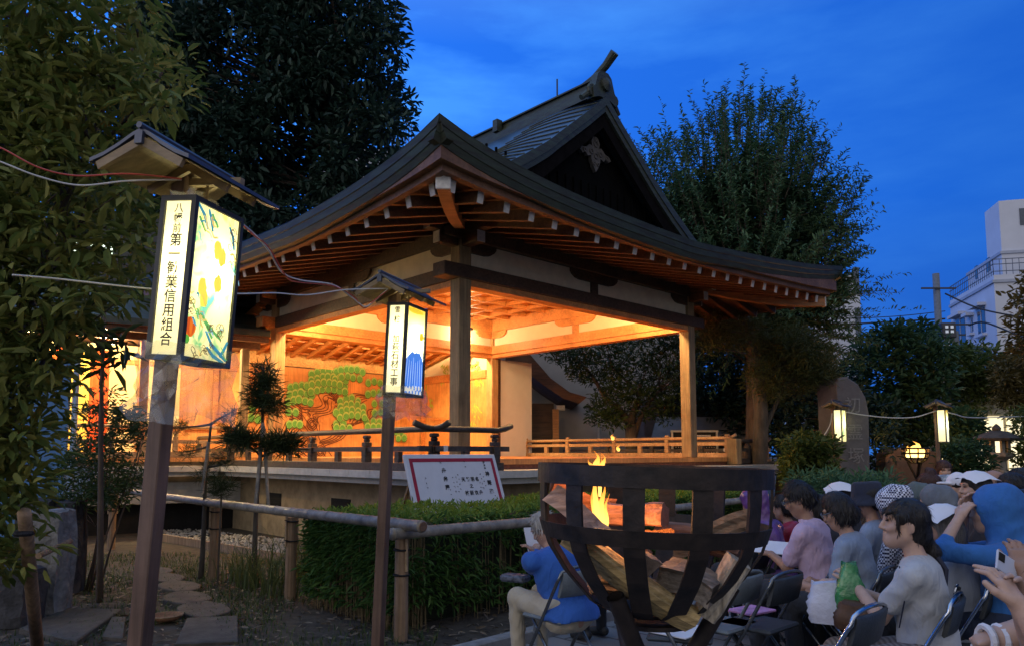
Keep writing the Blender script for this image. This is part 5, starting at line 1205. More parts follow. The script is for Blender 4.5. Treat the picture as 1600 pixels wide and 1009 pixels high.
tag(blades('grass', pts, .03, .12, 1.1, leafmat('short_grass', (.035, .065, .018), (.10, .13, .04), .3), None, .005, 3), 'short ragged grass and weeds over the garden soil', 'grass', kind='stuff')
n = 2600; Pl = np.stack([RNG.uniform(-5.5, .2, n), RNG.uniform(4.0, 9.5, n), RNG.uniform(.006, .03, n)], 1); Dl = RNG.normal(0, 1, (n, 3)); Dl[:, 2] *= .12
tag(leaves('fallen_leaves', Pl, Dl, RNG.uniform(.05, .11, n), leafmat('dry_leaf', (.07, .05, .032), (.26, .21, .15), .1), None, wid=.28, fold=.15, droop=.05), 'dry fallen bamboo leaves scattered over the soil', 'fallen leaves', kind='stuff')
# ------------------------------------------------------------------ iron fire basket with burning logs
M_iron = mat('sooty_iron', (.020, .018, .018), .62, .4, 14, .25, metal=.35, col2=(.045, .032, .026))
BC = Vector((at(1017, 735, 2.3).x, 2.3, 0)); TB = Matrix.Rotation(math.radians(1.6), 3, Vector((0, 1, 0)))
bk = thing('fire_basket', BC, 'large black iron fire basket on crossed legs, holding split logs in the foreground', 'fire basket')
BPROF = [(.353, 1.458), (.353, 1.36), (.347, 1.285), (.325, 1.22), (.275, 1.143), (.19, 1.050), (.11, 1.012), (.03, 1.0)]
def bxy(r, an, z): return Vector((BC.x, BC.y, 1.2))+TB @ Vector((r*math.sin(an), -r*math.cos(an), z-1.2))
def hoop(r0, z0, r1, z1, th=.007):
    mb = MB(); n = 64; rows = [[], [], [], []]
    for i in range(n+1):
        an = 2*math.pi*i/n; rows[0].append(bxy(r0, an, z0)); rows[1].append(bxy(r1, an, z1)); rows[2].append(bxy(r1-th, an, z1)); rows[3].append(bxy(r0-th, an, z0))
    rows.append(rows[0]); mb.grid(rows); return mb.build('hoop', M_iron, bk, False)
hoop(.357, 1.462, .357, 1.405); hoop(.350, 1.292, .336, 1.246); hoop(.13, 1.03, .085, 1.012)
for k in range(12):
    an = math.radians(11+30*k); mb = MB(); rows = []; fine_ = []
    for i in range(len(BPROF)-1):
        for t in np.linspace(0, 1, 4, endpoint=False): fine_.append((BPROF[i][0]+(BPROF[i+1][0]-BPROF[i][0])*t, BPROF[i][1]+(BPROF[i+1][1]-BPROF[i][1])*t))
    for r, z in fine_[:-4]:
        hw = .029*(1 if r > .2 else .55+.45*r/.2); side_ = Vector((math.cos(an), math.sin(an), 0)); c = bxy(r-.001, an, z); ci = bxy(r-.009, an, z-.003)
        rows.append([c-side_*hw, c+side_*hw, ci+side_*hw, ci-side_*hw, c-side_*hw])
    mb.grid(rows); mb.build('strap', M_iron, bk)
m = MB(); m.lathe((BC.x, BC.y, .985), [(.12, 0), (.12, .012), (.02, .016)], 20); m.build('base_plate', M_iron, bk)
for an in (-37, 83, 203):
    a = math.radians(an); top = Vector((BC.x+.235*math.sin(a), BC.y-.235*math.cos(a), 1.10)); ft = Vector((BC.x-.40*math.sin(a)+.10*math.cos(a), BC.y+.40*math.cos(a)+.10*math.sin(a), 0.0))
    m = MB(); m.tube([top, top+(ft-top)*.5, ft], .026, 14, cap=False); d = (ft-top).normalized(); m.tube([top+d*.0005, ft], .021, 14, cap=False); m.build('leg', M_iron, bk, True)
m = MB(); m.tube([Vector((BC.x+.10*math.cos(t), BC.y+.10*math.sin(t), .66)) for t in np.linspace(0, 2*math.pi, 20)], .012, 6); m.build('binding_ring', M_iron, bk, True)
def firewood(label, a, b, r, c1, sd, flat=1.0, char=.0):
    rr = random.Random(sd); a, b = Vector(a), Vector(b); d = (b-a).normalized(); x = d.orthogonal().normalized(); x = Matrix.Rotation(rr.uniform(0, 6.28), 3, d) @ x; y = d.cross(x)
    n = rr.choice((3, 4, 5, 6)); angs = sorted(rr.uniform(-.25, .25)+2*math.pi*i/n for i in range(n)); sec = []
    for i in range(n):
        t0, t1 = angs[i], angs[(i+1) % n]+(2*math.pi if i == n-1 else 0); p0 = (math.cos(t0), math.sin(t0)*flat); p1 = (math.cos(t1), math.sin(t1)*flat)
        for q in (0, .25, .5, .75): sec.append((p0[0]+(p1[0]-p0[0])*q+rr.uniform(-.09, .09), p0[1]+(p1[1]-p0[1])*q+rr.uniform(-.09, .09)))
    rows = []; m_ = 12
    for i in range(m_+1):
        t = i/m_; sc_ = r*(1+.05*math.sin(t*5+sd)); o = x*.010*math.sin(t*4+sd)+y*.008*math.cos(t*5)
        rows.append([a+(b-a)*t+o+x*(sx_*sc_+rr.uniform(-.0010, .0010))+y*(sy_*sc_+rr.uniform(-.0010, .0010)) for sx_, sy_ in sec])
    k = len(sec); mb = MB(); V = [p for row in rows for p in row]; F = [(i*k+j, i*k+(j+1) % k, (i+1)*k+(j+1) % k, (i+1)*k+j) for i in range(m_) for j in range(k)]
    mb.add(V, F); mb.m = 1; mb.add(rows[0], [tuple(range(k-1, -1, -1))]); mb.add(rows[-1], [tuple(range(k))])
    ax = max(range(3), key=lambda i: abs(d[i])); stz = [38, 38, 38]; stz[ax] = 3
    nm = 'log_%d' % sd; m1 = mat(nm, tuple(q*1.25 for q in c1), .85, .6, 1.4, .5, stretch=tuple(stz), detail=6); m2 = mat(nm+'_end', tuple(min(1, q*1.25) for q in c1), .9, .3, 40, .4)
    return tag(mb.build('log', [m1, m2]), label, 'log')
firewood('split log with a pinkish sawn face lying at the left inside the fire basket', at(862, 778, 2.22), at(948, 838, 2.08), .036, (.36, .20, .13), 1)
firewood('reddish squared log at the back left of the fire basket, lit by the flame', at(862, 762, 2.42), at(955, 790, 2.46), .042, (.34, .13, .075), 2)
firewood('thick charred log across the middle of the fire basket behind the embers', at(952, 800, 2.40), at(1040, 806, 2.30), .046, (.22, .10, .065), 3)
firewood('grey barked log sticking up to the right rim of the fire basket', at(1050, 850, 2.25), at(1182, 806, 2.17), .040, (.20, .155, .11), 4)
firewood('long yellowish split log slanting down below the lower hoop of the fire basket', at(884, 838, 2.16), at(1085, 968, 2.17), .042, (.38, .27, .12), 5)
firewood('short dark log with its end facing the viewer under the lower hoop', at(1009, 884, 2.05), at(1000, 862, 2.38), .038, (.12, .085, .06), 6)
firewood('grey weathered log block at the right of the basket bottom', at(1040, 890, 2.22), at(1118, 925, 2.13), .052, (.15, .125, .10), 7)
firewood('pale split log leaning out through the right lower gap of the basket', at(1158, 878, 2.16), at(1098, 958, 2.20), .040, (.34, .29, .22), 8)
firewood('brown log filling the bottom middle of the fire basket', at(930, 900, 2.28), at(1060, 945, 2.42), .045, (.20, .14, .08), 9)
firewood('half burnt log behind the embers at the right', at(1030, 836, 2.40), at(1150, 850, 2.46), .045, (.16, .08, .05), 10)
# flames and embers
def flamemat(name, c0, c1, s):
    m = bpy.data.materials.new(name); m.use_nodes = True; t = m.node_tree; n = t.nodes; l = t.links; n.remove(n['Principled BSDF'])
    lw = n.new('ShaderNodeLayerWeight'); lw.inputs[0].default_value = .35; tcx = n.new('ShaderNodeTexCoord'); s_ = n.new('ShaderNodeSeparateXYZ'); l.new(tcx.outputs['Generated'], s_.inputs[0])
    r = n.new('ShaderNodeValToRGB'); l.new(s_.outputs['Z'], r.inputs[0]); r.color_ramp.elements[0].color = (*c0, 1); r.color_ramp.elements[1].color = (*c1, 1)
    em = n.new('ShaderNodeEmission'); l.new(r.outputs[0], em.inputs[0]); em.inputs[1].default_value = s; tp = n.new('ShaderNodeBsdfTransparent'); ms = n.new('ShaderNodeMixShader')
    pw = n.new('ShaderNodeMath'); pw.operation = 'POWER'; pw.inputs[1].default_value = 1.3; l.new(lw.outputs['Facing'], pw.inputs[0]); zf_ = n.new('ShaderNodeMapRange'); l.new(s_.outputs['Z'], zf_.inputs[0]); zf_.inputs[1].default_value = .35; zf_.inputs[2].default_value = 1.0; zf_.inputs[3].default_value = .05; zf_.inputs[4].default_value = .85; nzf = n.new('ShaderNodeTexNoise'); nzf.inputs['Scale'].default_value = 40; mxf = n.new('ShaderNodeMath'); mxf.operation = 'MAXIMUM'; l.new(pw.outputs[0], mxf.inputs[0]); l.new(zf_.outputs[0], mxf.inputs[1]); l.new(mxf.outputs[0], ms.inputs[0]); l.new(em.outputs[0], ms.inputs[1]); l.new(tp.outputs[0], ms.inputs[2]); l.new(ms.outputs[0], n['Material Output'].inputs[0]); return m
FL = flamemat('flame', (1, .58, .13), (1, .28, .02), 2.6)
def tongue(mb, base, h, r, sd, lean=(0, 0)):
    rr = random.Random(sd); pts = []; rad = []; b = Vector(base)
    for i in range(10):
        t = i/9; pts.append(b+Vector((lean[0]*t+.8*r*t*math.sin(t*7+sd), lean[1]*t+.2*r*math.cos(t*5+sd), h*t))); rad.append(max(.001, r*(math.sin(math.pi*min(1, t*.8+.18))**.9)*(1-t**2.2)))
    mb.tube(pts, rad, 10)
fl = thing('flame', at(937, 822, 2.2), 'yellow flame rising at the left inside the big fire basket', 'flame')
for x, y, h_, r_, sd, lx in ((934, 828, .20, .011, 1, -.006), (940, 828, .15, .013, 2, .004), (930, 826, .12, .008, 6, -.008), (946, 828, .11, .010, 7, .006), (937, 775, .13, .007, 8, .004), (933, 742, .075, .013, 3, -.004), (925, 740, .045, .009, 5, -.006), (940, 740, .06, .010, 9, .006), (1002, 838, .022, .008, 4, 0), (990, 838, .014, .006, 10, 0)):
    mb = MB(); tongue(mb, at(x, y, 2.23+.01*(sd % 4)), h_, r_, sd, (lx, 0)); mb.build('tongue', FL, fl, True)
EMB = mat('embers', (.05, .02, .012), .9, .4, 30, .5, emit=(1, .20, .03), estr=1.1)
t_ = EMB.node_tree; zz_ = t_.nodes.new('ShaderNodeTexNoise'); zz_.inputs['Scale'].default_value = 45; rr_ = t_.nodes.new('ShaderNodeValToRGB'); rr_.color_ramp.elements[0].position = .48; rr_.color_ramp.elements[1].position = .66; rr_.color_ramp.elements[1].color = (3, 3, 3, 1)
t_.links.new(zz_.outputs[0], rr_.inputs[0]); t_.links.new(rr_.outputs[0], t_.nodes['Principled BSDF'].inputs['Emission Strength'])
em_ = thing('ember_bed', at(995, 838, 2.25), 'glowing embers and charred bark in the middle of the fire basket', 'embers'); rr = random.Random(2)
for k in range(16):
    a = at(rr.uniform(945, 1060), rr.uniform(826, 846), rr.uniform(2.15, 2.4)); mb = MB(); mb.tube([a, a+Vector((rr.uniform(-.05, .05), rr.uniform(-.05, .05), rr.uniform(-.01, .015)))], [.012, .006], 6); mb.build('charred_piece', EMB, em_)
def firelight(p, e, r=.06, par=None):
    ld = bpy.data.lights.new('fire_light', 'POINT'); ld.energy = e; ld.color = (1, .42, .12); ld.shadow_soft_size = r; lo = bpy.data.objects.new('fire_light', ld); COL.objects.link(lo); lo.location = p
    if par: adopt(lo, par)
firelight(at(938, 800, 2.22)+Vector((.0, .02, .02)), 3.2, .04, fl); firelight(at(1000, 826, 2.24), 1.0, .04, em_)
for i, (x, y) in enumerate(((957, 687), (966, 704))):
    mb = MB(); tongue(mb, at(x, y, 2.3), .018, .006, i); tag(mb.build('flying_spark', FL, None, True), ('upper orange spark above the fire basket', 'lower orange spark above the fire basket')[i], 'spark')
# far fire basket
FB = at(1431, 712, 18); fb0 = Vector((FB.x, 18, 0)); f2 = thing('far_fire_basket', fb0, 'far iron fire basket with a bright orange blaze before the dark trees', 'fire basket')
for z, r in ((1.62, .30), (1.50, .29), (1.38, .24)): m = MB(); m.tube([fb0+Vector((r*math.cos(t), r*math.sin(t), z)) for t in np.linspace(0, 2*math.pi, 24)], .022, 5); m.build('hoop', M_iron, f2)
for k in range(10):
    a = 2*math.pi*k/10; m = MB(); m.tube([fb0+Vector((r*math.cos(a), r*math.sin(a), z)) for r, z in ((.30, 1.62), (.29, 1.48), (.24, 1.36), (.10, 1.26))], .018, 5); m.build('strap', M_iron, f2)
for k in range(3):
    a = 2.1*k+.4; m = MB(); m.tube([fb0+Vector((.18*math.cos(a), .18*math.sin(a), 1.30)), fb0+Vector((-.35*math.cos(a), -.35*math.sin(a), 0))], .03, 6); m.build('leg', M_iron, f2)
f3 = thing('far_flame', fb0+ZZ*1.4, 'bright orange blaze in the far fire basket', 'flame'); FL2 = flamemat('blaze', (1, .66, .20), (1, .40, .05), 5)
for i, (x, y, h, r) in enumerate(((0, 0, .40, .15), (.12, .02, .27, .12), (-.13, 0, .29, .12), (.02, -.1, .30, .15), (.06, .1, .34, .13))): mb = MB(); tongue(mb, fb0+Vector((x, y, 1.40)), h, r, i+3); mb.build('tongue', FL2, f3, True)
firelight(fb0+Vector((0, -.1, 1.75)), 90, .15, f3)
# ------------------------------------------------------------------ stones and stone lanterns
M_stone = mat('dark_stone', (.115, .105, .11), .8, .18, 4, .3, bscale=30)
sY = 15.6
def slab(name, outline, Y, th, m_, label, cat, yaw=0.0):
    P_ = [at(x, y, Y) for x, y in outline]; c = sum(P_, Vector())/len(P_); d = Vector((math.sin(yaw), math.cos(yaw), 0))*th
    P_ = [Vector((p.x, p.y+math.sin(yaw)*0, max(0, p.z))) for p in P_]; n = len(P_); V = P_+[p+d for p in P_]
    # rounded arris: a slightly smaller outline stands proud of the face
    F = [tuple(range(n, 2*n))]+[(i, (i+1) % n, n+(i+1) % n, n+i) for i in range(n)]; inn = [c+(p-c)*.96-d.normalized()*.02 for p in P_]; V += inn; F += [(i, 2*n+i, 2*n+(i+1) % n, (i+1) % n) for i in range(n)]+[tuple(2*n+i for i in range(n-1, -1, -1))]
    mb = MB(); mb.add(V, F); return tag(mb.build(name, m_), label, cat)
stl = slab('engraved_stone', [(1311, 760), (1311, 700), (1308, 640), (1306, 600), (1310, 590), (1322, 588), (1340, 600), (1352, 620), (1357, 645), (1358, 700), (1359, 760)], sY, .55, M_stone, 'tall upright dark stone slab with three engraved characters and a rounded shoulder', 'stone', -.35)
mb = MB()
for ch, x, y, s_ in (('初', 1333, 634, .36), ('霊', 1336, 676, .36), ('塚', 1338, 713, .36)):
    V, F = text_mesh(ch, s_, at(x, y, sY-.05), Vector((1, 0, 0)), ZZ, None, depth=.001, bold=.0); mb.add(V, F)
mb.build('engraving', mat('engraved_line', (.20, .19, .19), .8, .3, 20), stl)
slab('low_stone', [(1382, 760), (1384, 708), (1396, 700), (1440, 698), (1462, 706), (1466, 760)], 19.5, .5, mat('brown_stone', (.12, .09, .075), .85, .25, 3, .3), 'broad low brownish stone behind the far fire basket', 'stone', 0)
def stone_lantern(c, s, label):
    th = thing('stone_lantern', c, label, 'stone lantern'); MS_ = mat('lantern_stone', (.24, .22, .19), .9, .35, 6, .5, bscale=25); MR = mat('mossy_dark_stone', (.06, .055, .05), .95, .4, 5, .5)
    def pc(name, prof, n=6, m_=MS_): m = MB(); m.lathe(c, [(r*s, z*s) for r, z in prof], n, Matrix.Rotation(.4, 3, 'Z')); m.build(name, m_, th)
    m = MB(); m.box(c+ZZ*.30*s, (1.5*s, 1.3*s, .60*s), None, .03); m.build('plinth', MR, th)
    m = MB(); m.box(c+ZZ*.80*s, (1.0*s, .95*s, .38*s), None, .03); m.build('carved_base', MS_, th)
    pc('foot', [(.46, 1.0), (.44, 1.08), (.30, 1.28), (.24, 1.34)], 6); pc('shaft', [(.22, 1.34), (.21, 1.60), (.25, 1.64)], 8); pc('platform', [(.24, 1.64), (.42, 1.74), (.42, 1.83), (.36, 1.85)], 6)
    for k in range(6): a = .4+k*math.pi/3; m = MB(); m.box(c+Vector((.27*s*math.cos(a), .27*s*math.sin(a), 2.02*s)), (.09*s, .09*s, .34*s)); m.build('light_box_post', MS_, th)
    pc('roof', [(.34, 2.19), (.66, 2.20), (.72, 2.27), (.50, 2.36), (.24, 2.47), (.12, 2.50)], 6, MR); pc('finial', [(.11, 2.50), (.13, 2.56), (.09, 2.63), (.02, 2.70)], 10, MR)
c = at(1561, 735, 18); c.z = 0; stone_lantern(c, .82, 'old stone lantern with a dark mossy roof at the right edge')
# lit windows behind the stone lantern
lw_ = thing('lit_pavilion', Vector((at(1560, 690, 24).x, 24, 0)), 'brightly lit window wall of a building behind the stone lantern', 'building'); c = Vector(lw_.location)
m = MB(); m.box(c+Vector((0, .3, 1.6)), (4.4, .4, 3.2)); m.build('wall', M_plas, lw_); LWm = glow('lit_window', (1, .84, .48), 1.4)
for k in range(5): m = MB(); m.box(c+Vector((-1.5+k*.72, .08, 1.75)), (.60, .03, 1.9)); m.build('window', LWm, lw_)
# ------------------------------------------------------------------ poles
def pole(name, px, ytop, Y, r, label, m_, cat): g0 = at(px, 700, Y); g0.z = 0; th = thing(name, g0, label, cat); top = at(px, ytop, Y); m = MB(); m.tube([g0, Vector((g0.x, g0.y, top.z))], r, 12); m.build('pole', m_, th, True); return th, g0, top.z
M_pole = mat('black_pole', (.03, .035, .04), .45, .2, 10); M_conc = mat('concrete_pole', (.13, .15, .18), .8, .15, 8)
lpz, g0, zt = pole('street_lamp', 1487, 545, 25, .11, 'dark lamp post with a pale collar and a square lantern head', M_pole, 'lamp post')
m = MB(); m.tube([Vector((g0.x, g0.y, zt)), Vector((g0.x, g0.y, zt+.35))], .13, 12); m.build('collar', mat('pale_collar', (.6, .62, .65), .5, .1, 8), lpz)
m = MB(); m.box(Vector((g0.x, g0.y, zt+.62)), (.50, .50, .52), None, .03); hd_ = m.build('lamp_head', mat('lamp_box', (.05, .05, .06), .5, .2, 8), lpz)
for x in (-.09, .09):
    for z in (.56, .72): m = MB(); m.box(Vector((g0.x+x, g0.y-.255, zt+z)), (.10, .01, .09)); m.build('lamp_pane', glow('dim_pane', (.5, .6, .75), .35), hd_)
up_, g1, zt1 = pole('utility_pole', 1477, 428, 42, .19, 'tall concrete utility pole carrying wires in front of the white flats', M_conc, 'utility pole')
for z, w2 in ((-.9, 1.0), (-3.0, 1.8), (-3.6, 1.4)): m = MB(); m.box(Vector((g1.x, g1.y-.2, zt1+z)), (w2*2, .09, .09)); m.build('cross_arm', M_pole, up_)
for x in (-1.2, -.7, .8): m = MB(); m.lathe(Vector((g1.x+x, g1.y-.2, zt1-3.9)), [(.18, -.5), (.20, 0), (.18, .5)], 10); m.build('transformer', M_conc, up_)
CB = mat('black_cable', (.02, .02, .025), .6, .1, 20)
cable('black overhead cable from the utility pole across the front of the white flats', [at(1477, 459, 41.8), at(1530, 482, 40), at(1600, 496, 38), at(1660, 503, 36)], CB, .05)
cable('black overhead cable sagging below the first across the flats', [at(1514, 508, 41.5), at(1540, 504, 40), at(1600, 527, 37), at(1660, 545, 35)], CB, .05)
cable('overhead cable crossing the gap between feathery tree and utility pole', [at(1300, 508, 44), at(1400, 502, 43), at(1477, 498, 42)], CB, .05)
cable('thin overhead cable above the lower one left of the utility pole', [at(1300, 499, 44), at(1400, 494, 43), at(1477, 486, 42)], CB, .025)
# ------------------------------------------------------------------ buildings beyond
M_wh = mat('white_flats_wall', (.52, .54, .60), .8, .06, .6); M_win = mat('dark_window', (.03, .045, .07), .12, .3, 2, 0, spec=.8); M_rl = mat('grey_railing', (.10, .12, .16), .6, .2, 4)
fl_ = thing('apartment_building', at(1560, 600, 52)*1, 'white block of flats stepped back at the top, behind the utility pole', 'building'); fl_.location.z = 0
kc = at(1553, 440, 50); kc.z = 0
LD2 = Vector((.24, .97, 0)).normalized(); RD2 = Vector((.97, -.24, 0)).normalized()
def fp(l, r, z): return kc+LD2*l+RD2*r+ZZ*z
MFL = Matrix((LD2, RD2, ZZ)).transposed()
def fbox(mb, l0, l1, r0, r1, z0, z1):
    V = [fp(l, r, z) for l in (l0, l1) for r in (r0, r1) for z in (z0, z1)]; return mb.add(V, [(0, 1, 3, 2), (4, 6, 7, 5), (0, 4, 5, 1), (2, 3, 7, 6), (0, 2, 6, 4), (1, 5, 7, 3)])
def zat(py, Y): return at(1553, py, Y).z
z1, z2, z3 = zat(430, 50), zat(402, 50), zat(330, 52)
LW2 = 9
m = MB(); fbox(m, 0, LW2, 0, 14, 0, z1); m.build('wall', M_wh, fl_)
m = MB(); fbox(m, .9, LW2-1.5, .9, 14, z1+.002, z2+.6); m.build('upper_storey', M_wh, fl_)
m = MB(); fbox(m, 1.0, 3.6, .96, 14, z2+.602, z3+.3); fbox(m, 1.6, 3.2, 1.6, 9, z3+.302, z3+.5); m.build('roof_tower', M_wh, fl_)
m = MB(); fbox(m, -.12, LW2, -.12, 14, z1-.55, z1-.35); fbox(m, .8, LW2-1.4, .8, 14, z2+.4, z2+.598); m.build('cornice', mat('shadow_band', (.34, .37, .44), .8, .1, 2), fl_)
m = MB()
for z in (z1+.25, z1+.75, z1+1.1): m.bar(fp(0, 0, z), fp(LW2, 0, z), .05, .05); m.bar(fp(0, 0, z), fp(0, 14, z), .05, .05)
for k in range(23): m.bar(fp(k*.4, 0, z1), fp(k*.4, 0, z1+1.1), .03, .03)
for k in range(36): m.bar(fp(0, k*.4, z1), fp(0, k*.4, z1+1.1), .03, .03)
m.build('roof_railing', M_rl, fl_)
m = MB(); m.bar(fp(4, 4, z3), fp(4, 4, z3+3.2), .06, .06); m.build('aerial', M_rl, fl_)
def fwin(face, p, z, w2, h, balc=False, lit=None):
    m = MB()
    if face == 'L': fbox(m, p, p+w2, -.03, .05, z, z+h)
    else: fbox(m, -.03, .05, p, p+w2, z, z+h)
    o = m.build('window', lit or M_win, fl_)
    m = MB()
    if face == 'L': fbox(m, p-.25, p+w2+.25, -.55, -.002, z+h+.15, z+h+.38); fbox(m, p-.15, p+w2+.15, -.30, -.002, z-.28, z-.12); fbox(m, p+w2/2-.03, p+w2/2+.03, -.06, -.031, z, z+h)
    else: fbox(m, -.55, -.002, p-.25, p+w2+.25, z+h+.15, z+h+.38); fbox(m, -.30, -.002, p-.15, p+w2+.15, z-.28, z-.12)
    m.build('hood_and_sill', M_wh, o)
    if balc: 
        m = MB(); fbox(m, p-.3, p+w2+.3, -1.0, -.002, z-.35, z-.2); m.build('balcony_slab', M_wh, o); m = MB()
        for zz in (0, .5, 1.0): m.bar(fp(p-.3, -1.0, z-.15+zz), fp(p+w2+.3, -1.0, z-.15+zz), .05, .05)
        for k in range(int(w2/.3)+2): m.bar(fp(p-.3+k*.3, -1.0, z-.2), fp(p-.3+k*.3, -1.0, z+.85), .03, .03)
        m.build('balcony_railing', M_rl, o)
for z, i in ((z1-3.6, 0), (z1-6.6, 1), (z1-9.6, 2)):
    fwin('L', 1.9, z, 1.4, 1.7); fwin('L', 4.3, z+.4, .5, 1.0); fwin('L', 5.9, z-.3, 2.0, 2.1, True)
    fwin('R', 1.7, z, 1.6, 1.8); fwin('R', 5.2, z, 1.8, 1.8)
fwin('L', 4.2, z1-9.5, .9, 2.0, lit=glow('lamplit_window', (1, .78, .42), .8))
for bx in ((3.0, 3.6, .85, .898, z1+1.0, z1+2.0), (5.4, 5.9, .85, .898, z1+1.0, z1+2.0), (.95, .998, 2.2, 3.2, z2+2.4, z2+3.6)): m = MB(); fbox(m, *bx); m.build('upper_window', M_win, fl_)
ab = at(1334, 520, 46); ab.z = 0; b3 = thing('pale_tower_block', ab, 'narrow pale apartment block showing through behind the feathery tree', 'building')
m = MB(); m.box(ab+Vector((-1.0, 3, 6.4)), (3.0, 6, 12.8)); m.build('wall', M_wh, b3)
for k in range(5): m = MB(); m.box(ab+Vector((.30, -.02, 2+2.6*k)), (.35, .08, 1.7)); m.build('balcony_screen', M_rl, b3)
# small shrine buildings behind the stage
c = at(875, 700, 23.0); c.z = 0; sh = thing('side_shrine_hall', c, 'small wooden hall with a brown curved roof eave seen beyond the cream stage wall', 'building')
m = MB(); pr_ = [at(x, y, 23) for x, y in ((790, 520), (828, 553), (860, 590), (890, 612), (917, 620), (905, 630), (880, 622), (850, 602), (828, 585), (790, 560))]; V = pr_+[p+Vector((0, 3.4, 0)) for p in pr_]; n = len(pr_); m.add(V, [tuple(range(n-1, -1, -1)), tuple(range(n, 2*n))]+[(i, (i+1) % n, n+(i+1) % n, n+i) for i in range(n)]); m.build('roof', wood('bark_roof', (.16, .075, .04), 0, .8, .3), sh)
w0 = at(868, 640, 23.6); m = MB(); m.box(Vector((w0.x-2.2, 24.5, 1.55)), (4.3, 1.6, 3.1)); m.build('wall', M_dark, sh); m = MB(); m.box(Vector((w0.x, 23.62, 1.45)), (.20, .20, 2.9)); m.build('pillar', M_intu, sh); m = MB(); m.box(Vector((w0.x+.16, 23.6, 2.95)), (.28, .14, .16)); m.build('white_end', M_white, sh)
w1 = at(960, 640, 26); tag((lambda mb: mb.build('pale_wall', mat('storehouse_plaster', (.42, .40, .38), .9, .12, 1.5)))(MB().box(Vector((w1.x-.5, 26.5, 3.2)), (7.5, .5, 6.4))), 'tall pale plaster wall of a storehouse behind the spreading tree', 'wall')
m = MB(); m.tube([at(936, 716, 25.4), at(936, 618, 25.4)], .05, 8); tag(m.build('drain_pipe', M_white), 'white drain pipe in front of the pale storehouse wall', 'pipe')
c = at(1110, 690, 24); c.z = 0; hb = thing('grey_roofed_hall', c, 'low hall with a grey hipped awning behind the right stage pillar', 'building')
m = MB(); m.box(c+Vector((-.3, 1.2, 1.6)), (3.6, 2, 3.2)); m.build('wall', mat('dim_wall', (.12, .11, .12), .9, .3, 3), hb)
m = MB(); z0 = 1.95; m.add([c+Vector((-2.1, -.9, z0)), c+Vector((1.7, -.9, z0)), c+Vector((1.3, .15, z0+.75)), c+Vector((-1.7, .15, z0+.75)), c+Vector((-2.1, -.9, z0-.1)), c+Vector((1.7, -.9, z0-.1)), c+Vector((1.3, .15, z0+.3)), c+Vector((-1.7, .15, z0+.3))], [(0, 1, 2, 3), (7, 6, 5, 4), (0, 4, 5, 1), (1, 5, 6, 2), (0, 3, 7, 4)]); m.build('awning', mat('grey_copper', (.22, .20, .19), .7, .15, 4), hb)
m = MB(); m.box(c+Vector((.2, .17, 2.95)), (3.2, .06, .9)); m.build('dark_window', M_black, hb); m = MB(); m.box(c+Vector((1.15, .1, 2.3)), (.28, .2, 2.4)); m.build('brick_pier', mat('brick', (.30, .22, .18), .9, .25, 16), hb)
c = at(1085, 700, 20); c.z = 0; nb = thing('information_board', c, 'dark information board with rows of fine white writing behind the right stage pillar', 'notice board')
pts = [at(1048, 712, 20), at(1122, 712, 20), at(1122, 674, 20), at(1048, 674, 20)]
m = MB(); m.add(pts+[p+Vector((0, .06, 0)) for p in pts], [(0, 1, 2, 3), (7, 6, 5, 4), (0, 4, 5, 1), (1, 5, 6, 2), (2, 6, 7, 3), (3, 7, 4, 0)]); m.build('panel', M_black, nb)
m = MB(); 
for x in (1050, 1120): m.bar(Vector((at(x, 690, 19.97).x, 19.96, 0)), at(x, 672, 19.96), .05, .05)
m.bar(at(1048, 673, 19.96), at(1122, 673, 19.96), .05, .05); m.build('frame', mat('pale_frame', (.45, .40, .33), .7, .2, 10), nb)
m = MB(); rr = random.Random(5)
for k in range(9): m.box(at(1090+k*2.4, 680, 19.94), (.034, .004, .04))
for x in range(1056, 1118, 4):
    for y in range(690, 711, 4): m.box(at(x+rr.uniform(-.5, .5), y, 19.94), (.018, .004, .02))
m.build('white_writing', mat('white_paint', (.55, .53, .5), .7, .1, 10), nb)
# left edge: blue hoarding, stone posts, lit building behind the leaves, rooftop rail
a, b = at(62, 700, 9.8), at(84, 700, 9.6); c = Vector((a.x, a.y, 0)); m = MB(); z0, z1_ = .35, 2.75; m.box(Vector(((a.x+b.x)/2-.32, 9.9, (z0+z1_)/2)), (.92, .05, z1_-z0)); th = thing('blue_hoarding', Vector(((a.x+b.x)/2-.32, 9.9, 0)), 'plain blue panel standing behind the leafy tree at the left edge', 'panel'); m.build('panel', mat('blue_sheet', (.055, .16, .36), .6, .15, 3), th); m = MB(); m.box(Vector((b.x+.09, 9.86, 1.5)), (.05, .06, 2.6)); m.build('edge_post', mat('pale_blue_edge', (.25, .35, .5), .6, .1, 5), th); m = MB(); [m.box(Vector((b.x-.75+.6*k, 9.95, .2)), (.06, .06, .4)) for k in (0, 1)]; m.build('foot', M_iron, th)
c = at(118, 755, 10.6); m = MB(); m.box(c, (.56, .03, .50)); th = thing('small_poster', Vector((c.x, c.y, 0)), 'small red and pale blue poster on a stand below the bridge floor', 'poster'); m.build('sheet', mat('poster_print', (.35, .10, .12), .6, .7, 9, 0, col2=(.40, .52, .62)), th); m = MB(); m.box(c+Vector((0, .03, -c.z/2-.1)), (.05, .03, c.z-.2)); m.build('stand', M_iron, th); m = MB(); m.box(c+Vector((0, -.018, -.22)), (.56, .004, .06)); m.build('red_strip', mat('poster_red', (.30, .03, .03), .6, .2, 9), th)
sg = mat('rough_granite', (.20, .195, .19), .95, .4, 9, .9, bscale=28); sdk = mat('dark_granite', (.045, .045, .05), .9, .4, 9, .7, bscale=28)
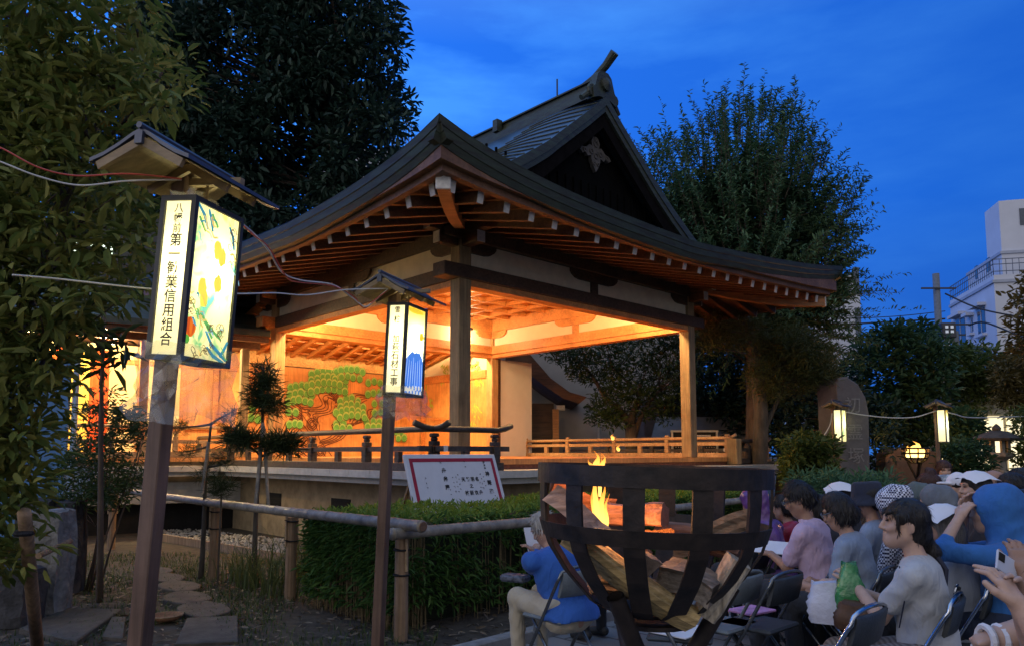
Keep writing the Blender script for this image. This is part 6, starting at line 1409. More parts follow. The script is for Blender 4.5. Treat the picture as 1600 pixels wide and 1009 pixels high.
def stone(name, label, c, size, m_, sd, cat='stone'):
    rr = random.Random(sd); V = []; F = []; n = 5; mb = MB(); b_ = bmesh_box(size, n, rr); mb.add([Vector(c)+Vector(v) for v in b_[0]], b_[1]); return tag(mb.build(name, m_, None, False), label, cat)
def bmesh_box(size, n, rr):
    V = {}; L_ = []; F = []
    def vid(i, j, k):
        if (i, j, k) not in V:
            x, y, z = i/n-.5, j/n-.5, k/n-.5; e = sum(abs(q) > .49 for q in (x, y, z)); f = 1-.03*(e-1 if e > 1 else 0); V[(i, j, k)] = len(L_)
            L_.append(((x*f)*size[0]+rr.uniform(-.014, .014), (y*f)*size[1]+rr.uniform(-.014, .014), (z*f+.5)*size[2]+rr.uniform(-.014, .014)*(k > 0)))
        return V[(i, j, k)]
    for a in range(n):
        for b in range(n):
            for s_ in (0, n):
                q = [(a, b), (a+1, b), (a+1, b+1), (a, b+1)]
                for ax in range(3):
                    f = []
                    for u, v in q: t = [u, v]; t.insert(ax, s_); f.append(vid(*t))
                    F.append(tuple(f if s_ else f[::-1]))
    return L_, F
for px, y1, Y, sz, mm_, lab, sd in ((80, 930, 7.0, (.34, .30, .98), sg, 'rough grey granite post standing left of the big lantern', 1), (62, 890, 7.9, (.36, .3, 1.02), sdk, 'dark granite post behind the grey one at the left', 2), (97, 870, 8.0, (.40, .3, 1.0), sdk, 'dark granite post right of the grey one at the left', 3), (28, 930, 6.6, (.40, .35, .50), sdk, 'low dark granite block at the foot of the leafy tree', 4)):
    p = at(px, 800, Y); stone('stone_post', lab, Vector((p.x, Y, 0)), sz, mm_, sd, 'stone post')
p0, p1 = onz(60, 1030, 0), at(38, 800, 4.3); m = MB(); m.tube([p0, p0+(p1-p0)*.5, p1], [.042, .04, .037], 10); th = thing('support_stake', p0, 'leaning wooden tree stake with black twine at the left edge', 'stake'); m.build('stake', M_bpost, th, True); m = MB(); q = p1-ZZ*.10+(p0-p1)*.02; m.tube([q+Vector((.043*math.cos(t), .043*math.sin(t), 0)) for t in np.linspace(0, 6.28, 12)], .014, 5); m.build('twine', M_rope, th)
m = MB(); q0 = at(30, 850, 4.5); m.tube([at(60, 868, 4.32), at(110, 845, 4.9)], .018, 8); tag(m.build('cross_stake', M_bpost), 'short horizontal stick tied across the leaning stake', 'stake')
# stepping stones and slabs
Mst = mat('stepping_stone', (.085, .075, .062), .9, .3, 8, .5, bscale=40); 
def flat(label, pts, h, name='stepping_stone', m_=None):
    G_ = [onz(x, y, h) for x, y in pts]; c = sum(G_, Vector())/len(G_); n = len(G_); V = [Vector((p.x, p.y, 0)) for p in G_]+[p-ZZ*.008 for p in G_]+[c+(p-c)*.96 for p in G_]
    mb = MB(); mb.add(V, [(i, (i+1) % n, n+(i+1) % n, n+i) for i in range(n)]+[(n+i, n+(i+1) % n, 2*n+(i+1) % n, 2*n+i) for i in range(n)]+[tuple(range(2*n, 3*n))]); return tag(mb.build(name, m_ or Mst), label, 'stepping stone' if name == 'stepping_stone' else 'slab')
def oval(cx, cy, rx, ry, sd): r_ = random.Random(sd); return [(cx+rx*math.cos(t)*(1+r_.uniform(-.06, .06)), cy+ry*math.sin(t)*(1+r_.uniform(-.06, .06))) for t in [-2*math.pi*i/18 for i in range(18)]]
flat('square paving slab at the near end of the stepping stones', [(274, 1004), (372, 1000), (372, 960), (292, 964)], .045)
flat('second square slab cut off by the bottom edge below the stepping stones', [(262, 1050), (374, 1046), (373, 1006), (271, 1010)], .045)
for (x, y, rx, ry, lab) in ((318, 950, 42, 12, 'oval stepping stone just beyond the square slab'), (292, 932, 38, 10, 'oval stepping stone, second beyond the square slab'), (280, 914, 34, 8, 'oval stepping stone, third beyond the square slab'), (262, 901, 28, 6.5, 'oval stepping stone, fourth, half behind the big lantern post'), (246, 890, 24, 5.5, 'farthest oval stepping stone beside the big lantern post')): flat(lab, oval(x, y, rx, ry, int(x)), .05)
flat('long flat stone slab lying left of the big lantern post', [(30, 980), (120, 1000), (190, 950), (105, 948)], .05, 'stone_slab')
flat('dark broken slab just left of the foot of the big lantern post', [(160, 992), (192, 995), (196, 962), (175, 962)], .04, 'stone_slab')
rk = onz(260, 972, 0); th = thing('wicker_tray', rk, 'shallow round wicker tray lying on the soil by the big lantern post', 'tray'); m = MB(); m.lathe(rk+ZZ*.02, [(.08, 0), (.12, .02), (.135, .045), (.13, .05), (.115, .025)], 20); m.build('tray', mat('wicker', (.24, .12, .06), .8, .4, 60, .6), th, True); m = MB(); m.tube([rk+Vector((.135*math.cos(t), .135*math.sin(t), .068)) for t in np.linspace(0, 6.283, 24)], .006, 5); m.build('rim', M_bpost, th)
# gravel patch with an edging board
random.seed(5); Vg = []; cen_ = []
mgv = MB()
for k in range(900):
    x, y = random.uniform(250, 445), random.uniform(822, 846); t = (x-250)/195; y = 820+ (y-822)*.9+t*22; g = onz(x, y, .02); r_ = random.uniform(.018, .042); s_ = [Vector((r_*random.uniform(.7, 1.2), 0, 0)), Vector((0, r_*random.uniform(.7, 1.2), 0)), Vector((0, 0, r_*.7))]
    mgv.add([g+s_[0], g-s_[0], g+s_[1], g-s_[1], g+s_[2], g-s_[2]*.5], [(0, 2, 4), (2, 1, 4), (1, 3, 4), (3, 0, 4), (2, 0, 5), (1, 2, 5), (3, 1, 5), (0, 3, 5)])
tag(mgv.build('gravel', mat('pale_gravel', (.40, .36, .30), .9, .3, 30)), 'patch of pale pebbles beyond the bamboo rail', 'gravel', kind='stuff')
a, b = onz(245, 838, .06), onz(450, 872, .06); m = MB(); m.bar(a, b, .03, .12); tag(m.build('edging_board', M_bpost), 'low wooden edging board along the pebble patch', 'edging')
# lit windows glimpsed through the leaves and a rooftop rail far behind
c = at(150, 390, 17); th = thing('lit_house', Vector((c.x, 17.4, 0)), 'house wall with small bright windows glimpsed through the leafy tree', 'building'); m = MB(); m.box(Vector((c.x, 17.6, 3.6)), (6, .3, 7.2)); m.build('wall', mat('dark_house', (.05, .05, .05), .9, .2, 3), th)
for i, (x, y, w2, h) in enumerate(((112, 383, .22, .36), (150, 380, .26, .14), (168, 392, .22, .28), (192, 386, .18, .14), (82, 498, .14, .16))): p = at(x, y, 17.42); m = MB(); m.box(p, (w2, .04, h)); m.build('window', glow('green_white_light', (.80, 1, .72), 2.0), th)
c = at(610, 260, 44); th = thing('far_roof_block', Vector((c.x, 45, 0)), 'distant flat roof with a thin railing peeping past the tall dark tree', 'building'); zr_ = at(630, 228, 44).z; m = MB(); m.box(Vector((c.x-1.5, 47, zr_/2)), (5.6, 5, zr_)); m.build('wall', M_wh, th); m = MB()
for x in np.linspace(612, 643, 8): m.bar(at(x, 228, 44), at(x, 228, 44)+ZZ*1.5, .05, .05)
m.bar(at(612, 228, 44)+ZZ*1.5, at(643, 228, 44)+ZZ*1.5, .06, .06); m.build('roof_railing', M_rl, th)
# ------------------------------------------------------------------ folding chairs
M_tube = mat('chair_tube', (.16, .17, .18), .25, .2, 20, .05, metal=.8); M_vinyl = mat('chair_vinyl', (.035, .04, .045), .45, .25, 12, .15, bscale=90); M_vg = mat('grey_vinyl', (.13, .15, .16), .5, .2, 12, .15, bscale=90); M_chrome = mat('chrome_tube', (.50, .53, .58), .14, .1, 20, 0, metal=1)
def chair(pos, az, label, tube=None, vinyl=None, group='folding chairs for the audience'):
    tube = tube or M_tube; vinyl = vinyl or M_vinyl
    f = Vector((math.sin(az), math.cos(az), 0)); r = Vector((math.cos(az), -math.sin(az), 0)); o = Vector((pos[0], pos[1], 0))
    def q(x, y, z): return o+r*x+f*y+ZZ*z
    th = thing('folding_chair', o, label, 'chair', group); w_ = .205; R = Matrix((r, f, ZZ)).transposed()
    m = MB(); pts = [q(-w_, .235, .012), q(-w_, -.02, .44), q(-w_, -.17, .70)]
    for t in np.linspace(0, math.pi, 9): pts.append(q(-w_*math.cos(t)*(1 if abs(math.cos(t)) > .95 else 1), -.185-.012*math.sin(t), .72+.06*math.sin(t)**.6))
    pts += [q(w_, -.17, .70), q(w_, -.02, .44), q(w_, .235, .012)]; m.tube(pts, .0115, 8); m.build('frame', tube, th, True)
    for s_ in (-1, 1): m = MB(); m.tube([q(s_*(w_-.025), -.25, .012), q(s_*(w_-.025), .10, .425)], .0105, 8); m.build('rear_leg', tube, th, True); m = MB(); [m.lathe(q(s_*x, y, 0), [(.016, 0), (.016, .025)], 8) for x, y in ((w_, .237), (w_-.025, -.252))]; m.build('rubber_foot', M_vinyl, th)
    m = MB(); m.tube([q(-w_, .19, .09), q(w_, .19, .09)], .008, 6); m.build('front_stretcher', tube, th, True); m = MB(); m.tube([q(-w_+.025, -.20, .07), q(w_-.025, -.20, .07)], .008, 6); m.build('rear_stretcher', tube, th, True)
    m = MB(); m.box(q(0, .015, .437), (.385, .37, .028), R, .012); m.build('seat', vinyl, th)
    m = MB(); rows = []
    for i in range(9):
        x = -.185+.37*i/8; cur = .022*(1-(x/.185)**2); row = []
        for z, dy in ((.59, .0), (.60, -.014), (.67, -.035), (.745, -.052), (.757, -.04), (.748, -.028), (.67, -.010), (.60, .010), (.59, .0)): row.append(q(x, -.155+dy-cur, z))
        rows.append(row)
    m.grid(rows); m.add(rows[0], [tuple(range(8))]); m.add(rows[-1], [tuple(range(7, -1, -1))]); m.build('backrest', vinyl, th, True); return th
# ------------------------------------------------------------------ seated people
def skin(i): return mat('skin_%d' % i, [(.38, .225, .16), (.30, .17, .115), (.45, .29, .22)][i], .55, .08, 30, .06)
M_hair = mat('black_hair', (.012, .010, .010), .42, .4, 5, .6, stretch=(30, 30, 2.5), detail=6); M_ash = mat('ash_hair', (.115, .105, .095), .42, .5, 5, .6, stretch=(30, 30, 2.5), col2=(.20, .19, .17)); M_bun = mat('auburn_hair', (.055, .022, .014), .45, .4, 5, .6, stretch=(30, 30, 2.5)); M_wh_hair = mat('white_hair', (.45, .43, .40), .5, .3, 5, .6, stretch=(30, 30, 2.5)); M_bald = mat('cropped_grey_hair', (.26, .20, .17), .6, .3, 30, .2)
def cloth(name, col, var=.12, pat=None):
    m = mat('cloth_'+name, col, .9, var, 5, .5, bscale=17, stretch=(1, 1, .42), sheen=.06)
    for nd in m.node_tree.nodes:
        if nd.type == 'TEX_NOISE' and nd.inputs['Scale'].default_value == 17: nd.inputs['Distortion'].default_value = 1.6; nd.inputs['Detail'].default_value = 2.5
    return m
def ell(c, r, R=None): return ('e', c, r, R)
def strands(V, F, hm, par, n, c, k=1):
    # fine locks lying on the hair and following it down
    fi = RNG.integers(0, len(F), n); Q = V[F[fi]]; P0 = Q.mean(1); nn = np.cross(Q[:, 2]-Q[:, 0], Q[:, 3]-Q[:, 1]); nn /= np.maximum(np.linalg.norm(nn, axis=1, keepdims=True), 1e-9)
    fl_ = np.sum(nn*(P0-c), 1) < 0; nn[fl_] *= -1
    g = np.array([0, 0, -1.])+np.stack([np.sin(P0[:, 2]*40+P0[:, 0]*20)*.25, np.cos(P0[:, 2]*35)*.25, P0[:, 2]*0], 1); D = g-nn*np.sum(g*nn, 1)[:, None]; D += RNG.normal(0, .16, D.shape)
    leaves('locks', P0+nn*.0015, D, RNG.uniform(.03, .075, n)*k, hm, par, wid=.10, fold=.3, droop=-.05, upv=nn*3)
def person(label, head, Y, az, shirt, skin_i=0, lean=6, head_az=None, pitch=0, roll=0, hair='short', hair_m=None, hands=None, sleeve=.55, trousers=None, h=.016, fine_face=False, hat=None, bulk=1.0, legs=True, with_chair=None, bag=None, hood=None, ztop=None, glasses=False, dark_strap=False, fwd=0, extra=None, hair_extra=None, scale=None, zoff=0, shoes=True):
    top = at(head[0], head[1], Y); f = Vector((math.sin(az), math.cos(az), 0)); r = Vector((math.cos(az), -math.sin(az), 0))
    ln = math.radians(lean); tl, nk, hd_ = .47, .10, .105
    # upper body laid out from the seat upwards
    def up(d, x=0, y=0): return np.array([x, -.04+math.sin(ln)*d+y*math.cos(ln), .53+math.cos(ln)*d-y*math.sin(ln)])
    chest = up(.30); neck = up(tl); hbase = up(tl+nk, 0, .02); hc = hbase+np.array([0, .01+.012, .075])
    s = scale or max(.88, min(1.12, top.z/(hc[2]+.125)))
    hp_ = r*hc[0]*s+f*hc[1]*s; seat = Vector((top.x-hp_.x, top.y-hp_.y, zoff+top.z-(hc[2]+.125)*s if scale else zoff))
    M = Matrix.Translation(seat) @ Matrix((r*s, f*s, ZZ*s)).transposed().to_4x4()
    Mi = M.inverted()
    def loc(p): v = Mi @ Vector(p); return np.array([v.x, v.y, v.z])
    ha = (head_az if head_az is not None else az)-az
    RH = Matrix.Rotation(-ha, 3, 'Z') @ Matrix.Rotation(math.radians(-pitch), 3, 'X') @ Matrix.Rotation(math.radians(roll), 3, 'Y'); RHn = np.array(RH); RT = RHn.T
    def H(x, y, z): return hc+RHn @ np.array([x, y, z])
    e_rot = RHn.T                          # rows = head axes
    def he(c, rad, k=.02): return ('e', H(*c), rad, e_rot, k)
    head_p = [he((0, -.012, .030), (.075, .093, .082)), he((0, .022, -.030), (.060, .070, .080), .03), he((0, .050, -.080), (.036, .040, .032), .025), ('c', H(-.045, .01, -.06), H(.0, .05, -.092), .028, .024, .03), ('c', H(.045, .01, -.06), H(.0, .05, -.092), .028, .024, .03),
              ('c', H(0, .084, .016), H(0, .102, -.025), .008, .012, .010), ('c', H(-.012, .092, -.030), H(.012, .092, -.030), .009, .009, .008), ('c', H(-.04, .075, .030), H(.04, .075, .030), .012, .012, .02), he((0, .078, -.056), (.020, .012, .006), .010), he((0, .077, -.067), (.018, .011, .006), .008), ('c', H(-.05, .055, -.02), H(-.035, .072, -.030), .018, .014, .02), ('c', H(.05, .055, -.02), H(.035, .072, -.030), .018, .014, .02),
              ('s', H(-.031, .100, .010), (.017, .014, .011), e_rot, .012), ('s', H(.031, .100, .010), (.017, .014, .011), e_rot, .012), he((-.076, -.012, -.012), (.010, .022, .032), .008), he((.076, -.012, -.012), (.010, .022, .032), .008)]
    b = bulk
    torso = [('c', up(0), up(.20), .118*b, .108*b, .06), ('e', chest, (.150*b, .100*b, .19), None, .06), ('c', up(.405, -.13*b), up(.405, .13*b), .062, .062, .06), ('c', neck, hbase, .049, .044, .025)]
    shl = {-1: up(.405, -.175*b), 1: up(.405, .175*b)}; arms = {}
    hands = hands or {}
    for sg in (-1, 1):
        tgt = hands.get(sg); tgt = loc(tgt) if tgt is not None and not isinstance(tgt, np.ndarray) else tgt
        if tgt is None: tgt = np.array([sg*.10, .30, .64])
        a = shl[sg]; v = tgt-a; d = np.linalg.norm(v); l1, l2 = .275, .255
        if d > (l1+l2)*.985: tgt = a+v/d*(l1+l2)*.985; v = tgt-a; d = np.linalg.norm(v)
        x = (l1*l1-l2*l2+d*d)/(2*d); y = math.sqrt(max(0, l1*l1-x*x)); ax = v/d; pole_ = np.array([sg*.42, -.25, -.9]); pole_ = pole_-ax*pole_.dot(ax); pole_ /= np.linalg.norm(pole_)
        arms[sg] = (a, a+ax*x+pole_*y, tgt)
    armp = []
    for sg, (a, e, w_) in arms.items(): armp += [('c', a, e, .047*b, .038, .03), ('c', e, w_, .037, .025, .02)]
    legp = []; feet = {}
    spread = .10
    if legs:
        for sg in (-1, 1):
            hip = np.array([sg*.085, -.01, .53]); kn = np.array([sg*(spread+.02), .42+fwd, .515/s*1.0]); an = np.array([sg*(spread+.02), .40+fwd*1.5, .09/s]); feet[sg] = an
            legp += [('c', hip, kn, .085*b, .062, .05), ('c', kn, an, .058, .040, .03)]
    footp = [q for sg, an in feet.items() for q in (('c', an+np.array([0, -.03, -.03]), an+np.array([0, .13, -.05]), .038, .028, .03),)]
    body = torso+armp+legp+footp+head_p
    # one continuous body mesh, with the hands meshed finer and joined on
    zf = hc[2]-.14; fine_ = ((), (), ())
    fh = .0065 if fine_face else None
    if fh: fine_ = (((hc[0]-.115, hc[0]+.115, fh),), ((hc[1]-.14, hc[1]+.15, fh),), ((zf, hc[2]+.14, fh),))
    def mesh(prims, hh, fine=((), (), ()), disp=None):
        los = []; his = []
        for p in prims:
            if p[0] == 'c': R = max(p[3], p[4]); los.append(np.minimum(p[1], p[2])-R); his.append(np.maximum(p[1], p[2])+R)
            elif p[0] == 'e': R = max(p[2]); los.append(np.array(p[1])-R); his.append(np.array(p[1])+R)
        lo = np.min(los, 0)-2.5*hh; hi = np.max(his, 0)+2.5*hh; X, Y_, Z = [axis_samples(lo[i], hi[i], hh, fine[i]) for i in range(3)]
        D = sdf_eval(prims, X, Y_, Z)
        if disp is not None: D = D+disp(X[:, None, None], Y_[None, :, None], Z[None, None, :])
        return nets(D, X, Y_, Z)
    A = np.array(M)
    def world(V): return V @ A[:3, :3].T+A[:3, 3]
    V, F = mesh(body, h, fine_); Vs, Fs = [world(V)], [F]; nv = len(V)
    if h <= .013:
        for sg, (a, e, w_) in arms.items():
            d = (w_-e)/np.linalg.norm(w_-e); hp2 = hand_prims(w_, d, sg); V2_, F2_ = mesh(hp2, .0055); Vs.append(world(V2_)); Fs.append(F2_+nv); nv += len(V2_)
    else:
        for sg, (a, e, w_) in arms.items():
            d = (w_-e)/np.linalg.norm(w_-e); V2_, F2_ = mesh([('e', w_+d*.06, (.035, .035, .05), None, .01), ('c', w_-d*.02, w_+d*.03, .025, .03, .02), ('c', w_+d*.03, w_+d*.08+np.array([-sg*.04, 0, .01]), .014, .010, .01)], .009); Vs.append(world(V2_)); Fs.append(F2_+nv); nv += len(V2_)
    po_ = make('person', np.concatenate(Vs), np.concatenate(Fs), skin(skin_i), None, True); tag(po_, label, 'person')
    sd = random.Random(hash(label) % 1000 if False else len(label)*7+int(head[0])); ph = sd.uniform(0, 6)
    def wr(a):                              # cloth folds
        return lambda x, y, z: a*(1.5*np.abs(np.sin(x*13+z*10+y*6+ph+1.9*np.sin(z*11-y*9+ph)))+.8*np.abs(np.sin(z*27-x*19+y*16+ph+1.5*np.sin(x*14)))-1.3)
    # garments
    def grow(ps, g): return [(p[0], p[1], p[2], p[3]+g, p[4]+g, p[5]) if p[0] == 'c' else (p[0], p[1], tuple(q+g for q in p[2]), p[3], p[4]) for p in ps]
    if shirt is not None:
        sp_ = grow(torso[:3], .013)
        sp_ += [('c', up(-.06, -.055*b), up(-.06, .055*b), .135*b, .135*b, .04), ('c', up(-.02), up(.08), .130*b, .128*b, .04)]
        for sg, (a, e, w_) in arms.items():
            if sleeve <= 1: sp_.append(('c', a, a+(e-a)*sleeve*1.0, .058*b, .060*b, .016))
            else: sp_ += [('c', a, e, .062*b, .052, .016), ('c', e, e+(w_-e)*min(1, sleeve-1)*.95, .052, .040, .02)]
        if with_chair: sp_.append(('s', np.array([0, -.10, .452/s-.25]), (.6, .34, .25), None, .01))
        nd_ = up(tl+.012, 0, .03); sp_.append(('s', nd_+np.array([0, .0, .07]), (.066, .066, .075), None, .01))
        if extra: sp_ += extra(up, H, arms, he)
        V, F = mesh(sp_, max(h*.9, .010), disp=wr(.0045)); make('shirt', world(V), F, shirt, po_, True)
    if legs:
        tp_ = grow(legp, .012)+[('c', up(0, -.06), up(0, .06), .118*b, .118*b, .05)]
        V, F = mesh(tp_, max(h, .012), disp=wr(.005)); make('trousers', world(V), F, trousers or cloth('dark_trousers', (.025, .028, .035)), po_, True)
        if shoes:
            V, F = mesh(grow(footp, .008), .012); make('shoes', world(V), F, mat('dark_shoe', (.03, .03, .03), .5, .2, 9), po_, True)
    # hair
    hm = hair_m or M_hair
    face_cut = ('s', H(0, .115, -.045), (.066, .085, .100), e_rot, .012)
    hp_ = None
    if hair == 'short': hp_ = [he((0, -.018, .040), (.089, .106, .090)), he((0, -.055, -.02), (.078, .062, .075), .02), face_cut, ('s', H(0, .02, -.135), (.2, .2, .055), e_rot, .01), ('s', H(.088, .02, -.04), (.03, .04, .05), e_rot, .01), ('s', H(-.088, .02, -.04), (.03, .04, .05), e_rot, .01)]
    elif hair == 'bob': hp_ = [he((0, -.018, .036), (.094, .110, .094)), he((0, -.050, -.045), (.094, .075, .085), .02), ('c', H(-.080, .0, .0), H(-.078, .01, -.075), .025, .02, .03), ('c', H(.080, .0, .0), H(.078, .01, -.075), .025, .02, .03), ('s', H(0, .125, -.055), (.064, .085, .100), e_rot, .012)]
    elif hair == 'long': hp_ = [he((0, -.018, .036), (.092, .108, .092)), he((0, -.060, -.05), (.090, .065, .10), .02), ('c', H(-.075, -.02, .0), H(-.075, -.02, -.20), .035, .028, .03), ('c', H(.075, -.02, .0), H(.075, -.02, -.20), .035, .028, .03), ('c', H(0, -.075, -.05), H(0, -.085, -.26), .06, .05, .05), face_cut]
    elif hair == 'ponytail': hp_ = [he((0, -.018, .036), (.088, .106, .092)), he((0, -.058, -.03), (.078, .062, .085), .02), ('c', H(.02, -.09, -.05), H(.03, -.14, -.13), .034, .036, .02), ('c', H(.03, -.14, -.13), H(.035, -.125, -.26), .036, .030, .02), ('c', H(.035, -.125, -.26), H(.03, -.105, -.37), .030, .008, .02),
                                    ('c', H(-.055, .075, .055), H(-.02, .093, .028), .014, .006, .012), ('c', H(.055, .075, .055), H(.02, .093, .028), .014, .006, .012), ('c', H(-.075, .045, .04), H(-.074, .038, -.05), .013, .005, .012), ('c', H(.075, .045, .04), H(.074, .038, -.05), .013, .005, .012), ('s', H(0, .122, -.045), (.063, .085, .095), e_rot, .008), ('s', H(-.09, .0, -.02), (.02, .028, .036), e_rot, .006), ('s', H(.09, .0, -.02), (.02, .028, .036), e_rot, .006)]
    elif hair == 'bun': hp_ = [he((0, -.018, .036), (.090, .106, .092)), he((0, -.045, .125), (.045, .045, .038), .02), he((.02, -.03, .15), (.03, .03, .025), .02), face_cut, ('s', H(0, .02, -.14), (.2, .2, .05), e_rot, .01)]
    elif hair == 'bald': hp_ = [he((0, -.03, .01), (.080, .092, .070)), ('s', H(0, .02, .10), (.09, .11, .075), e_rot, .01), face_cut, ('s', H(0, .02, -.12), (.2, .2, .05), e_rot, .01)]
    if hp_:
        if hair_extra: hp_ += hair_extra(H, he)
        hh = .0065 if fine_face else max(.009, h*.7)
        V, F = mesh(hp_, hh, disp=lambda x, y, z: .0022*np.sin(x*160+5*np.sin(z*20))*np.cos(y*120+z*15)); make('hair', world(V), F, hm, po_, True)
        if not hat: strands(world(V), F, hm, po_, 800 if hair == 'ponytail' else 1200 if h < .014 else 600, world(hc[None])[0], .75 if hair == 'ponytail' else .85)
    if fine_face:
        m = MB()
        for sg in (-1, 1): 
            c = world(H(sg*.031, .083, .010)[None])[0]; m.lathe(Vector(c)-ZZ*.0035, [(.004, 0), (.010, .0035), (.004, .007)], 8)
            m.tube([Vector(world(H(sg*.031+dx, .0905-abs(dx)*.5, .019-abs(dx)*.25)[None])[0]) for dx in (-.016, -.006, .006, .016)], .0018, 5); m.tube([Vector(world(H(sg*.033+dx, .0955-abs(dx)*.6, .034-abs(dx)*.2)[None])[0]) for dx in (-.018, -.006, .006, .018)], .0026, 5)
        m.build('eyes_and_brows', mat('eye_dark', (.01, .008, .008), .3, .2, 9), po_)
        m = MB(); m.tube([Vector(world(H(dx, .0895-abs(dx)*.35, -.0615)[None])[0]) for dx in (-.018, -.009, 0, .009, .018)], .0030, 6); m.build('lips', mat('lip', (.35, .11, .10), .45, .1, 20), po_, True)
    if glasses:
        m = MB()
        for sg in (-1, 1): m.tube([Vector(world(H(sg*.033+.024*math.cos(t), .108, .010+.018*math.sin(t))[None])[0]) for t in np.linspace(0, 6.283, 12)], .0022, 5); m.tube([Vector(world(H(sg*.057, .104, .012)[None])[0]), Vector(world(H(sg*.080, .0, .010)[None])[0])], .002, 5)
        m.build('glasses', M_tube, po_)
    if hat: hat(H, world, mesh, he, e_rot, po_, up, s)
    if with_chair:
        c = seat+f*(.02*s); chair((c.x, c.y), az, with_chair[0], *(with_chair[1:] if len(with_chair) > 1 else ()))
    return po_, seat, M
def hand_prims(w_, d, sg, curl=.55, spread=.012, nrm=None, rad=1.0):
    """palm, four unequal bent fingers and a thumb, from the wrist w_ along d"""
    d = np.asarray(d, float); n = np.array([0, 0, 1.]) if nrm is None else np.asarray(nrm, float); n = n-d*n.dot(d); n /= max(1e-6, np.linalg.norm(n)); x = np.cross(d, n)   # n = back of hand
    P_ = [('c', w_-d*.03, w_+d*.015, .026, .026, .02)]
    for k, dx in enumerate((-.027, -.009, .009, .027)): P_.append(('c', w_+d*.012+x*dx*.6, w_+d*.072+x*dx, .013, .0115, .014))
    for k, (dx, L) in enumerate(((-.027, .072), (-.009, .082), (.009, .078), (.027, .060))):
        a = w_+d*(.078-.006*abs(k-1.3))+x*dx; d1 = d*math.cos(curl*.7)-n*math.sin(curl*.7)+x*(dx*2.0); d2 = d*math.cos(curl*1.7)-n*math.sin(curl*1.7); b_ = a+d1*L*.52; c_ = b_+d2*L*.48
        P_ += [('c', a-d*.012, b_, .0095*rad, .0085*rad, .003), ('c', b_, c_, .0085*rad, .0065*rad, .004)]
    t0 = w_+d*.022-x*sg*-.026; t1 = t0+d*.032+x*sg*.026-n*.012; t2 = t1+d*.030+x*sg*.006-n*.010
    P_ += [('c', t0, t1, .0145, .011, .008), ('c', t1, t2, .011, .0085, .004)]
    return P_
# hats, cloths and hoods
def bucket_hat(col, brim=.045):
    def fn(H, world, mesh, he, er, par, up, s):
        R = er.T; m = MB(); 
        def ring(rx, ry, z): return [Vector(world((H(0, -.012, 0)+R @ np.array([rx*math.cos(t), ry*math.sin(t), z]))[None])[0]) for t in np.linspace(0, 2*math.pi, 25)]
        m.grid([ring(.02, .02, .132), ring(.07, .085, .130), ring(.086, .102, .115), ring(.094, .112, .045), ring(.098, .116, .02), ring(.098+brim*.6, .116+brim*.6, -.018), ring(.098+brim, .116+brim, -.038), ring(.094+brim, .112+brim, -.040), ring(.095, .113, .015)]); m.build('hat', col, par, True)
    return fn
def head_cloth(col, size=.17, tilt=0, turn=.5):
    def fn(H, world, mesh, he, er, par, up, s):
        R = er.T; m = MB(); rows = []; n = 13
        for i in range(n):
            row = []
            for j in range(n):
                u, v = (i/(n-1)-.5)*2*size, (j/(n-1)-.5)*2*size; x = u*math.cos(turn)-v*math.sin(turn); y = u*math.sin(turn)+v*math.cos(turn)-.015+tilt
                q = ((x/.098)**2+((y+.015)/.116)**2); rr_ = math.sqrt(q); 
                if rr_ < 1: z = .040+.098*math.sqrt(max(0, 1-q*.72)); 
                else: z = .040+.098*math.sqrt(.28)-(rr_-1)*.060; x, y = x*(1-.10*(rr_-1)), y*(1-.10*(rr_-1))
                row.append(Vector(world((H(0, 0, 0)+R @ np.array([x, y, z+.003*math.sin(i*2.1+j*1.3)]))[None])[0]))
            rows.append(row)
        m.grid(rows); m.build('head_cloth', col, par, True)
    return fn
def sdf_hat(prims_fn, col, name='hood', hh=.011, wrk=.006):
    def fn(H, world, mesh, he, er, par, up, s):
        V, F = mesh(prims_fn(H, he, er, up), hh, disp=lambda x, y, z: wrk*(1.5*np.abs(np.sin(x*19+z*13+2*np.sin(y*14+z*7)))+.7*np.abs(np.sin(z*37-x*25+y*18))-1.2)); make(name, world(V), F, col, par, True)
    return fn
HOODC = lambda H, he, er, up: [he((0, -.022, .030), (.108, .128, .116)), he((0, -.085, .075), (.05, .07, .07), .06), ('c', H(0, -.055, .03), up(.28, 0, -.06), .112, .125, .05), ('c', up(.40, -.10), up(.40, .10), .085, .085, .04), ('s', H(0, .165, -.01), (.078, .11, .120), er, .02)]
HOOD = lambda H, he, er, up: [he((0, -.022, .030), (.108, .128, .116)), he((0, -.085, .085), (.05, .07, .06), .05), ('c', H(0, -.03, -.03), up(.45, 0, -.01), .098, .098, .04), ('c', up(.43, -.07), up(.43, .07), .075, .075, .03), ('s', H(0, .165, -.01), (.078, .11, .120), er, .02)]
KNIT = lambda H, he, er, up: [he((0, -.025, .045), (.104, .118, .098)), he((0, -.05, .10), (.07, .07, .045), .03), ('s', H(0, .12, -.04), (.09, .09, .11), er, .012), ('s', H(0, 0, -.12), (.2, .2, .10), er, .02)]
KNITLONG = lambda H, he, er, up: [he((0, -.025, .04), (.106, .122, .104)), he((0, -.05, -.06), (.105, .09, .11), .03), ('s', H(0, .135, -.05), (.085, .10, .13), er, .012)]
CAP = lambda H, he, er, up: [he((0, -.018, .045), (.096, .112, .090)), ('e', H(0, .105, .045), (.075, .075, .014), er, .012), ('s', H(0, 0, -.10), (.2, .2, .125), er, .01)]
A43 = -PSI+math.radians(0)        # everyone faces the stage front
A43 = math.atan2(V2.x, V2.y)
random.seed(21)
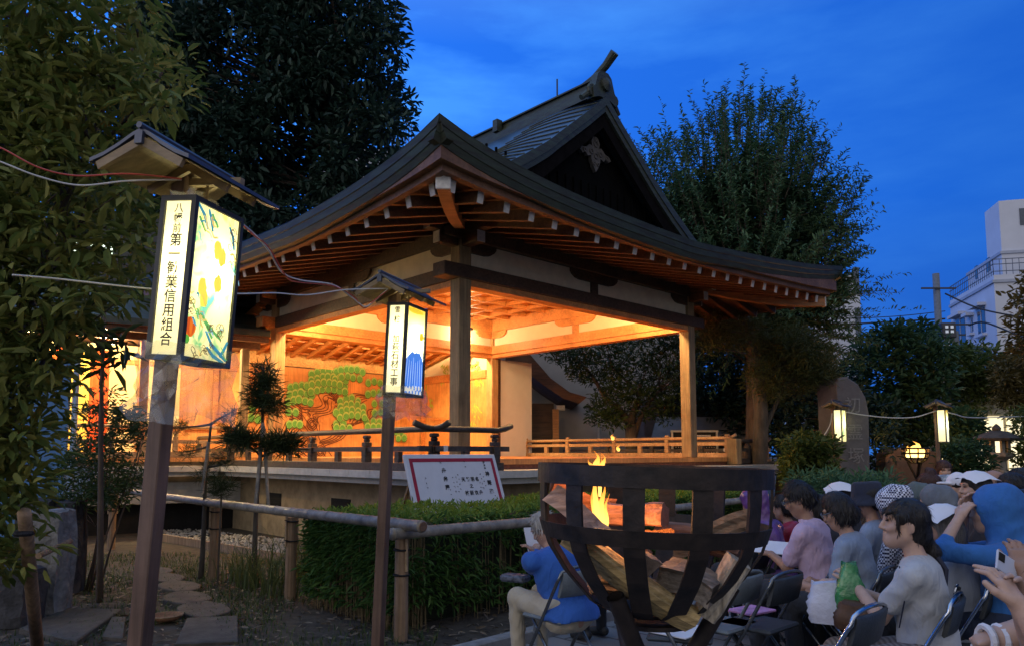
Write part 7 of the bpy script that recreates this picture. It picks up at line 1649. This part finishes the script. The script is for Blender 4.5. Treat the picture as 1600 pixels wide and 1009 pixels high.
C_grey = cloth('blue_grey_tee', (.20, .25, .34)); C_white = cloth('white_tee', (.42, .43, .45), .08); C_pink = cloth('pink_shirt', (.48, .36, .49), .08); C_blue = cloth('blue_raincoat', (.028, .13, .38), .2); C_sw = cloth('blue_sweater', (.025, .10, .38), .12); C_beige = cloth('beige_trousers', (.42, .37, .28), .08); C_dkt = cloth('dark_top', (.03, .03, .04)); C_wcl = mat('white_cloth', (.62, .62, .66), .85, .06, 6, .15, bscale=20)
C_check = mat('checked_cloth', (.5, .5, .6), .85, .1, 6, 0); t_ = C_check.node_tree; ck = t_.nodes.new('ShaderNodeTexChecker'); ck.inputs['Scale'].default_value = 75; ck.inputs['Color1'].default_value = (.62, .65, .75, 1); ck.inputs['Color2'].default_value = (.015, .02, .06, 1); tcn = t_.nodes.new('ShaderNodeTexCoord'); t_.links.new(tcn.outputs['Object'], ck.inputs['Vector']); t_.links.new(ck.outputs[0], t_.nodes['Principled BSDF'].inputs['Base Color'])
C_stripe = mat('striped_trousers', (.13, .12, .12), .85, .1, 6, .1); t_ = C_stripe.node_tree; wv_ = t_.nodes.new('ShaderNodeTexWave'); wv_.inputs['Scale'].default_value = 14; wv_.inputs['Distortion'].default_value = .6; rp_ = t_.nodes.new('ShaderNodeValToRGB'); rp_.color_ramp.elements[0].color = (.10, .09, .09, 1); rp_.color_ramp.elements[1].color = (.22, .20, .20, 1); tcn = t_.nodes.new('ShaderNodeTexCoord'); t_.links.new(tcn.outputs['Object'], wv_.inputs['Vector']); t_.links.new(wv_.outputs[0], rp_.inputs[0]); t_.links.new(rp_.outputs[0], t_.nodes['Principled BSDF'].inputs['Base Color'])
C_plast = mat('purple_plastic_coat', (.13, .05, .20), .3, .4, 7, .8, bscale=10, spec=.7)
C_redp = mat('red_plastic_coat', (.32, .03, .06), .4, .4, 7, .6, bscale=10)
R_ = math.radians
COLLAR = lambda up, H, arms, he: [('c', up(.488+.012*math.cos(t), .066*math.sin(t), .02+.060*math.cos(t)-.03), up(.488+.012*math.cos(t+.63), .066*math.sin(t+.63), .02+.060*math.cos(t+.63)-.03), .016, .016, .006) for t in np.linspace(.5, 5.2, 9)]
# old man in blue
person('old man in a blue sweater and beige trousers sitting hunched beside the hedge', (850, 836), 5.12, A43+R_(4), C_sw, 0, 24, A43-R_(25), 32, 0, 'short', M_wh_hair, {-1: at(838, 858, 5.35), 1: at(838, 866, 5.30)}, 1.85, C_beige, .013, True, bulk=1.28, with_chair=('grey folding chair carrying the old man in blue, left of the fire basket', M_tube, M_vg))
m = MB(); c = at(838, 846, 5.42); m.box(c, (.16, .01, .22), Matrix.Rotation(.5, 3, 'Z') @ Matrix.Rotation(-.4, 3, 'X')); tag(m.build('programme_sheet', C_wcl), 'white programme sheet held up by the old man in blue', 'paper')
m = MB(); c = at(805, 902, 5.35); m.box(c, (.20, .12, .05), Matrix.Rotation(-.5, 3, 'Z'), .015); tag(m.build('small_pouch', mat('dark_pouch', (.03, .04, .07), .6, .8, 30, .2, col2=(.16, .18, .24))), 'small dark patterned pouch on the knee of the old man in blue', 'pouch')
person('person in dark clothes and grey shoes mostly hidden behind the fire basket', (965, 838), 5.9, A43, C_dkt, 1, 10, None, 10, 0, 'short', None, None, .6, None, .02)
# men and women along the rows
person('man with glasses in a pale pink shirt bending over a white programme', (1247, 751), 5.35, A43-R_(4), C_pink, 1, 12, A43-R_(18), 26, 0, 'short', None, {-1: at(1206, 866, 5.55), 1: at(1212, 852, 5.75)}, .72, None, .012, True, glasses=True, extra=COLLAR, with_chair=('black folding chair under the man in the pink shirt',))
m = MB(); c = at(1212, 861, 5.62); m.box(c+ZZ*.03, (.30, .20, .004), Matrix.Rotation(-.75, 3, 'Z') @ Matrix.Rotation(.35, 3, 'X')); tag(m.build('white_programme', C_wcl), 'white programme in the hands of the man in pink', 'paper')
person('person with a dark bob in a blue-grey tee behind the man in pink', (1308, 769), 4.95, A43-R_(6), C_grey, 0, 12, A43-R_(20), 24, 0, 'bob', None, None, .7, None, .014, True, glasses=True, with_chair=('black folding chair under the person with the dark bob',))
person('person in a navy bucket hat and blue-grey tee', (1352, 753), 5.5, A43-R_(4), cloth('slate_tee', (.23, .29, .40)), 0, 6, A43-R_(28), 4, 0, 'short', None, None, .7, None, .015, True, hat=bucket_hat(cloth('navy_hat', (.018, .022, .04))), with_chair=('black folding chair under the person in the bucket hat',))
person('person with a white cloth over the head beyond the bucket hat', (1310, 754), 6.6, A43, C_dkt, 0, 6, None, 0, 0, 'short', None, None, .6, None, .022, hat=head_cloth(C_wcl, .15))
person('person with a blue and white checked cloth over head and shoulders', (1392, 762), 5.35, A43, C_check, 0, 6, A43+R_(10), 6, 0, 'short', None, None, 1.6, None, .02, hat=sdf_hat(HOOD, C_check, 'checked_hood'))
wm = person('young woman with a black ponytail and white tee hugging her bags', (1410, 777), 4.0, A43-R_(8), C_white, 2, 5, R_(-76), -4, 0, 'ponytail', None, {-1: at(1333, 908, 4.22), 1: at(1322, 915, 4.38)}, .62, C_stripe, .010, True, scale=1.09, with_chair=('black folding chair with a shiny rim under the ponytailed woman', M_chrome, M_vinyl))
m = MB(); pts = [at(x, y, Y) for x, y, Y in ((1405, 884, 3.86), (1412, 905, 3.82), (1413, 940, 3.82), (1405, 980, 3.85))]; m.tube(pts, .0035, 6); pts = [at(x, y, Y) for x, y, Y in ((1465, 870, 3.95), (1478, 890, 3.92), (1476, 915, 3.9), (1462, 945, 3.85))]; m.tube(pts, .014, 8); tag(m.build('bag_strap', mat('navy_strap', (.012, .014, .03), .7, .2, 30)), 'dark shoulder strap across the back of the ponytailed woman', 'strap')
def softbag(name, label, c, size, m_, sd, az=0, cat='bag', top=.8):
    rr = random.Random(sd); n = 10; k = 20; rows = []; c = Vector(c)
    for i in range(n+1):
        t = i/n; f = (.86+.16*math.sin(math.pi*min(1, t*1.3)))*(1-(1-top)*max(0, t-.55)/.45); row = []
        for j in range(k+1):
            a = 2*math.pi*(j % k)/k; ca, sa = math.cos(a), math.sin(a); p_ = .35; x = math.copysign(abs(ca)**p_, ca)*size[0]/2*f; y = math.copysign(abs(sa)**p_, sa)*size[1]/2*f; jx = .006*math.sin(j*2.3+i*1.7+sd)+rr.uniform(-.004, .004)
            x += jx; row.append(c+Vector((x*math.cos(az)-y*math.sin(az), x*math.sin(az)+y*math.cos(az), size[2]*t+.012*math.sin(j*1.1+sd)*t)))
        rows.append(row)
    for row in rows: row[-1] = row[0]
    m = MB(); m.grid(rows); m.add(rows[0][:-1], [tuple(range(k-1, -1, -1))]); m.add(rows[-1][:-1], [tuple(range(k))]); return tag(m.build(name, m_, None, True), label, cat)
b0 = at(1294, 972, 4.35); softbag('white_bag', 'white crinkled carrier bag on the lap of the ponytailed woman', b0, (.21, .13, .225), mat('white_bag_plastic', (.55, .56, .66), .5, .06, 6, .5, bscale=22), 3, -.5, top=.85)
softbag('green_bag', 'green see-through plastic bag beside the white carrier bag', at(1330, 962, 4.22), (.15, .13, .29), mat('green_bag_plastic', (.045, .22, .075), .25, .45, 9, .9, bscale=16, spec=.8), 5, -.4, top=.55)
softbag('brown_bag', 'brown bag under the green plastic bag on her lap', at(1335, 982, 4.12), (.20, .13, .14), mat('brown_leather', (.075, .035, .018), .6, .3, 12, .3), 7, -.5)
person('person with long ash hair and a white handkerchief on the head', (1468, 789), 4.42, A43-R_(5), cloth('pale_grey_tee', (.33, .36, .42)), 0, 8, A43-R_(10), 4, 0, 'long', M_ash, None, .8, None, .013, hat=head_cloth(C_wcl, .15, .03, .9), with_chair=('black folding chair with a shiny rim beside the ponytailed woman', M_chrome, M_vinyl))
person('person in a grey knitted hood and grey-blue shirt behind the ash haired one', (1460, 760), 4.95, A43-R_(5), cloth('grey_blue_shirt', (.24, .29, .36)), 0, 4, A43-R_(10), 8, 0, None, None, None, .8, None, .016, hat=sdf_hat(KNITLONG, cloth('grey_knit', (.12, .135, .155), .3), 'knit_hood'), bulk=1.1, with_chair=('black folding chair under the person in the grey knitted hood',))
person('person in a dull green knitted cap', (1428, 757), 5.9, A43, C_dkt, 0, 6, None, 4, 0, None, None, None, .8, None, .022, hat=sdf_hat(KNIT, cloth('green_knit', (.085, .11, .11), .2), 'knit_cap'))
person('person in a bright blue hooded raincoat with both hands raised to the face', (1546, 764), 4.25, A43-R_(2), C_blue, 2, 4, A43-R_(12), 4, 0, 'short', None, {-1: at(1500, 806, 4.22), 1: at(1508, 798, 4.36)}, 1.35, cloth('navy_trousers', (.02, .03, .06)), .012, False, hat=sdf_hat(HOODC, C_blue, 'hood', .009, .004), bulk=1.08, with_chair=('black folding chair under the person in the blue raincoat',))
person('woman with an auburn bun in the far rows', (1449, 738), 7.2, A43-R_(20), cloth('rust_top', (.16, .06, .04)), 0, 6, R_(-75), 6, 0, 'bun', M_bun, None, .6, None, .02, True)
person('person in a pale blue patterned sun hat', (1473, 742), 7.3, A43, C_dkt, 0, 6, None, 4, 0, 'short', None, None, .6, None, .022, hat=bucket_hat(mat('patterned_hat', (.12, .28, .50), .8, .7, 26, 0, col2=(.60, .66, .72)), .03))
person('person in a white cap and dark top', (1496, 739), 6.7, A43-R_(20), C_dkt, 0, 6, R_(-72), 4, 0, 'short', None, None, .6, None, .02, True, hat=sdf_hat(CAP, C_wcl, 'cap'))
person('woman with long black hair and a white handkerchief folded on top', (1521, 737), 6.0, A43-R_(15), C_dkt, 2, 4, R_(-80), 0, 0, 'long', None, None, .6, None, .015, True, hat=head_cloth(C_wcl, .13, .0, .4))
person('bald older man in the far rows', (1550, 732), 7.0, A43-R_(10), cloth('brown_shirt', (.10, .07, .05)), 1, 4, R_(-78), 4, 0, 'bald', M_bald, None, .8, None, .02, True)
person('man with short black hair beside the bald man', (1577, 738), 6.1, A43-R_(10), cloth('charcoal_shirt', (.035, .035, .04)), 1, 4, R_(-70), 4, 0, 'short', None, None, .8, None, .018, True)
person('dark haired person behind the man with short black hair', (1590, 730), 7.4, A43, C_dkt, 0, 4, None, 0, 0, 'short', None, None, .6, None, .022)
person('person in a white cap at the right edge', (1606, 745), 6.4, A43, cloth('pale_top', (.35, .35, .38)), 0, 4, None, 2, 0, 'short', None, None, .6, None, .022, hat=sdf_hat(CAP, C_wcl, 'cap'))
person('person with dark hair and olive jacket right of the blue raincoat', (1600, 764), 4.75, A43, cloth('olive_jacket', (.055, .05, .04)), 0, 4, None, 4, 0, 'bob', None, None, 1.6, None, .018, with_chair=('black folding chair at the right edge behind the blue raincoat',))
person('person in a translucent purple rain poncho behind the fire basket', (1176, 762), 6.2, A43, C_plast, 0, 14, None, 14, 0, 'short', None, None, 1.6, None, .018, hat=sdf_hat(HOOD, C_plast, 'hood'), bulk=1.25, with_chair=('black folding chair under the person in the purple poncho',))
person('dark haired person in a red plastic coat beyond the man in pink', (1222, 772), 6.6, A43, C_redp, 0, 12, None, 12, 0, 'short', None, None, 1.5, None, .018, with_chair=('black folding chair under the person in the red coat',))
person('person with dark hair half hidden behind the man in pink', (1278, 772), 6.3, A43, C_dkt, 0, 8, None, 12, 0, 'bob', None, None, .6, None, .022)
person('woman facing the viewer and holding a small light near the far lantern', (1474, 719), 11.0, R_(188), cloth('tan_top', (.22, .16, .08)), 2, 4, None, 12, 0, 'bob', M_bun, {-1: np.array([-.05, .24, .86]), 1: np.array([.05, .24, .86])}, .8, None, .018, True)
# people cut off by the right edge: clasped hands, a phone, a sandalled foot
pA, sA, mA = person('person at the right edge with hands clasped, only face, hands and foot in view', (1668, 856), 2.25, A43-R_(30), cloth('dark_blouse', (.05, .045, .05)), 2, 10, R_(-70), 8, 0, 'bob', M_bun, {-1: at(1593, 948, 2.05), 1: at(1590, 938, 2.15)}, .6, cloth('black_skirt', (.02, .02, .025)), .012, True, scale=.98, shoes=False)
def joined_hand(label_parent, w_, d, sg, m_, curl, nrm, name='hand'):
    V, F = [], []
    X = hand_prims(np.array(w_), np.array(d)/np.linalg.norm(d), sg, curl, nrm=nrm); los = [np.minimum(p[1], p[2])-.03 for p in X]; his = [np.maximum(p[1], p[2])+.03 for p in X]; lo = np.min(los, 0); hi = np.max(his, 0); hh = .0042
    ax = [np.arange(lo[i], hi[i]+hh, hh) for i in range(3)]; return nets(sdf_eval(X, *ax), *ax)
m = MB(); rr = random.Random(1)
pB, sB, mB_ = person('person at the right edge holding up a white phone, only the hand in view', (1690, 800), 2.75, A43, cloth('black_tee', (.025, .025, .03)), 1, 6, None, 4, 0, 'short', None, {-1: at(1602, 893, 2.62), 1: at(1640, 930, 2.7)}, .8, None, .012, True, scale=1.0)
ph = at(1578, 886, 2.62); R = Matrix.Rotation(R_(20), 3, 'Z') @ Matrix.Rotation(R_(28), 3, 'Y') @ Matrix.Rotation(R_(-12), 3, 'X'); th = thing('phone', ph, 'white smartphone held in a hand at the right edge', 'phone'); m = MB(); m.box(ph, (.145, .008, .072), R, .003); m.build('body', mat('phone_white', (.52, .55, .66), .25, .05, 5, 0), th); m = MB(); m.box(ph+R @ Vector((-.052, -.0055, .014)), (.030, .003, .030), R, .001); m.build('camera_bump', M_black, th)
ft = person_foot = None
fo = at(1532, 1002, 2.35); ank = at(1590, 990, 2.3)
fl_ = [('c', np.array(fo), np.array(at(1570, 998, 2.33)), .026, .036, .02), ('c', np.array(at(1570, 995, 2.33)), np.array(at(1640, 968, 2.28)), .036, .045, .03), ('c', np.array(at(1640, 968, 2.28)), np.array(at(1760, 1010, 2.15)), .048, .07, .03)]
for k in range(5): a = Vector(fo)+Vector((.0, -.028+.014*k, .004)); fl_.append(('c', np.array(a), np.array(a+Vector((-.022+.003*k, 0, -.004))), .009, .008, .004))
sdf_object('bare_leg', fl_, .006, skin(2), pA)
m = MB(); 
for x in (1541, 1562): 
    c = at(x, 999, 2.335); m.tube([c+Vector((0, .042*math.cos(t), .040*math.sin(t))) for t in np.linspace(-.3, 3.5, 10)], .011, 6)
m.bar(at(1522, 1012, 2.35), at(1584, 1016, 2.32), .085, .014, ZZ, .005); m.build('sandal', C_wcl, pA)
# spare chairs
def spare(px, py, z, label, az=A43, **k): p = onz(px, py, z); f = Vector((math.sin(az), math.cos(az), 0)); c = p+f*.20; return chair((c.x, c.y), az, label, **k)
spare(1168, 893, .78, 'empty grey folding chair just right of the fire basket', vinyl=M_vg, tube=M_vg)
spare(1232, 893, .78, 'empty black folding chair in front of the man in pink')
spare(1362, 946, .78, 'empty black folding chair with a shiny rim nearest the viewer', tube=M_chrome)
spare(1512, 902, .78, 'empty black folding chair with a shiny rim between the ponytailed woman and the blue raincoat', tube=M_chrome)
spare(1340, 866, .78, 'black folding chair behind the person with the dark bob')
spare(1195, 850, .78, 'black folding chair half hidden behind the right rim of the fire basket')
c = onz(1060, 985, .45); ch_ = chair((c.x, c.y), A43+R_(150), 'folding chair seen under the fire basket with pale papers on its seat'); m = MB(); m.box(Vector((c.x, c.y, .459)), (.34, .30, .006), Matrix.Rotation(.8, 3, 'Z')); tag(m.build('papers', C_wcl), 'pale papers lying on the chair seat under the fire basket', 'paper')
c = onz(1190, 958, .455); m = MB(); m.box(Vector((c.x-.05, c.y+.05, .466)), (.26, .2, .016), Matrix.Rotation(.6, 3, 'Z'), .004); tag(m.build('pink_cloth', mat('pink_plastic', (.45, .22, .42), .5, .4, 9, .6)), 'folded pink plastic sheet lying on the empty black chair', 'cloth')
